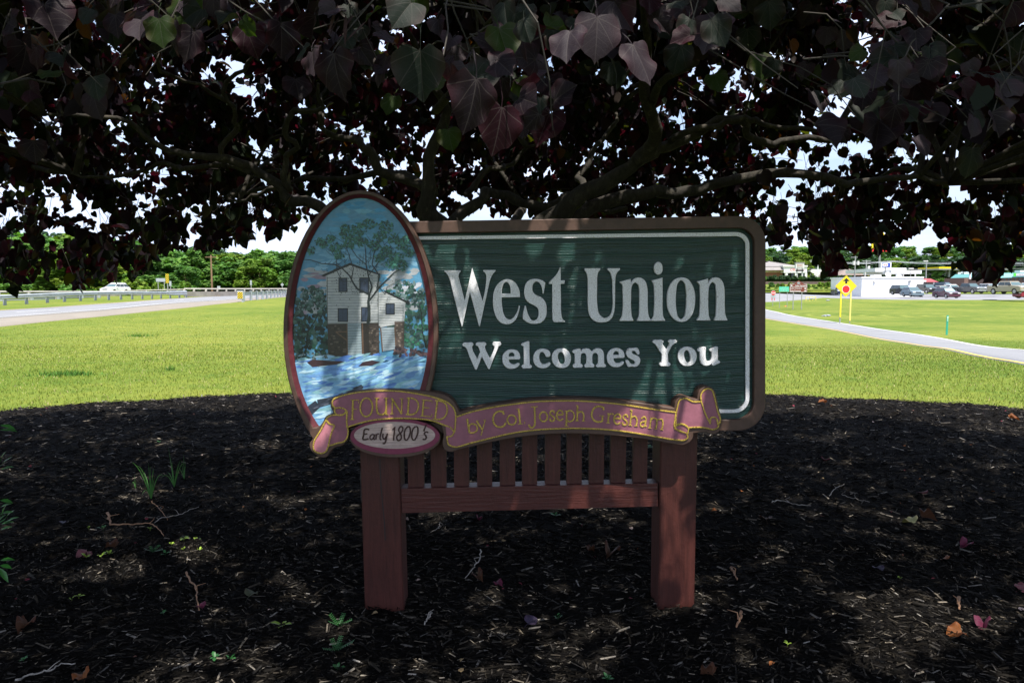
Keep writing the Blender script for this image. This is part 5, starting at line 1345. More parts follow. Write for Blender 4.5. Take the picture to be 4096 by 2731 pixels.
LREF = [(-40, 'left frame edge'), (160, 'low hanging leaves at the left'), (470, 'white crossover'), (668, 'tall striped marker'), (850, 'wooden utility pole'), (1004, 'narrow grey sign back'), (1130, 'diamond sign back'), (1300, 'hidden stretch behind the sign')]
def row(n, x0, x1, Yf, top, kinds, ref, where, sizes=1.0, wid=(1.1, 1.6), group=None, name='forest_tree', jit=10):
    for k in range(n):
        px = x0 + (x1 - x0) * (k + .5) / n + trr.uniform(-1, 1) * (x1 - x0) / n * .3; Y = Yf + trr.uniform(-7, 7)
        kind, mat, word = trr.choice(kinds)
        d = ray(px, 1150); X_ = Y * d.x / d.y; z0 = hz(X_, Y); h = (px_h(px, top(px) + trr.uniform(-jit, jit), Y, z0)) * sizes
        near_ = nearest(px, ref); side = 'above'
        tree(name, kind, mat, (X_, Y, z0 - .2), h, trr.uniform(*wid), '%s tree, %s from the left in %s' % (word, ordn(k), where), 'tree', group)
ORD = ['first', 'second', 'third', 'fourth', 'fifth', 'sixth', 'seventh', 'eighth', 'ninth', 'tenth', 'eleventh', 'twelfth', 'thirteenth', 'fourteenth', 'fifteenth', 'sixteenth', 'seventeenth', 'eighteenth', 'nineteenth', 'twentieth']
def ordn(k): return ORD[k] if k < 20 else 'twenty-' + ORD[k - 20]
ltop = lambda x: np.interp(x, [-300, 0, 300, 600, 700, 830, 930, 1020, 1140, 1300], [905, 915, 930, 955, 980, 990, 998, 985, 1004, 1005])
G3 = [('round', 'fol_green', 'leafy green'), ('round', 'fol_green', 'full green'), ('round', 'fol_light', 'fresh light green'), ('round', 'fol_dark', 'dark green'), ('round', 'fol_green', 'leafy green'), ('round', 'fol_green', 'mid green')]
row(20, -420, 1500, 150, ltop, G3, LREF, 'the front row beyond the highway', group='front row of trees beyond the highway', wid=(1.3, 1.9))
row(19, -420, 1550, 166, lambda x: ltop(x) + 4, G3[:2] + [('round', 'fol_dark', 'dark green'), ('pine', 'fol_dark', 'dark pine')], LREF, 'the back row beyond the highway', group='back row of trees beyond the highway', wid=(1.4, 2.0))
row(18, -420, 1500, 144, lambda x: ltop(x) + 30, G3[:3], LREF, 'the middle row on the highway verge', group='middle trees along the highway verge', name='young_tree', wid=(1.5, 2.2))
row(16, -420, 1500, 139, lambda x: ltop(x) + 66, G3[:3], LREF, 'the low row on the highway verge', group='young trees along the highway verge', name='young_tree', wid=(1.5, 2.2))
for px, yt, yb, wpx, mat, lab in ((545, 1108, 1172, 120, 'fol_light', 'bright green roadside bush just right of the white crossover'), (640, 1124, 1170, 60, 'fol_light', 'light green bush under the long grey sign back'), (738, 1122, 1168, 60, 'fol_light', 'light green sapling bush right of the tall striped marker'), (500, 1160, 1185, 70, 'fol_green', 'low weed clump growing over the concrete end block'), (60, 1120, 1170, 120, 'fol_green', 'dark bush behind the bridge rail at the left edge'), (300, 1130, 1170, 140, 'fol_green', 'bush behind the bridge rail under the hanging leaves')):
    Y = 126 if yt < 1150 else 97; p = at(px, yb, Y); hb = (yb - yt) / F_PX * Y * 1.15
    tree('roadside_bush', 'bush', mat, (p.x, Y, p.z - .3), hb, wpx / F_PX * Y / hb / 1.1, lab, 'bush')
# right side
RREF = [(3100, 'pharmacy roof'), (3270, 'tall white lamp pole'), (3416, 'pole with transformers'), (3520, 'yellow double arch sign'), (3600, 'blue and white fuel sign'), (3700, 'grey light pole'), (3880, 'white pole by the fuel canopy'), (4050, 'strip mall roof')]
rt = lambda x: np.interp(x, [2900, 3100, 3400, 3560, 3650, 3700, 3760, 3900, 4096, 4300], [1010, 1020, 1022, 1030, 1036, 1030, 1038, 1045, 1040, 1030])
PD = [('pine', 'fol_dark', 'dark pine'), ('round', 'fol_dark', 'dark broadleaf'), ('round', 'fol_dark', 'deep green')]
row(24, 2700, 4500, 262, rt, PD, RREF, 'the dark row right behind the shops', group='dark trees behind the shops', wid=(1.5, 2.1), name='dark_tree')
row(22, 2700, 4500, 285, lambda x: rt(x) - 16, PD + G3[:1], RREF, 'the second row behind the shops', group='second row of dark trees behind the shops', wid=(1.5, 2.2), name='dark_tree')
row(26, 2700, 4500, 390, lambda x: np.interp(x, [2900, 3200, 3500, 3570, 3700, 3860, 4096], [985, 992, 988, 985, 990, 975, 980]), [G3[2], G3[2], G3[0]], RREF, 'the hillside row above the shops', group='light trees on the hillside', wid=(1.4, 1.9), name='hillside_tree')
row(20, 2700, 4500, 430, lambda x: 978, [G3[0], PD[0], G3[1]], RREF, 'the hilltop row above the shops', group='trees on the hilltop', wid=(1.2, 1.8), name='hilltop_tree')
for px, yt, yb, wpx, mat, kind, lab in ((3205, 1012, 1108, 95, 'fol_light', 'round', 'bright yellow-green tree behind the pharmacy'), (3065, 1020, 1100, 60, 'fol_light', 'round', 'yellow-green tree at the left end of the pharmacy'), (3578, 1030, 1090, 46, 'fol_light', 'round', 'small light green tree behind the blue and white fuel sign'), (3750, 1080, 1140, 60, 'fol_green', 'round', 'leafy tree left of the yellow fuel canopy')):
    Y = 215 if px < 3300 else 235; p = at(px, yb, Y); h = (yb - yt) / F_PX * Y
    tree('shop_tree', kind, mat, (p.x, Y, p.z - .3), h * 1.05, wpx / F_PX * Y / h / .62, lab, 'tree')

# shrub bank and retaining wall in front of the pharmacy
wall_y = 168
def wallbox(name, px0, px1, yt, yb, Y, depth, mat, parent=None, setback=0):
    a, b = at(px0, yb, Y), at(px1, yb, Y); zt = at((px0 + px1) / 2, yt, Y).z
    mb = MB(); mb.box(((a.x + b.x) / 2, Y + depth / 2 + setback, (a.z + zt) / 2), (b.x - a.x, depth, zt - a.z)); return mb.build(name, mat, parent)
rw = wallbox('retaining_wall', 3030, 3400, 1126, 1150, wall_y, 1.0, M['wall_stone']); tag(rw, 'long low dark stone retaining wall below the pharmacy shrubs', 'wall')
bank = [Vector((at(3020, 1140, 150).x, 148, 0)), Vector((at(3420, 1140, 150).x, 148, 0))]
vb = [(at(3000, 1180, 142).x, 144, 1.0), (at(3440, 1180, 142).x, 144, 1.0), (at(3430, 1140, 167).x, 167, 2.3), (at(3000, 1140, 167).x, 167, 2.3), (at(3000, 1140, 170).x, 170, 3.6), (at(3430, 1140, 170).x, 170, 3.6), (at(3430, 1140, 240).x, 240, 3.6), (at(3000, 1140, 240).x, 240, 3.6)]
hb_ = mesh_np('planted_bank', np.array(vb), np.array([[0, 1, 2, 3], [4, 5, 6, 7]]), M['lawn']); tag(hb_, kind='structure')
bcount = 0
for rowk, (Y, ytop, n_, x0, x1, mats) in enumerate(((171, 1096, 15, 3040, 3410, ['fol_green', 'fol_dark']), (172, 1104, 12, 3050, 3400, ['fol_dark']), (155, 1128, 14, 3045, 3400, ['fol_green', 'fol_light']), (148, 1148, 13, 3045, 3370, ['fol_green', 'fol_light']))):
    for k in range(n_):
        px = x0 + (x1 - x0) * (k + .5) / n_ + trr.uniform(-8, 8); z0 = 3.4 if Y > 170 else (1.6 if Y > 150 else 1.0)
        h = max(.8, at(px, ytop + trr.uniform(-6, 8), Y).z - z0); X_ = at(px, 1140, Y).x
        nm = ['top of the wall', 'back of the wall top', 'slope under the wall', 'foot of the slope'][rowk]
        tree('shrub', 'bush', trr.choice(mats), (X_, Y, z0 - .2), h, trr.uniform(.9, 1.4), 'green shrub, %s from the left at the %s, below the pharmacy' % (ordn(k), nm), 'shrub', 'shrubs on the bank below the pharmacy')

# ------------------------------------------------------------------ buildings on the right
def ptx(px, Y): return at(px, 1150, Y).x
def ptz(py, px, Y): return at(px, py, Y).z
def box_px(name, px0, px1, yt, yb, Y, depth, mat, parent=None):
    x0, x1 = ptx(px0, Y), ptx(px1, Y); z0, z1 = ptz(yb, (px0 + px1) / 2, Y), ptz(yt, (px0 + px1) / 2, Y)
    return MB().box(((x0 + x1) / 2, Y + depth / 2, (z0 + z1) / 2), (x1 - x0, depth, z1 - z0)).build(name, mat, parent)
def hip(name, px0, px1, ye, yr, Y, depth, inset, mat, parent, over=0.5):
    x0, x1 = ptx(px0, Y) - over, ptx(px1, Y) + over; ze, zr = ptz(ye, px0, Y), ptz(yr, px0, Y); yb = Y + depth + over; yf = Y - over
    ym = (yf + yb) / 2
    V = [(x0, yf, ze), (x1, yf, ze), (x1, yb, ze), (x0, yb, ze), (x0 + inset, ym, zr), (x1 - inset, ym, zr)]
    mb = MB(); mb.add(V, [(0, 1, 5, 4), (1, 2, 5), (2, 3, 4, 5), (3, 0, 4), (3, 2, 1, 0)]); return mb.build(name, mat, parent)
def txt(name, body, pxc, pyc, hpx, Y, mat, parent, width_px=None, bold=0.0):
    o = text_obj(name, body, hpx / F_PX * Y, mat, parent, 0.01, None if width_px is None else width_px / F_PX * Y, bold); o.location = at(pxc, pyc, Y); return o
# white flat-roofed building
Y = 134; WB = empty('white_building', (0, 0, 0)); tag(WB, 'low white flat-roofed block building beside the parking lot', 'building')
box_px('wall', 3447, 3693, 1112, 1188, Y, 13, M['white_paint'], WB)
box_px('parapet', 3445, 3695, 1107, 1112.5, Y - .12, 13.24, M['white_paint'], WB)
# return wall towards the left, stepped back
xl = ptx(3447, Y); xa = ptx(3395, Y + 7); z0, z1 = ptz(1187, 3447, Y), ptz(1108, 3447, Y)
mb = MB(); mb.hexa([(xa, Y + 7, z0), (xl - .003, Y + .01, z0), (xl - .003, Y + 12, z0), (xa, Y + 12, z0)], [(xa, Y + 7, z1 - .15), (xl - .003, Y + .01, z1 - .15), (xl - .003, Y + 12, z1 - .15), (xa, Y + 12, z1 - .15)]); mb.build('wall', M['white_paint'], WB)
for px in (3497, 3638):
    c = at(px, 1125, Y); l_ = MB(); l_.box((c.x, Y - .16, c.z), (.42, .32, .28)); lo = l_.build('wall_lamp', M['galv_dull'] if px > 3600 else M['offwhite'], WB)
for px, yt, yb, w_ in ((3424, 1150, 1168, 8), (3430, 1146, 1160, 4)):
    yy = Y + 7 * (3447 - px) / 52 - .2; c = at(px, (yt + yb) / 2, yy); MB().box((c.x, c.y, c.z), (w_ / F_PX * Y, .3, (yb - yt) / F_PX * Y)).build('electric_meter', M['galv'], WB)
box_px('air_conditioner', 3494, 3524, 1099, 1107, Y + 5, 1.5, M['offwhite'], WB)
for px, pyc, r_, rz_, mat, lab in ((3553, 1098, .58, .1, M['offwhite'], 'large round dish'), (3596, 1102, .5, .9, M['galv'], 'smaller tilted dish')):
    c = at(px, pyc, Y + 3); mb = MB(); ring_v = []
    for k, (rr_, dd) in enumerate(((1.0, 0), (.7, .12), (.35, .2), (0.02, .22))):
        for q_ in range(16):
            a = q_ / 16 * 6.283; ring_v.append(Vector((math.cos(a) * rr_ * r_ * (1 if rz_ < .5 else 1.25), dd * r_, math.sin(a) * rr_ * r_ * (1 if rz_ < .5 else .7))))
    mb.add([Matrix.Rotation(-.35, 3, 'X') @ v_ + c for v_ in ring_v], [(k * 16 + q_, k * 16 + (q_ + 1) % 16, (k + 1) * 16 + (q_ + 1) % 16, (k + 1) * 16 + q_) for k in range(3) for q_ in range(16)])
    mb.tube([c + Vector((0, .1, 0)), c + Vector((0, .3, -r_ - .5))], .05, 6); mb.build('satellite_dish', mat, WB)
# white fuel canopy behind
Y = 178; FC = empty('fuel_canopy', (0, 0, 0)); tag(FC, 'white flat fuel station canopy rising behind the low white building', 'canopy')
xa, xb = ptx(3498, Y), ptx(3622, Y); zt, zb_ = ptz(1072, 3560, Y), ptz(1087, 3560, Y); xl_ = ptx(3380, Y + 26)
mb = MB(); mb.hexa([(xa, Y, zb_), (xb, Y, zb_), (xb + 4, Y + 26, zb_), (xl_, Y + 26, zb_)], [(xa, Y, zt), (xb, Y, zt), (xb + 4, Y + 26, zt), (xl_, Y + 26, zt)]); mb.build('fascia', M['white_paint'], FC)
box_px('fascia', 3563, 3684, 1081, 1095, Y - 4, 14, M['white_paint'], FC)
for px in (3460, 3582, 3612, 3660):
    c = at(px, 1120, Y + 6); MB().tube([(c.x, Y + 6, 0), (c.x, Y + 6, zb_)], .18, 8).build('column', M['offwhite'], FC)
# fuel price-style sign: white box, blue field, white hexagon, red M
FS = empty('fuel_sign', (0, 0, 0)); tag(FS, 'white and blue box sign with a red letter M above the white fuel canopy', 'sign')
Y = 172; box_px('sign_box', 3521.5, 3562, 1049.5, 1070.5, Y, .5, M['sign_white'], FS); box_px('blue_field', 3526, 3557.5, 1052, 1069, Y - .03, .04, M['blue'], FS)
hx = [(3530, 1060), (3533.5, 1053.5), (3549.5, 1053.5), (3553, 1060), (3549.5, 1067), (3533.5, 1067)]
mb = MB(); mb.add([at(x, y, Y - .06) for x, y in hx], [(5, 4, 3, 2, 1, 0)]); mb.build('hexagon', M['sign_white'], FS)
txt('letter', 'M', 3541.5, 1059.5, 6.6, Y - .09, M['red'], FS, 11); box_px('text_bar', 3535, 3548, 1064, 1065.3, Y - .08, .03, M['blue'], FS)
MB().tube([(ptx(3541, Y), Y + .3, ptz(1095, 3541, Y)), (ptx(3541, Y), Y + .3, ptz(1060, 3541, Y))], .15, 8).build('post', M['pole_grey'], FS)
# restaurant pole sign with a yellow double arch
AS = empty('arch_sign', (0, 0, 0)); tag(AS, 'tall pole sign with yellow double arches standing on a red box', 'sign'); Y = 215
box_px('red_box', 3480, 3548, 994, 1006, Y, .8, M['red'], AS)
for s_, xc in ((0, 3501), (1, 3529)):
    pts = [Vector((x, y)) for x, y in ((xc - 12.5, 995), (xc - 11, 975), (xc - 8, 952), (xc - 3, 936), (xc + 1, 931), (xc + 5, 936), (xc + 9, 952), (xc + 12, 975), (xc + 14, 995))]
    MB().tube([at(p.x, p.y, Y + .2) for p in pts], [.42, .4, .36, .3, .28, .3, .36, .4, .42], 8).build('arch', M['yellow'], AS)
MB().tube([at(3518, 1100, Y + .4), at(3518, 1004, Y + .4)], .3, 10).build('pole', M['pole_grey'], AS)
# pharmacy
Y = 196; PH = empty('pharmacy', (0, 0, 0)); tag(PH, 'pharmacy with grey hipped roof, brick side and red letters on a white entrance', 'building')
box_px('brick_wall', 3030, 3128, 1086, 1116, Y + 1.5, 14, M['brick_far'], PH)
box_px('sign_band', 3030, 3130, 1080, 1089, Y + 1.3, .2, M['offwhite'], PH)
txt('lettering', 'ONE HOUR PHOTO   PHARMACY', 3098, 1084.6, 4.2, Y + 1.1, M['letter_red'], PH, 52)
mb = MB(); x0, x1 = ptx(3030, Y), ptx(3129, Y); mb.hexa([(x0, Y - 1, ptz(1081, 3080, Y)), (x1, Y - 1, ptz(1081, 3080, Y)), (x1, Y + 1.2, ptz(1081, 3080, Y)), (x0, Y + 1.2, ptz(1081, 3080, Y))], [(x0, Y + .6, ptz(1067, 3080, Y)), (x1, Y + .6, ptz(1067, 3080, Y)), (x1, Y + 1.2, ptz(1067, 3080, Y)), (x0, Y + 1.2, ptz(1067, 3080, Y))]); mb.build('awning', M['roof_grey'], PH)
box_px('entrance_wall', 3134, 3226, 1067, 1091, Y - 1, 15, M['white_paint'], PH)
box_px('cornice', 3130, 3229, 1061.5, 1067, Y - 1.3, 15.5, M['offwhite'], PH)
box_px('lower_wall', 3150, 3222, 1091.2, 1114, Y + 1.5, 8, M['glass'], PH)
for px in (3145, 3184, 3223): box_px('column', px - 4, px + 4, 1091.2, 1114, Y - .9, .8, M['white_paint'], PH)
txt('lettering', 'CVS', 3171, 1079, 9.5, Y - 1.2, M['letter_red'], PH, 19, .015); txt('lettering', 'pharmacy', 3204, 1080, 7.5, Y - 1.2, M['letter_red'], PH, 34)
hip('roof', 3030, 3192, 1066, 1041, Y + 1, 16, 7, M['roof_grey'], PH)
# monument sign in front of it
PS = empty('pylon_sign', (0, 0, 0)); tag(PS, 'white two-legged pylon sign with a dark message board in front of the pharmacy', 'sign'); Y = 176
box_px('cabinet', 3181, 3214.5, 1052, 1073, Y, .8, M['offwhite'], PS); box_px('cap', 3179, 3216, 1049, 1052, Y - .1, 1.0, M['roof_grey'], PS); box_px('panel', 3186, 3210, 1056, 1070, Y - .05, .06, M['concrete_light'], PS)
txt('lettering', 'FOOD MART', 3198, 1061, 3, Y - .1, M['letter_red'], PS, 19); box_px('message_board', 3183, 3213, 1078.5, 1085, Y - .1, .5, M['black'], PS)
for px in (3187, 3208): box_px('leg', px - 1.5, px + 1.5, 1073, 1107, Y + .2, .3, M['offwhite'], PS)
# more buildings
o = box_px('white_warehouse', 3240, 3372, 1077, 1106, 222, 20, M['offwhite']); tag(o, 'plain pale warehouse behind the tall white lamp pole', 'building')
BH = empty('brown_roofed_building', (0, 0, 0)); tag(BH, 'brick building with low brown hipped roof left of the fuel canopy', 'building')
box_px('wall', 3362, 3466, 1100, 1118, 205, 14, M['brick_brown'], BH); hip('roof', 3357, 3472, 1101, 1069, 205, 14, 6, M['roof_brown'], BH)
HB = empty('red_roofed_kiosk', (0, 0, 0)); tag(HB, 'small brown kiosk with red mansard roof right of the white building', 'building'); Y = 162
box_px('wall', 3694, 3748, 1128, 1153, Y, 6, M['brick_brown'], HB)
x0, x1 = ptx(3692, Y), ptx(3750, Y); za, zb2 = ptz(1128, 3720, Y), ptz(1114, 3720, Y)
mb = MB(); mb.hexa([(x0, Y - .4, za), (x1, Y - .4, za), (x1, Y + 6.4, za), (x0, Y + 6.4, za)], [(x0 + .6, Y + .9, zb2), (x1 - 1.2, Y + .9, zb2), (x1 - 1.2, Y + 5, zb2), (x0 + .6, Y + 5, zb2)]); mb.build('roof', M['roof_red'], HB)
for px in (3698, 3706, 3714): box_px('window', px - 2.4, px + 2.4, 1131, 1142, Y - .03, .04, M['glass'], HB)
box_px('door', 3732, 3738, 1129, 1141, Y - .04, .05, M['offwhite'], HB); box_px('sign_panel', 3693, 3704, 1120.5, 1127, Y - .5, .06, M['sign_white'], HB)
RW = box_px('red_roofed_shed', 3856, 3872, 1112, 1150, 172, 8, M['brick_brown']); tag(RW, 'narrow dark red shed wall glimpsed above the dark grey pickup', 'building')
# yellow banded canopy
YC = empty('yellow_canopy', (0, 0, 0)); tag(YC, 'distant fuel canopy with a bright yellow band behind the parked cars', 'canopy'); Y = 232
box_px('band', 3752, 4045, 1067.5, 1074, Y, 12, M['yellow'], YC); box_px('soffit', 3752, 4045, 1074.1, 1079, Y + .1, 11.8, M['galv_dull'], YC)
for px in (3795, 3833, 3889, 3940, 4000): box_px('column', px - 3, px + 3, 1079.1, 1108, Y + 2, 1, M['galv_dull'], YC)
o = box_px('beige_building', 3730, 3790, 1079, 1100, 262, 12, M['offwhite']); tag(o, 'beige block building under the left end of the yellow canopy', 'building')
# strip mall
SM = empty('strip_mall', (0, 0, 0)); tag(SM, 'brown brick strip mall with teal roof band at the right edge', 'building'); Y = 176
box_px('wall', 3935, 4180, 1109, 1150, Y, 14, M['brick_brown'], SM)
x0, x1 = ptx(3945, Y), ptx(4180, Y); za, zb2 = ptz(1112, 4020, Y), ptz(1093, 4020, Y)
mb = MB(); mb.hexa([(x0, Y - 1.6, za), (x1, Y - 1.6, za + .3), (x1, Y + 15, za + .3), (x0, Y + 15, za)], [(x0 + 1, Y - .8, zb2), (x1, Y - .8, zb2 + .35), (x1, Y + 14, zb2 + .35), (x0 + 1, Y + 14, zb2)]); mb.build('fascia', M['teal'], SM)
box_px('sign_panel', 4053, 4062, 1092, 1105, Y - 2, .2, M['lime'], SM); box_px('sign_panel', 4062.5, 4150, 1092, 1105, Y - 2, .2, M['galv'], SM)
txt('lettering', 'HITCHIN POST', 4106, 1098.5, 6.5, Y - 2.1, M['sign_white'], SM, 82)
box_px('shop_sign', 3972, 4007, 1114.5, 1122, Y - .1, .12, M['black'], SM); txt('lettering', 'CLARDY', 3989, 1118, 4.6, Y - .2, M['sign_white'], SM, 22)
for px in (4017, 4033, 4043, 4060, 4075, 4092, 4120, 4140): box_px('window', px - 2.5, px + 2.5, 1112.5, 1124, Y - .06, .08, M['glass'], SM)
box_px('roof_unit', 4077, 4093, 1081, 1089, Y + 6, 2, M['offwhite'], SM); box_px('doorway', 4100, 4108, 1113, 1135, Y - .05, .08, M['glass'], SM)
MS = empty('shop_pylon_sign', (0, 0, 0)); tag(MS, 'dark shop pylon sign with a small green square above the strip mall', 'sign'); Y = 196
box_px('panel', 3986, 4006, 1076, 1094, Y, .5, M['galv_dull'], MS); box_px('green_square', 3991, 3996, 1081, 1086, Y - .05, .05, M['lime'], MS); MB().tube([(ptx(3996, Y), Y + .25, 0), (ptx(3996, Y), Y + .25, ptz(1093, 3996, Y))], .15, 6).build('post', M['pole_grey'], MS)

# ------------------------------------------------------------------ poles and wires
def pole(name, px, yt, yb, Y, r_, mat, label, head=None, cross=None, cans=()):
    e = empty(name, (0, 0, 0)); tag(e, label, 'pole'); x = ptx(px, Y); z0 = ptz(yb, px, Y) - 1; z1 = ptz(yt, px, Y)
    MB().tube([(x, Y, z0), (x, Y, z1)], [r_ * 1.15, r_ * .8], 8).build('shaft', mat, e)
    if head: MB().box((x + head[0], Y, z1 + .1), (1.1, .5, .25)).build('lamp_head', M['offwhite'], e)
    if cross:
        for cz in cross: MB().box((x, Y, z1 - cz), (2.2, .15, .15)).build('crossarm', mat, e)
    for k, (dx, dz) in enumerate(cans): MB().tube([(x + dx, Y - .3, z1 - dz), (x + dx, Y - .3, z1 - dz + .95)], .3, 10).build('transformer', M['offwhite'], e)
    return e
pole('lamp_pole', 3269, 1023, 1104, 180, .14, M['sign_white'], 'tall white parking lamp pole left of the hanging leaf cluster', head=(-.5, 0))
pole('lamp_pole', 3302, 1047, 1085, 200, .12, M['offwhite'], 'short pale lamp pole just right of the tall white one', head=(0, 0))
pole('utility_pole', 3417, 1024, 1112, 170, .16, M['pole_grey'], 'utility pole with two transformers above the yellow warning sign', cross=(.3,), cans=((-.45, 2.2), (.55, 2.2)))
pole('utility_pole', 3462, 1040, 1110, 190, .13, M['pole_grey'], 'thin utility pole with crossarms left of the fuel canopy', cross=(.3, 1.0), cans=((.55, 2.6),))
pole('utility_pole', 3702, 1046, 1115, 185, .16, M['pole_grey'], 'grey pole with a round lamp right of the fuel canopy', head=(-.3, 0))
pole('utility_pole', 3640, 1076, 1108, 160, .07, M['pole_grey'], 'thin light pole standing before the lower canopy edge', head=(0, 0))
pole('lamp_pole', 3878, 1018, 1100, 170, .2, M['sign_white'], 'white pole in front of the yellow fuel canopy')
pole('lamp_pole', 3927, 1018, 1090, 190, .14, M['galv'], 'grey pole between the yellow canopy and the strip mall', cross=(.4,))
pole('utility_pole', 848, 1020, 1160, 132, .17, M['wood_pole'], 'brown wooden utility pole before the trees beyond the bridge', cross=(.4,))
pole('utility_pole', 561, 1100, 1150, 140, .3, M['galv'], 'grey pole stub behind the bright roadside bush')
for k, (y0, y1, Y) in enumerate(((1047, 1048, 172), (1044, 1043, 174), (1040, 1058, 190), (1075, 1066, 200))):
    P = []
    for q_ in range(25):
        t = q_ / 24; P.append(at(3240 + 1000 * t, y0 + (y1 - y0) * t, Y) - Vector((0, 0, .5 * math.sin(math.pi * ((t * 3) % 1)))))
    o = MB().tube(P, .035, 4).build('power_line', M['galv'] if k < 2 else M['galv_dull']); tag(o, ['lower pale power line above the white building', 'upper pale power line above the white building', 'dark sagging power line crossing the fuel canopy sign', 'lowest dark power line behind the fuel canopy'][k], 'wire')

# ------------------------------------------------------------------ highway furniture, left
def wbeam(name, P, ztop, label, parent, posts, face=1, thrie_from=None, pm=None, drop=0.0, h=0.31, hidden=True):
    """galvanised W-profile rail; P ground points"""
    prof_ = [(0, 0), (.02, -.01), (.085, -.055), (.085, -.10), (.01, -.155), (.01, -.16), (.085, -.21), (.085, -.255), (.02, -.30), (0, -.31)]
    V = []; F_ = []
    for k, p in enumerate(P):
        a = P[max(0, k - 1)]; b = P[min(len(P) - 1, k + 1)]; t = Vector((b.x - a.x, b.y - a.y, 0)).normalized(); nn = Vector((t.y, -t.x, 0)) * face
        zg = hz(p.x, p.y) + ztop; sc = 1.0
        if thrie_from is not None: sc = 1 + .65 * float(sstep(thrie_from, thrie_from + 2, k))
        for o_, dz in prof_:
            q_ = Vector((p.x, p.y, zg + dz * sc + (.06 * (sc - 1)))) + nn * o_; V.append(tuple(q_))
    m_ = len(prof_)
    for k in range(len(P) - 1):
        for j_ in range(m_ - 1): F_.append((k * m_ + j_, k * m_ + j_ + 1, (k + 1) * m_ + j_ + 1, (k + 1) * m_ + j_))
    mb = MB(); mb.add(V, F_); mb.build('rail', pm or M['galv'], parent)
def even(P, step):
    n_ = max(2, int(sum((b - a).length for a, b in zip(P, P[1:])) / step)); return resample(P, n_)
GR_ = empty('guardrail', (0, 0, 0)); tag(GR_, 'long galvanised guardrail in the grass beyond the near highway lanes', 'guardrail')
gp = []
for px, py in ((-260, 1244), (0, 1230), (204, 1219), (408, 1205), (560, 1195), (650, 1189), (745, 1184)):
    Yg = {-260: 44, 0: 50, 204: 55, 408: 62, 560: 69, 650: 74, 745: 80}[px]; d = ray(px, 1150); gp.append(Vector((Yg * d.x / d.y, Yg, 0)))
gq = resample(gp, 40); wbeam('rail', gq, .78, '', GR_, None, thrie_from=33)
for p in even(gp, 1.95):
    MB().box((p.x - .1, p.y + .12, hz(p.x, p.y) + .33), (.14, .2, .86)).build('post', M['galv_dull'], GR_)
GN = empty('guardrail', (0, 0, 0)); tag(GN, 'guardrail seen from behind, starting at the striped marker on the near shoulder', 'guardrail')
gp2 = []
for px, Yg in ((975, 57), (1010, 61), (1050, 67), (1090, 75), (1130, 86), (1170, 100), (1230, 125)): d = ray(px, 1150); gp2.append(Vector((Yg * d.x / d.y, Yg, 0)))
wbeam('rail', resample(gp2, 24), .78, '', GN, None, face=-1)
for p in even(gp2, 3.3): MB().box((p.x, p.y - .12, hz(p.x, p.y) + .38), (.17, .2, .9)).build('post', M['galv'], GN)
# striped hazard markers
def stripes(parent, c, w_, h_, n_, up=1, rounded=False):
    MB().box(c, (w_, .02, h_)).build('plate', M['yellow'], parent); mb = MB(); c = Vector(c)
    for k in range(-n_, n_ + 1):
        z0 = k * h_ / n_ * .98; bw = h_ / n_ * .5
        L = [(-w_ / 2, z0 - up * w_ / 2), (w_ / 2, z0 + up * w_ / 2), (w_ / 2, z0 + up * w_ / 2 + bw), (-w_ / 2, z0 - up * w_ / 2 + bw)]
        # clip to the plate
        def clip(L, lim, s_):
            out = []
            for i in range(len(L)):
                a, b = L[i], L[(i + 1) % len(L)]; ia, ib = s_ * a[1] <= s_ * lim, s_ * b[1] <= s_ * lim
                if ia: out.append(a)
                if ia != ib: t = (lim - a[1]) / (b[1] - a[1]); out.append((a[0] + (b[0] - a[0]) * t, lim))
            return out
        L = clip(L, h_ / 2 - .01, 1)
        if len(L) > 2: L = clip(L, -h_ / 2 + .01, -1)
        if len(L) > 2: mb.add([(c.x + x * .97, c.y - .014, c.z + z) for x, z in L], [tuple(reversed(range(len(L))))] if False else [tuple(range(len(L)))])
    mb.build('black_stripes', M['black'], parent)
HM = empty('hazard_marker', (0, 0, 0)); tag(HM, 'square yellow and black striped marker at the start of the rear-facing guardrail', 'marker')
c = at(960, 1181, 55.5); stripes(HM, c, .42, .54, 3, 1); MB().box((c.x + .18, c.y + .12, c.z - .3), (.15, .15, 1.2)).build('post', M['galv'], HM); MB().box((c.x, c.y + .02, c.z + .02), (.5, .02, .72)).build('backing', M['galv'], HM)
HM = empty('hazard_marker', (0, 0, 0)); tag(HM, 'tall narrow yellow and black striped marker beyond the highway', 'marker')
c = at(668.5, 1114, 100); stripes(HM, c, .46, 1.36, 5, -1); MB().box((c.x, c.y + .08, c.z - 1.2), (.12, .1, 2.4)).build('post', M['pole_grey'], HM)
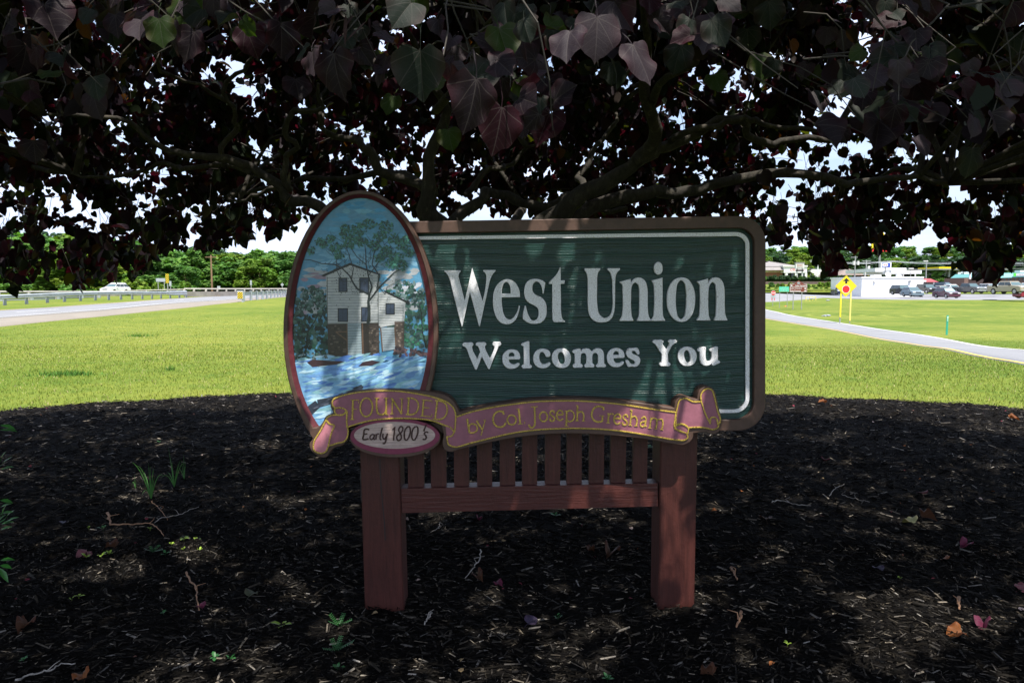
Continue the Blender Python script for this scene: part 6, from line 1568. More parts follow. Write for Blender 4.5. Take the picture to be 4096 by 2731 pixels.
def signback(px0, px1, yt, yb, pyb, Y, label, mat=None, diamond=False):
    e = empty('road_sign', (0, 0, 0)); tag(e, label, 'sign'); x0, x1, z1, z0 = ptx(px0, Y), ptx(px1, Y), ptz(yt, px0, Y), ptz(yb, px0, Y)
    if diamond:
        cx_, cz_, r_ = (x0 + x1) / 2, (z0 + z1) / 2, (x1 - x0) / 2
        MB().hexa([(cx_ - r_, Y, cz_), (cx_, Y, cz_ - r_), (cx_ + r_, Y, cz_), (cx_, Y, cz_ + r_)], [(cx_ - r_, Y + .02, cz_), (cx_, Y + .02, cz_ - r_), (cx_ + r_, Y + .02, cz_), (cx_, Y + .02, cz_ + r_)]).build('plate', M['galv'], e)
    else: MB().box(((x0 + x1) / 2, Y, (z0 + z1) / 2), (x1 - x0, .03, z1 - z0)).build('plate', mat or M['galv'], e)
    for xx in ([(x0 + x1) / 2] if (x1 - x0) < 1.2 else [x0 + .3, x1 - .2]): MB().box((xx, Y + .05, (ptz(pyb, px0, Y) + z1) / 2), (.1, .06, z1 - ptz(pyb, px0, Y))).build('post', M['pole_grey'], e)
signback(625, 662, 1113, 1127, 1160, 112, 'wide blank grey sign back left of the tall striped marker')
signback(677.5, 686, 1124, 1144, 1165, 104, 'narrow white sign back right of the tall striped marker')
signback(869, 881, 1144, 1156, 1160, 116, 'small square grey sign back on the bridge rail')
signback(1000.5, 1008, 1121, 1140, 1160, 110, 'narrow grey sign back above the bridge parapet')
signback(1122, 1136, 1131, 1146, 1158, 120, 'small diamond-shaped sign back nearest the welcome sign', diamond=True)
# bridge parapets with pipe rail
def parapet(name, label, P, zb, hw, thick, rail_h, step, piers=True):
    e = empty(name, (0, 0, 0)); tag(e, label, 'parapet'); P = [Vector(p) for p in P]; mb = MB(); 
    for a, b in zip(P, P[1:]):
        d = (b - a); d.z = 0; nn = Vector((-d.y, d.x, 0)).normalized() * thick / 2
        mb.hexa([a - nn, b - nn, b + nn, a + nn], [a - nn + Vector((0, 0, hw)), b - nn + Vector((0, 0, hw)), b + nn + Vector((0, 0, hw)), a + nn + Vector((0, 0, hw))])
    mb.build('wall', M['concrete'], e)
    MB().tube([p + Vector((0, 0, hw + rail_h)) for p in P], .10, 6).build('rail', M['concrete_light'], e)
    for p in even(P, step):
        MB().box(p + Vector((0, 0, hw + rail_h / 2 - .02)), (.2, .2, rail_h + .02)).build('rail_post', M['concrete_light'], e)
    return e
zz_ = lambda px, py, Y: tuple(at(px, py, Y))
parapet('bridge_parapet', 'stained concrete bridge parapet with pale top rail, left of the welcome sign', [zz_(738, 1187, 86), zz_(860, 1186, 90), zz_(1000, 1184, 96), zz_(1140, 1182, 102), zz_(1400, 1180, 114)], 0, .66, .3, .34, 1.5)
parapet('bridge_parapet', 'dark concrete parapet with stub posts between crossover and tall striped marker', [zz_(385, 1188, 93), zz_(460, 1186, 95), zz_(560, 1182, 99), zz_(735, 1176, 108)], 0, .42, .3, .30, 3.0)
BR = empty('bridge_railing', (0, 0, 0)); tag(BR, 'old bridge railing with pale pipe and dark steel beams at the left edge', 'railing')
bp = [Vector(zz_(-200, 1212, 58)), Vector(zz_(0, 1206, 62)), Vector(zz_(200, 1202, 69)), Vector(zz_(385, 1198, 78))]
MB().tube([p + Vector((0, 0, 0.88)) for p in bp], .11, 6).build('rail', M['concrete_light'], BR)
mb = MB()
for a, b in zip(bp, bp[1:]): mb.hexa([a + Vector((0, .3, .42)), b + Vector((0, .3, .42)), b + Vector((0, .6, .42)), a + Vector((0, .6, .42))], [a + Vector((0, .3, .56)), b + Vector((0, .3, .56)), b + Vector((0, .6, .56)), a + Vector((0, .6, .56))])
mb.build('curb', M['concrete'], BR)
for dz in (.5, .3, .1):
    MB().tube([p + Vector((0, -.1, dz)) for p in bp], .09, 5).build('beam', M['galv_dull'], BR)
for p in even(bp, 3.3):
    MB().box(p + Vector((0, .05, .42)), (.22, .25, .84)).build('post', M['concrete_light'], BR); MB().box(p + Vector((.5, -.2, .28)), (.2, .2, .62)).build('steel_post', M['galv'], BR)

# ------------------------------------------------------------------ road signs, right
def legs(e, xs, Y, zt, zb_, r_, mat, name='leg'):
    for x in xs: MB().box((x, Y + .05, (zt + zb_) / 2), (r_, r_ * .7, zt - zb_)).build(name, mat, e)
def face_sign(Y): return None
SA = empty('stop_ahead_sign', (0, 0, 0)); tag(SA, 'yellow diamond stop-ahead sign with black arrow over a red octagon', 'sign')
Y = 52; c = at(3384.5, 1144.5, Y - .05); r_ = 43 / F_PX * Y
def ngon(name, c, pts, mat, e, dy=0.0, th=.008):
    mb = MB(); n_ = len(pts); f = [(c.x + x, c.y + dy, c.z + z) for x, z in pts]; b_ = [(x, y + th, z) for x, y, z in f]
    mb.add(f + b_, [tuple(range(n_)), tuple(reversed(range(n_, 2 * n_)))] + [(i, i + n_, (i + 1) % n_ + n_, (i + 1) % n_) for i in range(n_)]); return mb.build(name, mat, e)
def diamond(r_, cr_=.06):
    out = []
    for k in range(4):
        a = k * math.pi / 2; cx_, cz_ = math.cos(a) * (r_ - cr_ * 1.0), math.sin(a) * (r_ - cr_ * 1.0)
        for t in (-.7, -.35, 0, .35, .7): out.append((cx_ + math.cos(a + t) * cr_ * .8, cz_ + math.sin(a + t) * cr_ * .8))
    return out
ngon('plate', c, diamond(r_), M['yellow'], SA); ngon('border', c, diamond(r_ * .955), M['black'], SA, -.003, .002); ngon('panel', c, diamond(r_ * .93), M['yellow'], SA, -.006, .002)
k_ = Y / F_PX; ar = [(-4.6, 9.8), (4.6, 9.8), (4.6, 20), (15, 19), (0, 32.5), (-15, 19), (-4.6, 20)]
ngon('arrow', c, [(x * k_, z * k_) for x, z in ar], M['black'], SA, -.009, .002)
oc = [(math.cos(math.pi / 8 + k * math.pi / 4), math.sin(math.pi / 8 + k * math.pi / 4)) for k in range(8)]
ngon('octagon_rim', c, [(x * 16.8 * k_, (z * 16.8 - 12) * k_) for x, z in oc], M['sign_white'], SA, -.009, .002); ngon('octagon', c, [(x * 15.3 * k_, (z * 15.3 - 12) * k_) for x, z in oc], M['red'], SA, -.012, .002)
for px, yb, mat, yc in ((3365, 1289, M['yellow_post'], 1268), (3404.5, 1294, M['yellow_pale'], 1283)):
    x, z0, zc, z1 = ptx(px, Y), ptz(yb, px, Y), ptz(yc, px, Y), ptz(1160, px, Y)
    MB().box((x, Y + .03, (z0 + z1) / 2 - .1), (.07, .05, z1 - z0 + .2)).build('post', M['pole_grey'], SA); MB().box((x, Y - .01, (zc + z1) / 2), (.10, .03, z1 - zc)).build('post_sleeve', mat, SA)
# recreation sign
RS = empty('recreation_sign', (0, 0, 0)); tag(RS, 'brown sign with peaked top giving lake directions with arrows', 'sign'); Y = 84
c = at(3194, 1150, Y); k_ = Y / F_PX
shape = [(-34.5, -18.5), (34.5, -18.5), (34.5, 15), (21, 15), (4, 26), (0, 27.5), (-4, 26), (-17, 15), (-34.5, 15)]
ngon('plate', c, [(x * k_, z * k_) for x, z in shape], M['sign_brown'], RS, 0, .03)
mb = MB()
for (xa, za, xb, zb3) in ((-33.5, -17.8, 33.5, -17), (-33.5, 2.3, 33.5, 3.1), (-33.5, 13.4, -17, 14.2), (21, 13.4, 33.5, 14.2), (-33.6, -17.8, -32.8, 14), (32.8, -17.8, 33.6, 14)):
    mb.box((c.x + (xa + xb) / 2 * k_, c.y - .01, c.z + (za + zb3) / 2 * k_), ((xb - xa) * k_, .012, (zb3 - za) * k_))
mb.build('border', M['sign_white'], RS)
for s_, x, z, w_ in (('Lake Hartwell', 9.5, 7.8, 44), ('Lake Jocassee', -9.5, -3.6, 45), ('Lake Keowee', -11.5, -12.6, 41)):
    o = text_obj('lettering', s_, 6.2 * k_, M['sign_white'], RS, .01, w_ * k_, 0); o.location = (c.x + x * k_, c.y - .02, c.z + z * k_)
for s_, x, z in ((-1, -27.5, 7.8), (1, 26.5, -3.6), (1, 26.5, -12.8)):
    ngon('arrow', c, [((x + s_ * a) * k_, (z + b) * k_) for a, b in ((-4, -1), (0, -1), (0, -3.2), (4.3, 0), (0, 3.2), (0, 1), (-4, 1))], M['sign_white'], RS, -.02, .01)
ngon('emblem', c, [(6.8 * math.cos(a) * k_, (18 + 4.8 * math.sin(a)) * k_) for a in (q_ * 6.283 / 12 for q_ in range(12))], M['galv_dull'], RS, -.01, .01)
for px, yb in ((3175, 1249), (3209, 1253)):
    legs(RS, [ptx(px, Y)], Y, ptz(1166, px, Y), ptz(yb, px, Y) - .2, .09, M['pole_grey'])
# faded green sign
GS = empty('green_sign', (0, 0, 0)); tag(GS, 'faded mint green roadside sign on two thin posts', 'sign'); Y = 88
c = at(3136, 1156.5, Y); k_ = Y / F_PX; MB().box(c, (39 * k_, .03, 20 * k_)).build('plate', M['sign_green'], GS)
for s_, z, w_ in (('ADOPT', 5.5, 15), ('A HIGHWAY LITTER', 0, 30), ('CONTROL', -5.5, 24)):
    o = text_obj('lettering', s_, 3.2 * k_, flat('mint_lettering', (.45, .75, .65), .5), GS, .008, w_ * k_); o.location = (c.x, c.y - .025, c.z + z * k_)
for px, yb in ((3120.5, 1230), (3151, 1233)): legs(GS, [ptx(px, Y)], Y, ptz(1150, px, Y), ptz(yb, px, Y) - .2, .06, M['pole_grey'])
# stop sign
SS = empty('stop_sign', (0, 0, 0)); tag(SS, 'red octagonal stop sign with a white plate below it, nearest the welcome sign', 'sign'); Y = 92
c = at(3093.5, 1172, Y); k_ = Y / F_PX
ngon('rim', c, [(x * 9.6 * k_, z * 9.6 * k_) for x, z in oc], M['sign_white'], SS, 0, .02); ngon('plate', c, [(x * 8.9 * k_, z * 8.9 * k_) for x, z in oc], M['red'], SS, -.012, .01)
o = text_obj('lettering', 'STOP', 5.6 * k_, M['sign_white'], SS, .008, 14 * k_, .04); o.location = (c.x, c.y - .03, c.z)
c2 = at(3093, 1185, Y); MB().box((c2.x, c2.y + .03, c2.z), (19 * k_, .02, 11 * k_)).build('lower_plate', M['galv'], SS); legs(SS, [c.x], Y + .05, c.z + .2, ptz(1226, 3092, Y) - .2, .06, M['pole_grey'])
for k, px in enumerate((3087.5, 3098.5)):
    p = at(px, 1196, 104); o = MB().tube([(p.x, p.y, p.z - .3), (p.x, p.y, p.z + .22)], .05, 6).build('marker_post', M['red']); tag(o, ['left', 'right'][k] + ' one of two short red posts behind the stop sign', 'post')
# green delineator
GD = empty('delineator_post', (0, 0, 0)); tag(GD, 'short green plastic marker post with white number panel in the grass', 'post'); Y = 39
x, z0, z1 = ptx(3796, Y), ptz(1346, 3796, Y), ptz(1261, 3796, Y); MB().box((x, Y, (z0 + z1) / 2 - .1), (.10, .03, z1 - z0 + .2)).build('stake', M['post_green'], GD)
MB().box((x, Y - .02, z1 - .2), (.085, .008, .3)).build('number_panel', M['sign_green'], GD)
for k, ch_ in enumerate('186'):
    o = text_obj('lettering', ch_, .07, M['sign_white'], GD, .004, .05); o.location = (x, Y - .03, z1 - .11 - .09 * k)
# pipe stand, litter
PR = empty('pipe_stand', (0, 0, 0)); tag(PR, 'low rack of pale yellow pipes in the grass right of the lake sign', 'stand'); Y = 98
for px, yt, yb in ((3224, 1187, 1201), (3239, 1187, 1203), (3250, 1187, 1200), (3263, 1186, 1199)): MB().tube([at(px, yb + 2, Y), at(px, yt, Y)], .05, 6).build('upright', M['yellow_pale'], PR)
MB().tube([at(3224, 1189, Y), at(3263, 1188, Y)], .04, 6).build('crossbar', M['yellow_pale'], PR); MB().tube([at(3239, 1195, Y), at(3250, 1194, Y)], .12, 8).build('valve', M['galv_dull'], PR)
for px, py, s_, mat, lab in ((3297, 1265.5, .16, M['galv_dull'], 'left grey litter lump in the grass below the yellow warning sign'), (3308, 1265, .22, M['galv_dull'], 'right grey litter lump in the grass below the yellow warning sign'), (3312, 1203, .2, M['galv_dull'], 'dark scrap on the grass near the parking lot'), (3143, 1226, .15, M['orange'], 'orange scrap between the two green sign posts')):
    p = gpt(px, py); v_ = []; g_ = random.Random(int(px))
    bm = bmesh.new(); bmesh.ops.create_icosphere(bm, subdivisions=2, radius=s_)
    for q_ in bm.verts: q_.co = Vector((q_.co.x * 1.5, q_.co.y, q_.co.z * .5)) * g_.uniform(.8, 1.2)
    me = bpy.data.meshes.new('litter'); bm.to_mesh(me); bm.free(); me.materials.append(mat); o = bpy.data.objects.new('litter', me); link(o); o.location = p + Vector((0, 0, s_ * .3)); tag(o, lab, 'litter')
# ------------------------------------------------------------------ vehicles
def paint(name, c, rough=0.25):
    t = NT(name); t.col(c); t.set(Roughness=rough); t.b.inputs['Coat Weight'].default_value = 0.6; t.b.inputs['Coat Roughness'].default_value = 0.05
    f = t.noise(t.coord('Object'), 2.0, 3); t.l(t.ramp(f, [(0.3, (rough, rough, rough)), (0.7, (rough + .12,) * 3)]), t.b.inputs['Roughness']); return t.mat
CARP = {'black': paint('black_car_paint', (.012, .012, .014)), 'bluegrey': paint('blue_grey_car_paint', (.17, .23, .27)), 'maroon': paint('maroon_car_paint', (.09, .03, .05)), 'charcoal': paint('charcoal_car_paint', (.05, .052, .056)),
 'tan': paint('tan_car_paint', (.36, .30, .22), .35), 'white': paint('white_car_paint', (.78, .78, .78)), 'silver': paint('silver_car_paint', (.45, .46, .48)), 'red': paint('red_car_paint', (.22, .01, .03)), 'navy': paint('navy_car_paint', (.012, .02, .07)), 'beige': paint('beige_car_paint', (.4, .37, .31))}
SPEC = {  # L, W, H, belt, nose z, hood x, screen base x, roof front x, roof rear x, tail x, wheel r, wheelbase, ground
 'crossover': dict(L=4.55, W=1.82, H=1.66, belt=1.05, nose=.86, hood=1.06, cowl=1.2, rf=.42, rr=-1.55, tail=-2.05, wr=.35, wb=2.62, gc=.22),
 'suv': dict(L=4.85, W=1.92, H=1.82, belt=1.16, nose=1.0, hood=1.18, cowl=1.25, rf=.62, rr=-2.0, tail=-2.32, wr=.39, wb=2.8, gc=.27),
 'sedan': dict(L=4.75, W=1.80, H=1.44, belt=.90, nose=.64, hood=.82, cowl=1.15, rf=.35, rr=-1.0, tail=-1.75, wr=.33, wb=2.75, gc=.18),
 'pickup': dict(L=5.9, W=2.0, H=1.90, belt=1.25, nose=1.12, hood=1.28, cowl=1.4, rf=.85, rr=-.85, tail=-1.0, wr=.41, wb=3.7, gc=.38)}
def car(name, kind, pm, P, heading, label, group='vehicles in the parking lot', shade=False, rack=False, cat=None):
    """heading: direction the nose points, radians from +X; origin on the ground under the middle"""
    S = SPEC[kind]; e = empty(name, P, heading); tag(e, label, cat or {'pickup': 'pickup truck'}.get(kind, 'car'), group)
    L, W, H, b = S['L'], S['W'], S['H'], S['belt']; hx = L / 2; wr, gc = S['wr'], S['gc']; wx = (S['wb'] / 2 + .08, -S['wb'] / 2 + .08)
    top = [(hx, S['nose'] - .12), (hx - .08, S['nose']), (hx - .35, S['nose'] + .08), (S['cowl'], S['hood'] + .02), (S['cowl'] - .05, b)]
    if kind == 'pickup': top += [(S['tail'], b), (S['tail'] - .02, b - .02), (-hx + .04, b - .02), (-hx, b - .1), (-hx, .55)]
    elif kind == 'sedan': top += [(S['tail'], b), (-hx + .1, b - .03), (-hx, b - .14), (-hx, .4)]
    else: top += [(S['tail'], b), (-hx + .06, b - .04), (-hx, b - .2), (-hx, .45)]
    bot = [(-hx + .08, gc)]
    for x0 in (wx[1], wx[0]):
        for k in range(9):
            a = math.pi - math.pi * k / 8; bot.append((x0 + math.cos(a) * (wr + .06), max(gc, wr + math.sin(a) * (wr + .06))))
    bot += [(hx - .12, gc), (hx, gc + .14)]
    prof_ = top + bot
    def ring(y, ins): 
        cx_, cz_ = 0, .7; return [(x * (1 - ins * .12) if True else x, y, (z - cz_) * (1 - ins * .6) + cz_ if z > .5 else z) for x, z in prof_]
    mb = MB(); n_ = len(prof_); R_ = [ring(-W / 2, .12), ring(-W / 2 + .07, 0), ring(W / 2 - .07, 0), ring(W / 2, .12)]
    base = [p for r in R_ for p in r]; mb.add(base, [(k * n_ + i, k * n_ + (i + 1) % n_, (k + 1) * n_ + (i + 1) % n_, (k + 1) * n_ + i) for k in range(3) for i in range(n_)])
    for off_, rev in ((0, False), (3 * n_, True)):
        t = tessellate_polygon([[Vector((x, z, 0)) for x, z in prof_]]); mb.add([], [])
        mb.f += [tuple(off_ + i for i in (q_ if rev else reversed(q_))) for q_ in t]; mb.m += [0] * len(t)
    mb.build('body', pm, e)
    # greenhouse
    y0, y1 = W / 2 - .06, W / 2 - .24; zb_, zr = b - .01, H
    B4 = [(S['cowl'], -y0, zb_), (S['cowl'], y0, zb_), (S['tail'], y0, zb_), (S['tail'], -y0, zb_)]
    T4 = [(S['rf'], -y1, zr - .05), (S['rf'], y1, zr - .05), (S['rr'], y1, zr - .05), (S['rr'], -y1, zr - .05)]
    mb = MB(); mb.hexa([Vector(B4[i]) for i in (3, 0, 1, 2)], [Vector(T4[i]) for i in (3, 0, 1, 2)]); mb.build('cabin', pm, e)
    r4 = [(x * .96, y * .9, zr) for x, y, z in T4]; mb = MB(); mb.hexa([Vector(T4[i]) for i in (3, 0, 1, 2)], [Vector(r4[i]) for i in (3, 0, 1, 2)]); mb.build('roof', pm, e)
    def pane(nm, q4, mat, push=.012):
        a, b_, c_, d_ = (Vector(v_) for v_ in q4); nn = (b_ - a).cross(d_ - a).normalized(); cen = (a + b_ + c_ + d_) / 4
        if nn.dot(cen - Vector((0, 0, .8))) < 0: nn = -nn
        m2 = MB(); f = [p.lerp(cen, .07) + nn * push for p in (a, b_, c_, d_)]; m2.add(f + [p - nn * .02 for p in f], [(0, 1, 2, 3), (7, 6, 5, 4), (0, 4, 5, 1), (1, 5, 6, 2), (2, 6, 7, 3), (3, 7, 4, 0)]); return m2.build(nm, mat, e)
    V = lambda t, i: Vector(B4[i]).lerp(Vector(T4[i]), t)
    pane('windscreen', [V(.08, 0), V(.08, 1), V(.93, 1), V(.93, 0)], M['teal_cloth'] if shade else M['tint_glass'])
    pane('rear_window', [V(.15, 2), V(.15, 3), V(.9, 3), V(.9, 2)], M['glass'])
    for (f_, r_) in ((0, 3), (1, 2)):
        n_w = 3 if kind in ('suv', 'crossover') else 2
        for k in range(n_w):
            t0, t1 = k / n_w, (k + 1) / n_w
            lo0, lo1 = V(.08, f_).lerp(V(.08, r_), t0), V(.08, f_).lerp(V(.08, r_), t1); hi0, hi1 = V(.92, f_).lerp(V(.92, r_), t0), V(.92, f_).lerp(V(.92, r_), t1)
            pane('side_window', [lo0, lo1, hi1, hi0], M['glass'])
    for x0 in wx:
        for s_ in (-1, 1):
            yy = s_ * (W / 2 - .13); w_ = MB().tube([(x0, yy - .12, wr), (x0, yy + .12, wr)], wr, 18).build('wheel', M['rubber'], e)
            rm = MB(); rm.tube([(x0, yy + s_ * .118, wr), (x0, yy + s_ * .128, wr)], wr * .66, 14); rm.build('rim', M['rim'], w_)
    for s_ in (-1, 1):
        MB().box((hx - .12, s_ * (W / 2 - .27), S['nose'] - .05), (.26, .40, .17)).build('headlight', M['lamp_glass'], e)
        MB().box((-hx + .03, s_ * (W / 2 - .14), b - .22), (.08, .2, .3)).build('tail_light', M['tail_red'], e)
        MB().box((S['cowl'] - .35, s_ * (W / 2 + .06), b + .06), (.14, .18, .14)).build('mirror', pm if kind != 'pickup' else M['black'], e)
    gh = .26 if kind == 'pickup' else .16
    MB().box((hx - .01, 0, S['nose'] - .1), (.06, W * .48, gh)).build('grille', M['chrome'] if kind == 'pickup' else M['black'], e)
    MB().box((hx - .03, 0, gc + .22), (.14, W * .9, .2)).build('bumper', M['chrome'] if kind == 'pickup' and pm is not CARP['charcoal'] else (pm if kind != 'pickup' else M['chrome']), e)
    MB().box((0, 0, gc - .01), (L * .86, W * .84, .12)).build('underbody', M['black'], e)
    for s_ in (-1, 1): MB().box((-.2, s_ * (W / 2 + .002), b - .22), (.16, .02, .035)).build('door_handle', M['chrome'] if kind == 'pickup' else pm, e)
    if kind == 'pickup':
        MB().box(((S['tail'] - hx) / 2, 0, b - .012), (abs(S['tail'] + hx) * .93, W * .84, .02)).build('cargo_bed', M['black'], e)
    if rack:
        for s_ in (-1, 1): MB().tube([(S['rf'] + .0, s_ * .62, H + .06), (S['rr'] + .1, s_ * .62, H + .06)], .03, 5).build('roof_rail', M['sign_white'], e)
        for x0 in (.1, -.9): MB().box((x0, 0, H + .09), (.08, 1.5, .04)).build('crossbar', M['sign_white'], e)
    return e
def park(px, pyb, Y, kind, pm, hd, label, name='parked_car', **k):
    p = at(px, pyb, Y); return car(name, kind, CARP[pm], (p.x, p.y, p.z), R(hd), label, **k)
# heading: -90 = towards the camera, 0 = to the right
park(3605, 1180, 124, 'suv', 'black', -92, 'black SUV in front of the white building, furthest left of the lot')
park(3648, 1187, 116, 'crossover', 'bluegrey', -97, 'blue-grey crossover with bright chrome nose in front of the black SUV')
park(3706, 1174, 132, 'suv', 'black', -90, 'black SUV right of the blue-grey crossover, by the corner of the white building')
park(3766, 1172, 134, 'sedan', 'beige', -90, 'beige sedan behind the maroon crossover')
park(3784, 1192, 110, 'crossover', 'maroon', -91, 'maroon crossover with a pale sunshade in its windscreen', shade=True)
park(3778, 1160, 146, 'crossover', 'navy', -70, 'dark blue crossover behind the beige sedan, under the hanging leaves')
park(3806, 1170, 140, 'crossover', 'white', -92, 'white crossover between the maroon crossover and the dark grey pickup')
park(3874, 1174, 126, 'pickup', 'charcoal', -82, 'dark grey pickup truck with chrome grille', name='pickup_truck')
park(3955, 1168, 138, 'crossover', 'silver', -80, 'silver crossover seen between the two pickup trucks')
park(3992, 1163, 142, 'suv', 'white', -150, 'white SUV behind the tan pickup truck')
park(4035, 1176, 102, 'pickup', 'tan', -82, 'tan crew cab pickup truck near the right edge', name='pickup_truck')
park(4128, 1193, 100, 'crossover', 'red', -180, 'dark red car cut off by the right edge')
park(4140, 1180, 112, 'crossover', 'navy', -180, 'dark blue car behind the dark red one at the right edge')
park(3364, 1179, 132, 'crossover', 'navy', -110, 'dark blue car half hidden by the yellow warning sign')
park(3873, 1102, 190, 'sedan', 'white', -40, 'white car far back beside the white lamp pole')
park(4100, 1160, 160, 'crossover', 'silver', -120, 'silver car far back in front of the strip mall')
p = at(463, 1176, 107); car('white_crossover', 'crossover', CARP['white'], (p.x, p.y, p.z), R(-98), 'white crossover with roof rack driving on the highway', group=None, rack=True)
_w = [o for o in bpy.data.objects if o.name == 'white_crossover'][0]
if 'group' in _w: del _w['group']

# ------------------------------------------------------------------ things on the mulch
def bpt(px, py, lift=0.0):
    d = ray(px, py); t = 1.5
    for _ in range(60):
        p = CAM + d * t; f = p.z - (float(bed_z(np.array(p.x), np.array(p.y))) + lift); t -= f / d.z
        if abs(f) < 1e-4: break
    return CAM + d * t
M['twig_pale'] = flat('bleached_twig', (.3, .27, .24), .8, var=.2, scale=20); M['twig_tan'] = flat('tan_twig', (.28, .15, .08), .8, var=.2, scale=20)
M['blade'] = flat('fresh_grass_blade', (.05, .16, .03), .5, var=.2); M['seedling'] = flat('seedling_leaf', (.20, .30, .03), .5, var=.2); M['weed'] = flat('weed_leaf', (.02, .10, .022), .5, var=.2)
def bent_stick(pts, r0, mat, label, kinks=3):
    g_ = random.Random(int(pts[0][0])); P = [bpt(x, y, .022) for x, y in pts]; Q = resample(P, len(P) * 4)
    Q = [q_ + Vector((g_.gauss(0, .003), g_.gauss(0, .003), abs(g_.gauss(0, .004)))) for q_ in Q]
    mb = MB(); mb.tube(Q, [r0 * (1 - .55 * i / len(Q)) * g_.uniform(.85, 1.2) for i in range(len(Q))], 6)
    k = len(Q) // 2; mb.tube([Q[k], Q[k] + Vector((g_.uniform(-.03, .03), .02, .02)), Q[k] + Vector((g_.uniform(-.06, .06), .03, .03))], [r0 * .6, r0 * .4, r0 * .2], 5)
    o = mb.build('fallen_twig', mat, smooth=True); tag(o, label, 'twig', 'fallen twigs on the mulch')
def T4_(x, y): return (x / 1.3864, 1600 + y / 1.3864)
def T5_(x, y): return (2700 + x / 1.3274, 1550 + y / 1.3274)
for pts, r_, mt, lab in (
  ([T4_(*q_) for q_ in ((1035, 955), (1060, 1010), (1090, 1040), (1088, 1110), (1105, 1165))], .0055, 'twig_tan', 'tan crooked twig with a dark red leaf at its lower end, left of the sign'),
  ([T4_(*q_) for q_ in ((90, 1560), (170, 1525), (270, 1500), (330, 1470), (410, 1462))], .0045, 'twig_pale', 'pale curved twig in the bottom left corner'),
  ([T4_(*q_) for q_ in ((610, 692), (720, 690), (830, 685), (880, 715), (910, 755))], .005, 'twig_tan', 'tan bent twig below the two grass tufts'),
  ([T4_(*q_) for q_ in ((855, 680), (900, 655), (1000, 635), (1060, 605), (1100, 595))], .003, 'twig_pale', 'thin grey twig running up right of the grass tufts'),
  ([T4_(*q_) for q_ in ((838, 560), (880, 600), (915, 640), (930, 668))], .003, 'twig_tan', 'short brown twig just below the grass tufts'),
  ([(1350 + x / 1.568, 1750 + y / 1.568) for x, y in ((899, 702), (893, 760), (850, 820), (803, 884))], .0045, 'twig_pale', 'pale twig standing slanted behind the rail between the posts'),
  ([(1350 + x / 1.568, 1750 + y / 1.568) for x, y in ((640, 535), (630, 570), (585, 597))], .0025, 'twig_pale', 'small pale twig under the left end of the rail'),
  ([(1350 + x / 1.568, 1750 + y / 1.568) for x, y in ((592, 1095), (575, 1125), (545, 1172))], .005, 'twig_pale', 'pale twig right of the left post foot'),
  ([T5_(*q_) for q_ in ((515, 610), (560, 600), (640, 620), (725, 628))], .004, 'twig_pale', 'pale bow-shaped twig right of the sign'),
  ([T5_(*q_) for q_ in ((820, 575), (850, 535), (900, 517))], .003, 'twig_pale', 'thin pale twig curving up, right of the bow-shaped one'),
  ([T5_(*q_) for q_ in ((885, 568), (950, 590), (1030, 608))], .0025, 'twig_pale', 'thin pale twig sloping down right, right of the bow-shaped one'),
  ([T5_(*q_) for q_ in ((350, 1195), (335, 1250), (328, 1272))], .008, 'twig_tan', 'short thick tan stick in front of the right post'),
  ([T5_(*q_) for q_ in ((1505, 1115), (1510, 1175))], .008, 'twig_tan', 'stubby brown stick at the lower right'),
  ([T5_(*q_) for q_ in ((295, 955), (320, 1000), (330, 1020))], .006, 'twig_tan', 'short brown stick right of the right post'),
  ([T4_(*q_) for q_ in ((600, 630), (612, 690))], .009, 'twig_tan', 'short thick brown stick left of the tan bent twig')):
    bent_stick(pts, r_, M[mt], lab)
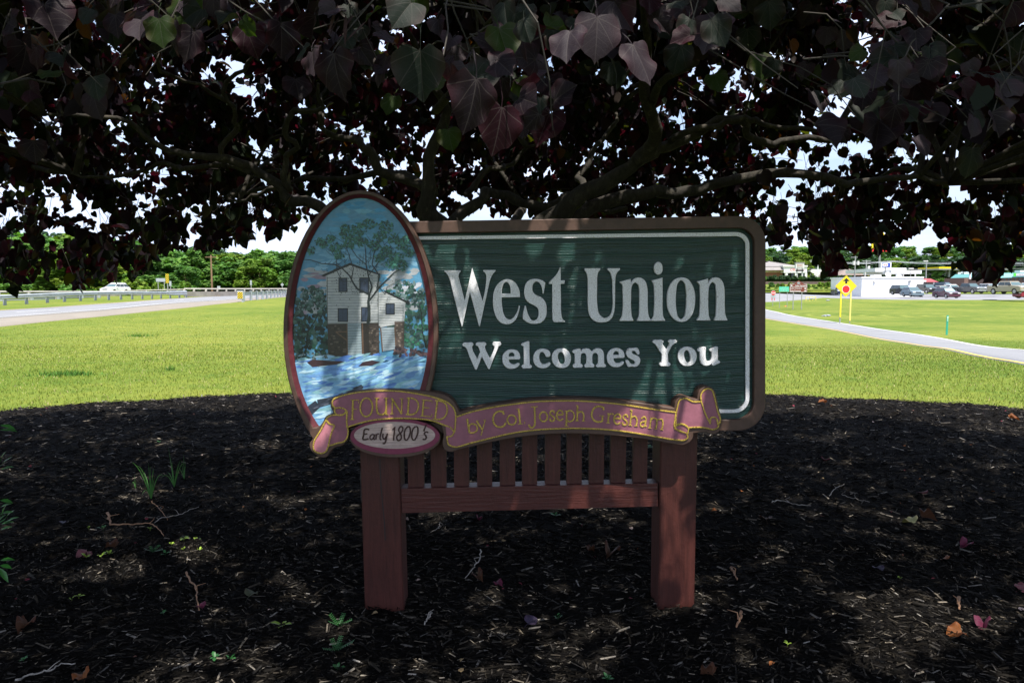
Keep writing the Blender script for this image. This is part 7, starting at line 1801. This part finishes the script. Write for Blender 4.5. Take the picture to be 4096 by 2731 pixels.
# fallen leaves
FLC = {'pink': ((.42, .16, .18), (.3, .1, .1)), 'brown': ((.13, .06, .035), (.2, .08, .03)), 'red': ((.2, .03, .05), (.3, .03, .05)), 'orange': ((.35, .12, .03), (.4, .12, .03)), 'olive': ((.13, .15, .09), (.1, .1, .03)), 'violet': ((.09, .07, .13), (.08, .05, .1)), 'rosy': ((.22, .04, .09), (.3, .03, .08))}
FLC = {k: (tuple(c * .55 for c in a), tuple(c * .5 for c in b)) for k, (a, b) in FLC.items()}
FLM = {k: [fine_leaf(500 + i * 7 + ord(k[0]), *kv) for i in range(2)] for k, kv in FLC.items()}
for px, py, s_, kd, lab in ((350, 2205, .075, 'pink', 'pink fallen leaf near the left edge, beside yellow seedlings'), (458, 2190, .06, 'brown', 'curled brown fallen leaf right of the pink one'), (808, 2433, .04, 'rosy', 'crimson leaf at the end of the tan crooked twig'), (250, 2092, .04, 'violet', 'small purple fallen leaf left of the bent twig'),
  (110, 2497, .07, 'brown', 'brown fallen leaf at the lower left'), (330, 2697, .06, 'orange', 'orange fallen leaf at the bottom left'), (995, 2385, .06, 'olive', 'olive grey fallen leaf left of the left post'), (1910, 2305, .06, 'brown', 'brown fallen leaf right of the slanted twig'), (1985, 2328, .045, 'rosy', 'dull red fallen leaf between the posts'),
  (2112, 2492, .06, 'violet', 'violet-grey fallen leaf at the bottom centre'), (2355, 2202, .05, 'brown', 'small tan fallen leaf left of the right post'), (2440, 2210, .09, 'brown', 'long rust coloured fallen leaf left of the right post'), (2330, 2098, .045, 'olive', 'small olive fallen leaf below the rail'), (3655, 2093, .09, 'olive', 'pale olive curled leaf right of the sign'),
  (3690, 2070, .09, 'brown', 'tan curled leaf beside the olive one'), (3300, 1838, .07, 'red', 'dusty red fallen leaf in the shade right of the sign'), (3690, 1968, .07, 'pink', 'pink and red fallen leaf right of the sign'), (3870, 2175, .06, 'rosy', 'bright crimson fallen leaf at the right'), (4080, 2355, .09, 'pink', 'large pinkish fallen leaf at the right edge'),
  (3935, 2490, .06, 'rosy', 'dark magenta fallen leaf at the lower right'), (3845, 2530, .07, 'orange', 'rust brown fallen leaf at the lower right'), (3065, 2075, .08, 'brown', 'split brown fallen leaf right of the right post'), (2862, 2038, .03, 'orange', 'tiny orange leaf beside the right post'), (3505, 2270, .06, 'violet', 'lilac grey fallen leaf right of the sign'), (4040, 1672, .1, 'orange', 'orange leaf on the sunlit mulch near the lawn'), (3298, 1610, .09, 'orange', 'orange-pink leaf at the far edge of the mulch'), (3790, 2235, .05, 'orange', 'small amber leaf at the right'), (2850, 2700, .06, 'brown', 'reddish brown leaf at the bottom edge'), (1910, 2075, .04, 'rosy', 'small pink leaf under the rail, left of centre')):
    p = bpt(px, py, .02); o = bpy.data.objects.new('fallen_leaf', trr.choice(FLM[kd])); link(o); o.location = p; o.scale = (s_, s_, s_ * 2.0); o.rotation_euler = (trr.uniform(-.35, .35) + .15, trr.uniform(-.35, .35), trr.uniform(0, 6.28)); tag(o, lab, 'leaf', 'fallen leaves on the mulch')
# anonymous small litter too many to name
src_ = sample_bed(260, 2.2, 10.5); k = len(src_); ii = trg.integers(0, 5, k)
cols_ = np.array([[.16, .035, .05], [.3, .11, .04], [.22, .16, .09], [.4, .3, .26], [.1, .05, .04]])[ii] * trg.uniform(.6, 1.3, k)[:, None]
Ms = rot_np(trg.uniform(0, 6.28, k), trg.normal(0, .3, k), trg.normal(0, .4, k)) * (trg.uniform(.010, .028, k))[:, None, None]
o = scatter('leaf_litter', lv_, lf_, Ms, np.stack([src_[:, 0], src_[:, 1], bed_z(src_[:, 0], src_[:, 1]) + .02], -1), cols_, M['chips']); tag(o, kind='stuff')
# grass tufts
def tuft(base, tips, label, w_=.0042):
    mb = MB(); b = bpt(*base, .01)
    for k, (tx, ty, sag) in enumerate(tips):
        Yb = b.y; tip = at(tx, ty, Yb + trr.uniform(-.08, .05)); P = []
        for i in range(8):
            t = i / 7; q_ = b.lerp(tip, t); q_.z += sag * .06 * math.sin(t * math.pi); q_ += Vector((0, 0, 0)); P.append(q_)
        V = []; 
        for i, q_ in enumerate(P):
            t = (P[min(7, i + 1)] - P[max(0, i - 1)]).normalized(); sd = Vector((t.z, 0, -t.x)).normalized() * w_ * (1 - (i / 7) ** 1.6 * .92); V += [q_ - sd, q_ + Vector((0, -.0015, 0)), q_ + sd]
        mb.add(V, [f for i in range(7) for f in ((i * 3, i * 3 + 1, i * 3 + 4, i * 3 + 3), (i * 3 + 1, i * 3 + 2, i * 3 + 5, i * 3 + 4))])
    o = mb.build('grass_tuft', M['blade'], smooth=True); tag(o, label, 'grass tuft', 'grass tufts growing through the mulch')
q4 = lambda x, y: T4_(x, y)
tuft(q4(838, 545), [(*q4(822, 345), .2), (*q4(755, 362), 1.2), (*q4(850, 380), .3), (*q4(905, 412), 1), (*q4(788, 522), .8), (*q4(858, 420), .2), (*q4(800, 400), .4), (*q4(736, 345), .8), (*q4(832, 365), .1), (*q4(845, 440), 0)], 'taller left-hand grass tuft in the mulch left of the sign')
tuft(q4(966, 480), [(*q4(934, 265), .2), (*q4(890, 435), 1), (*q4(1000, 330), .4), (*q4(990, 350), .3), (*q4(1028, 340), .8), (*q4(952, 330), .1), (*q4(925, 400), .6)], 'right-hand grass tuft with one long upright blade, left of the sign')
tuft(q4(1022, 440), [(*q4(1005, 340), .1), (*q4(1030, 340), .3), (*q4(985, 370), .4), (*q4(1018, 300), .2)], 'smallest grass tuft just behind the right-hand one', .003)
tuft(q4(752, 492), [(*q4(745, 415), .1), (*q4(728, 480), .8), (*q4(760, 450), .2)], 'tiny thin grass tuft left of the tall one', .0028)
# seedlings
def seedling(px, py, s_, mat, label, n_=4, fern=False):
    b = bpt(px, py, .012); mb = MB(); g_ = random.Random(int(px * 7 + py))
    for k in range(n_):
        a = k * 6.283 / n_ + g_.uniform(-.4, .4); L = s_ * g_.uniform(.7, 1.2); el = g_.uniform(.2, .9); d = Vector((math.cos(a) * math.cos(el), math.sin(a) * math.cos(el), math.sin(el)))
        side = d.cross(Vector((0, 0, 1))).normalized(); up = side.cross(d)
        if not fern:
            P = [b, b + d * L * .35, b + d * L * .75, b + d * L * 1.05 - up * L * .1]; W_ = [.03, .22, .26, .02]
            V = []
            for q_, w_ in zip(P, W_): V += [q_ - side * L * w_ + up * L * w_ * .25, q_, q_ + side * L * w_ + up * L * w_ * .25]
            mb.add(V, [f for i in range(3) for f in ((i * 3, i * 3 + 1, i * 3 + 4, i * 3 + 3), (i * 3 + 1, i * 3 + 2, i * 3 + 5, i * 3 + 4))])
        else:
            mb.tube([b, b + d * L * 1.6], .0008, 3)
            for j in range(1, 8):
                q_ = b + d * L * 1.6 * j / 8
                for s2 in (-1, 1): mb.add([q_, q_ + side * s2 * L * .28 + d * L * .06, q_ + side * s2 * L * .32 + d * L * .16, q_ + d * L * .08], [(0, 1, 2, 3)])
    mb.tube([b - Vector((0, 0, .02)), b], .0012, 4); o = mb.build('seedling', mat); tag(o, label, 'seedling', 'seedlings sprouting in the mulch')
for (px, py, s_, mt, fn, lab) in ((345, 2228, .035, 'seedling', 0, 'yellow seedling cluster beside the pink leaf'), (405, 2222, .03, 'seedling', 0, 'yellow-green seedling right of the pink leaf'), (437, 2215, .028, 'seedling', 0, 'small yellow-green seedling left of the curled brown leaf'), (412, 2115, .04, 'weed', 0, 'leafy green weed above the pink leaf'), (355, 2112, .022, 'seedling', 0, 'tiny pale seedling left of the bent twig'),
  (735, 2155, .035, 'seedling', 0, 'bright yellow seedling in a sun fleck left of the sign'), (785, 2160, .035, 'seedling', 0, 'yellow-green seedling right of the bright one'), (685, 2177, .022, 'seedling', 0, 'tiny seedling left of the bright yellow one'), (600, 2115, .022, 'seedling', 0, 'tiny seedling under the tan bent twig'), (610, 2205, .04, 'weed', 1, 'feathery green weed left of the sign'), (660, 2215, .03, 'weed', 0, 'small green weed right of the feathery one'), (735, 2195, .02, 'seedling', 0, 'tiny seedling below the bright yellow one'), (800, 2197, .022, 'seedling', 0, 'tiny seedling below the pair left of the sign'),
  (315, 2385, .03, 'seedling', 0, 'lime seedling in the sun patch at lower left'), (287, 2395, .018, 'seedling', 0, 'tiny lime seedling at lower left'), (1130, 2500, .045, 'seedling', 0, 'yellow-green seedling left of the left post'), (1345, 2598, .05, 'weed', 1, 'feathery weed below the left post'), (1355, 2500, .04, 'weed', 1, 'upright feathery weed left of the left post foot'), (1350, 2675, .03, 'weed', 0, 'small round-leaved weed at the bottom, left of centre'), (860, 2630, .03, 'weed', 0, 'slim green sprout at the bottom left'), (920, 2632, .025, 'weed', 0, 'second slim sprout at the bottom left'), (95, 2640, .022, 'weed', 0, 'tiny green sprout in the bottom left corner'),
  (2222, 2062, .045, 'weed', 0, 'fresh green weed under the middle of the rail'), (2232, 2472, .03, 'weed', 0, 'three-leaved green weed at bottom centre'), (2600, 1790, .04, 'weed', 0, 'green weed seen between the slats'), (3150, 2575, .022, 'seedling', 0, 'tiny yellow sprout right of the right post'), (3600, 2312, .02, 'seedling', 0, 'tiny pale sprout at the right'), (2430, 2715, .025, 'weed', 0, 'green weed at the bottom edge, right of centre'), (635, 1770, .03, 'weed', 0, 'green sprout in the shade near the lawn'), (655, 2450, .02, 'weed', 0, 'tiny sprout below the crooked twig')):
    seedling(px, py, s_, M[mt], lab, 5 if mt == 'weed' else 4, bool(fn))
# shrub with pointed leaves at the left edge
LS = empty('leafy_shrub', (0, 0, 0)); tag(LS, 'green shrub with pointed leaves reaching in at the left edge', 'shrub')
M['shrub_leaf'] = flat('glossy_shrub_leaf', (.025, .12, .012), .35, var=.4, scale=14)
st = MB(); gL = random.Random(8); Ys = 2.75; root_ = at(-330, 2500, Ys); lm = []
def pleaf(q_, d, L, w_):
    up = Vector((0, -.3, 1)); side = d.cross(up).normalized(); nn = side.cross(d); m2 = MB(); V = []
    for t, ww in ((0, .05), (.2, .65), (.45, 1), (.75, .6), (1, .03)):
        c_ = q_ + d * L * t - nn * L * .18 * t * t; V += [c_ - side * w_ * ww + nn * w_ * .3 * ww, c_, c_ + side * w_ * ww + nn * w_ * .3 * ww]
    m2.add(V, [f for i in range(4) for f in ((i * 3, i * 3 + 1, i * 3 + 4, i * 3 + 3), (i * 3 + 1, i * 3 + 2, i * 3 + 5, i * 3 + 4))]); m2.build('leaf', M['shrub_leaf'], LS, smooth=True)
for ex, ey in ((0, 1700), (10, 1820), (-10, 1990), (45, 2060), (-30, 2120), (-10, 2230), (15, 2290), (-120, 1750), (-200, 1900), (-150, 2060), (-260, 1700), (-180, 2250), (-330, 1850)):
    e_ = at(ex - 25, ey + 15, Ys + gL.uniform(-.15, .15)); mid = root_.lerp(e_, .5) + Vector((gL.uniform(-.05, .05), 0, .08)); P = resample([root_, mid, e_], 9); st.tube(P, [.006 - .0005 * i for i in range(9)], 5)
    for k in range(16):
        t = gL.uniform(.45, 1); q_ = P[min(8, int(t * 8))]; a = gL.uniform(-2.2, 1.2)
        pleaf(q_, Vector((math.cos(a), gL.uniform(-.5, .5), math.sin(a) * .7 + .25)).normalized(), gL.uniform(.035, .065), gL.uniform(.007, .012))
for ex, ey, a in ((20, 2075, .9), (20, 2090, .55), (5, 2095, .35), (8, 2065, 1.3), (0, 2120, .45), (0, 2055, .3), (0, 2030, .5), (0, 1700, -.1), (0, 1720, .1), (0, 1865, .8), (0, 1850, 1.2), (0, 1880, .4), (0, 2000, -.05), (0, 2240, .2), (0, 2260, -.1), (-5, 2270, -.9)):
    pleaf(at(ex, ey, Ys - .1), Vector((math.cos(a), -.1, math.sin(a))).normalized(), gL.uniform(.05, .07), .011)
st.build('stem', M['weed'], LS)
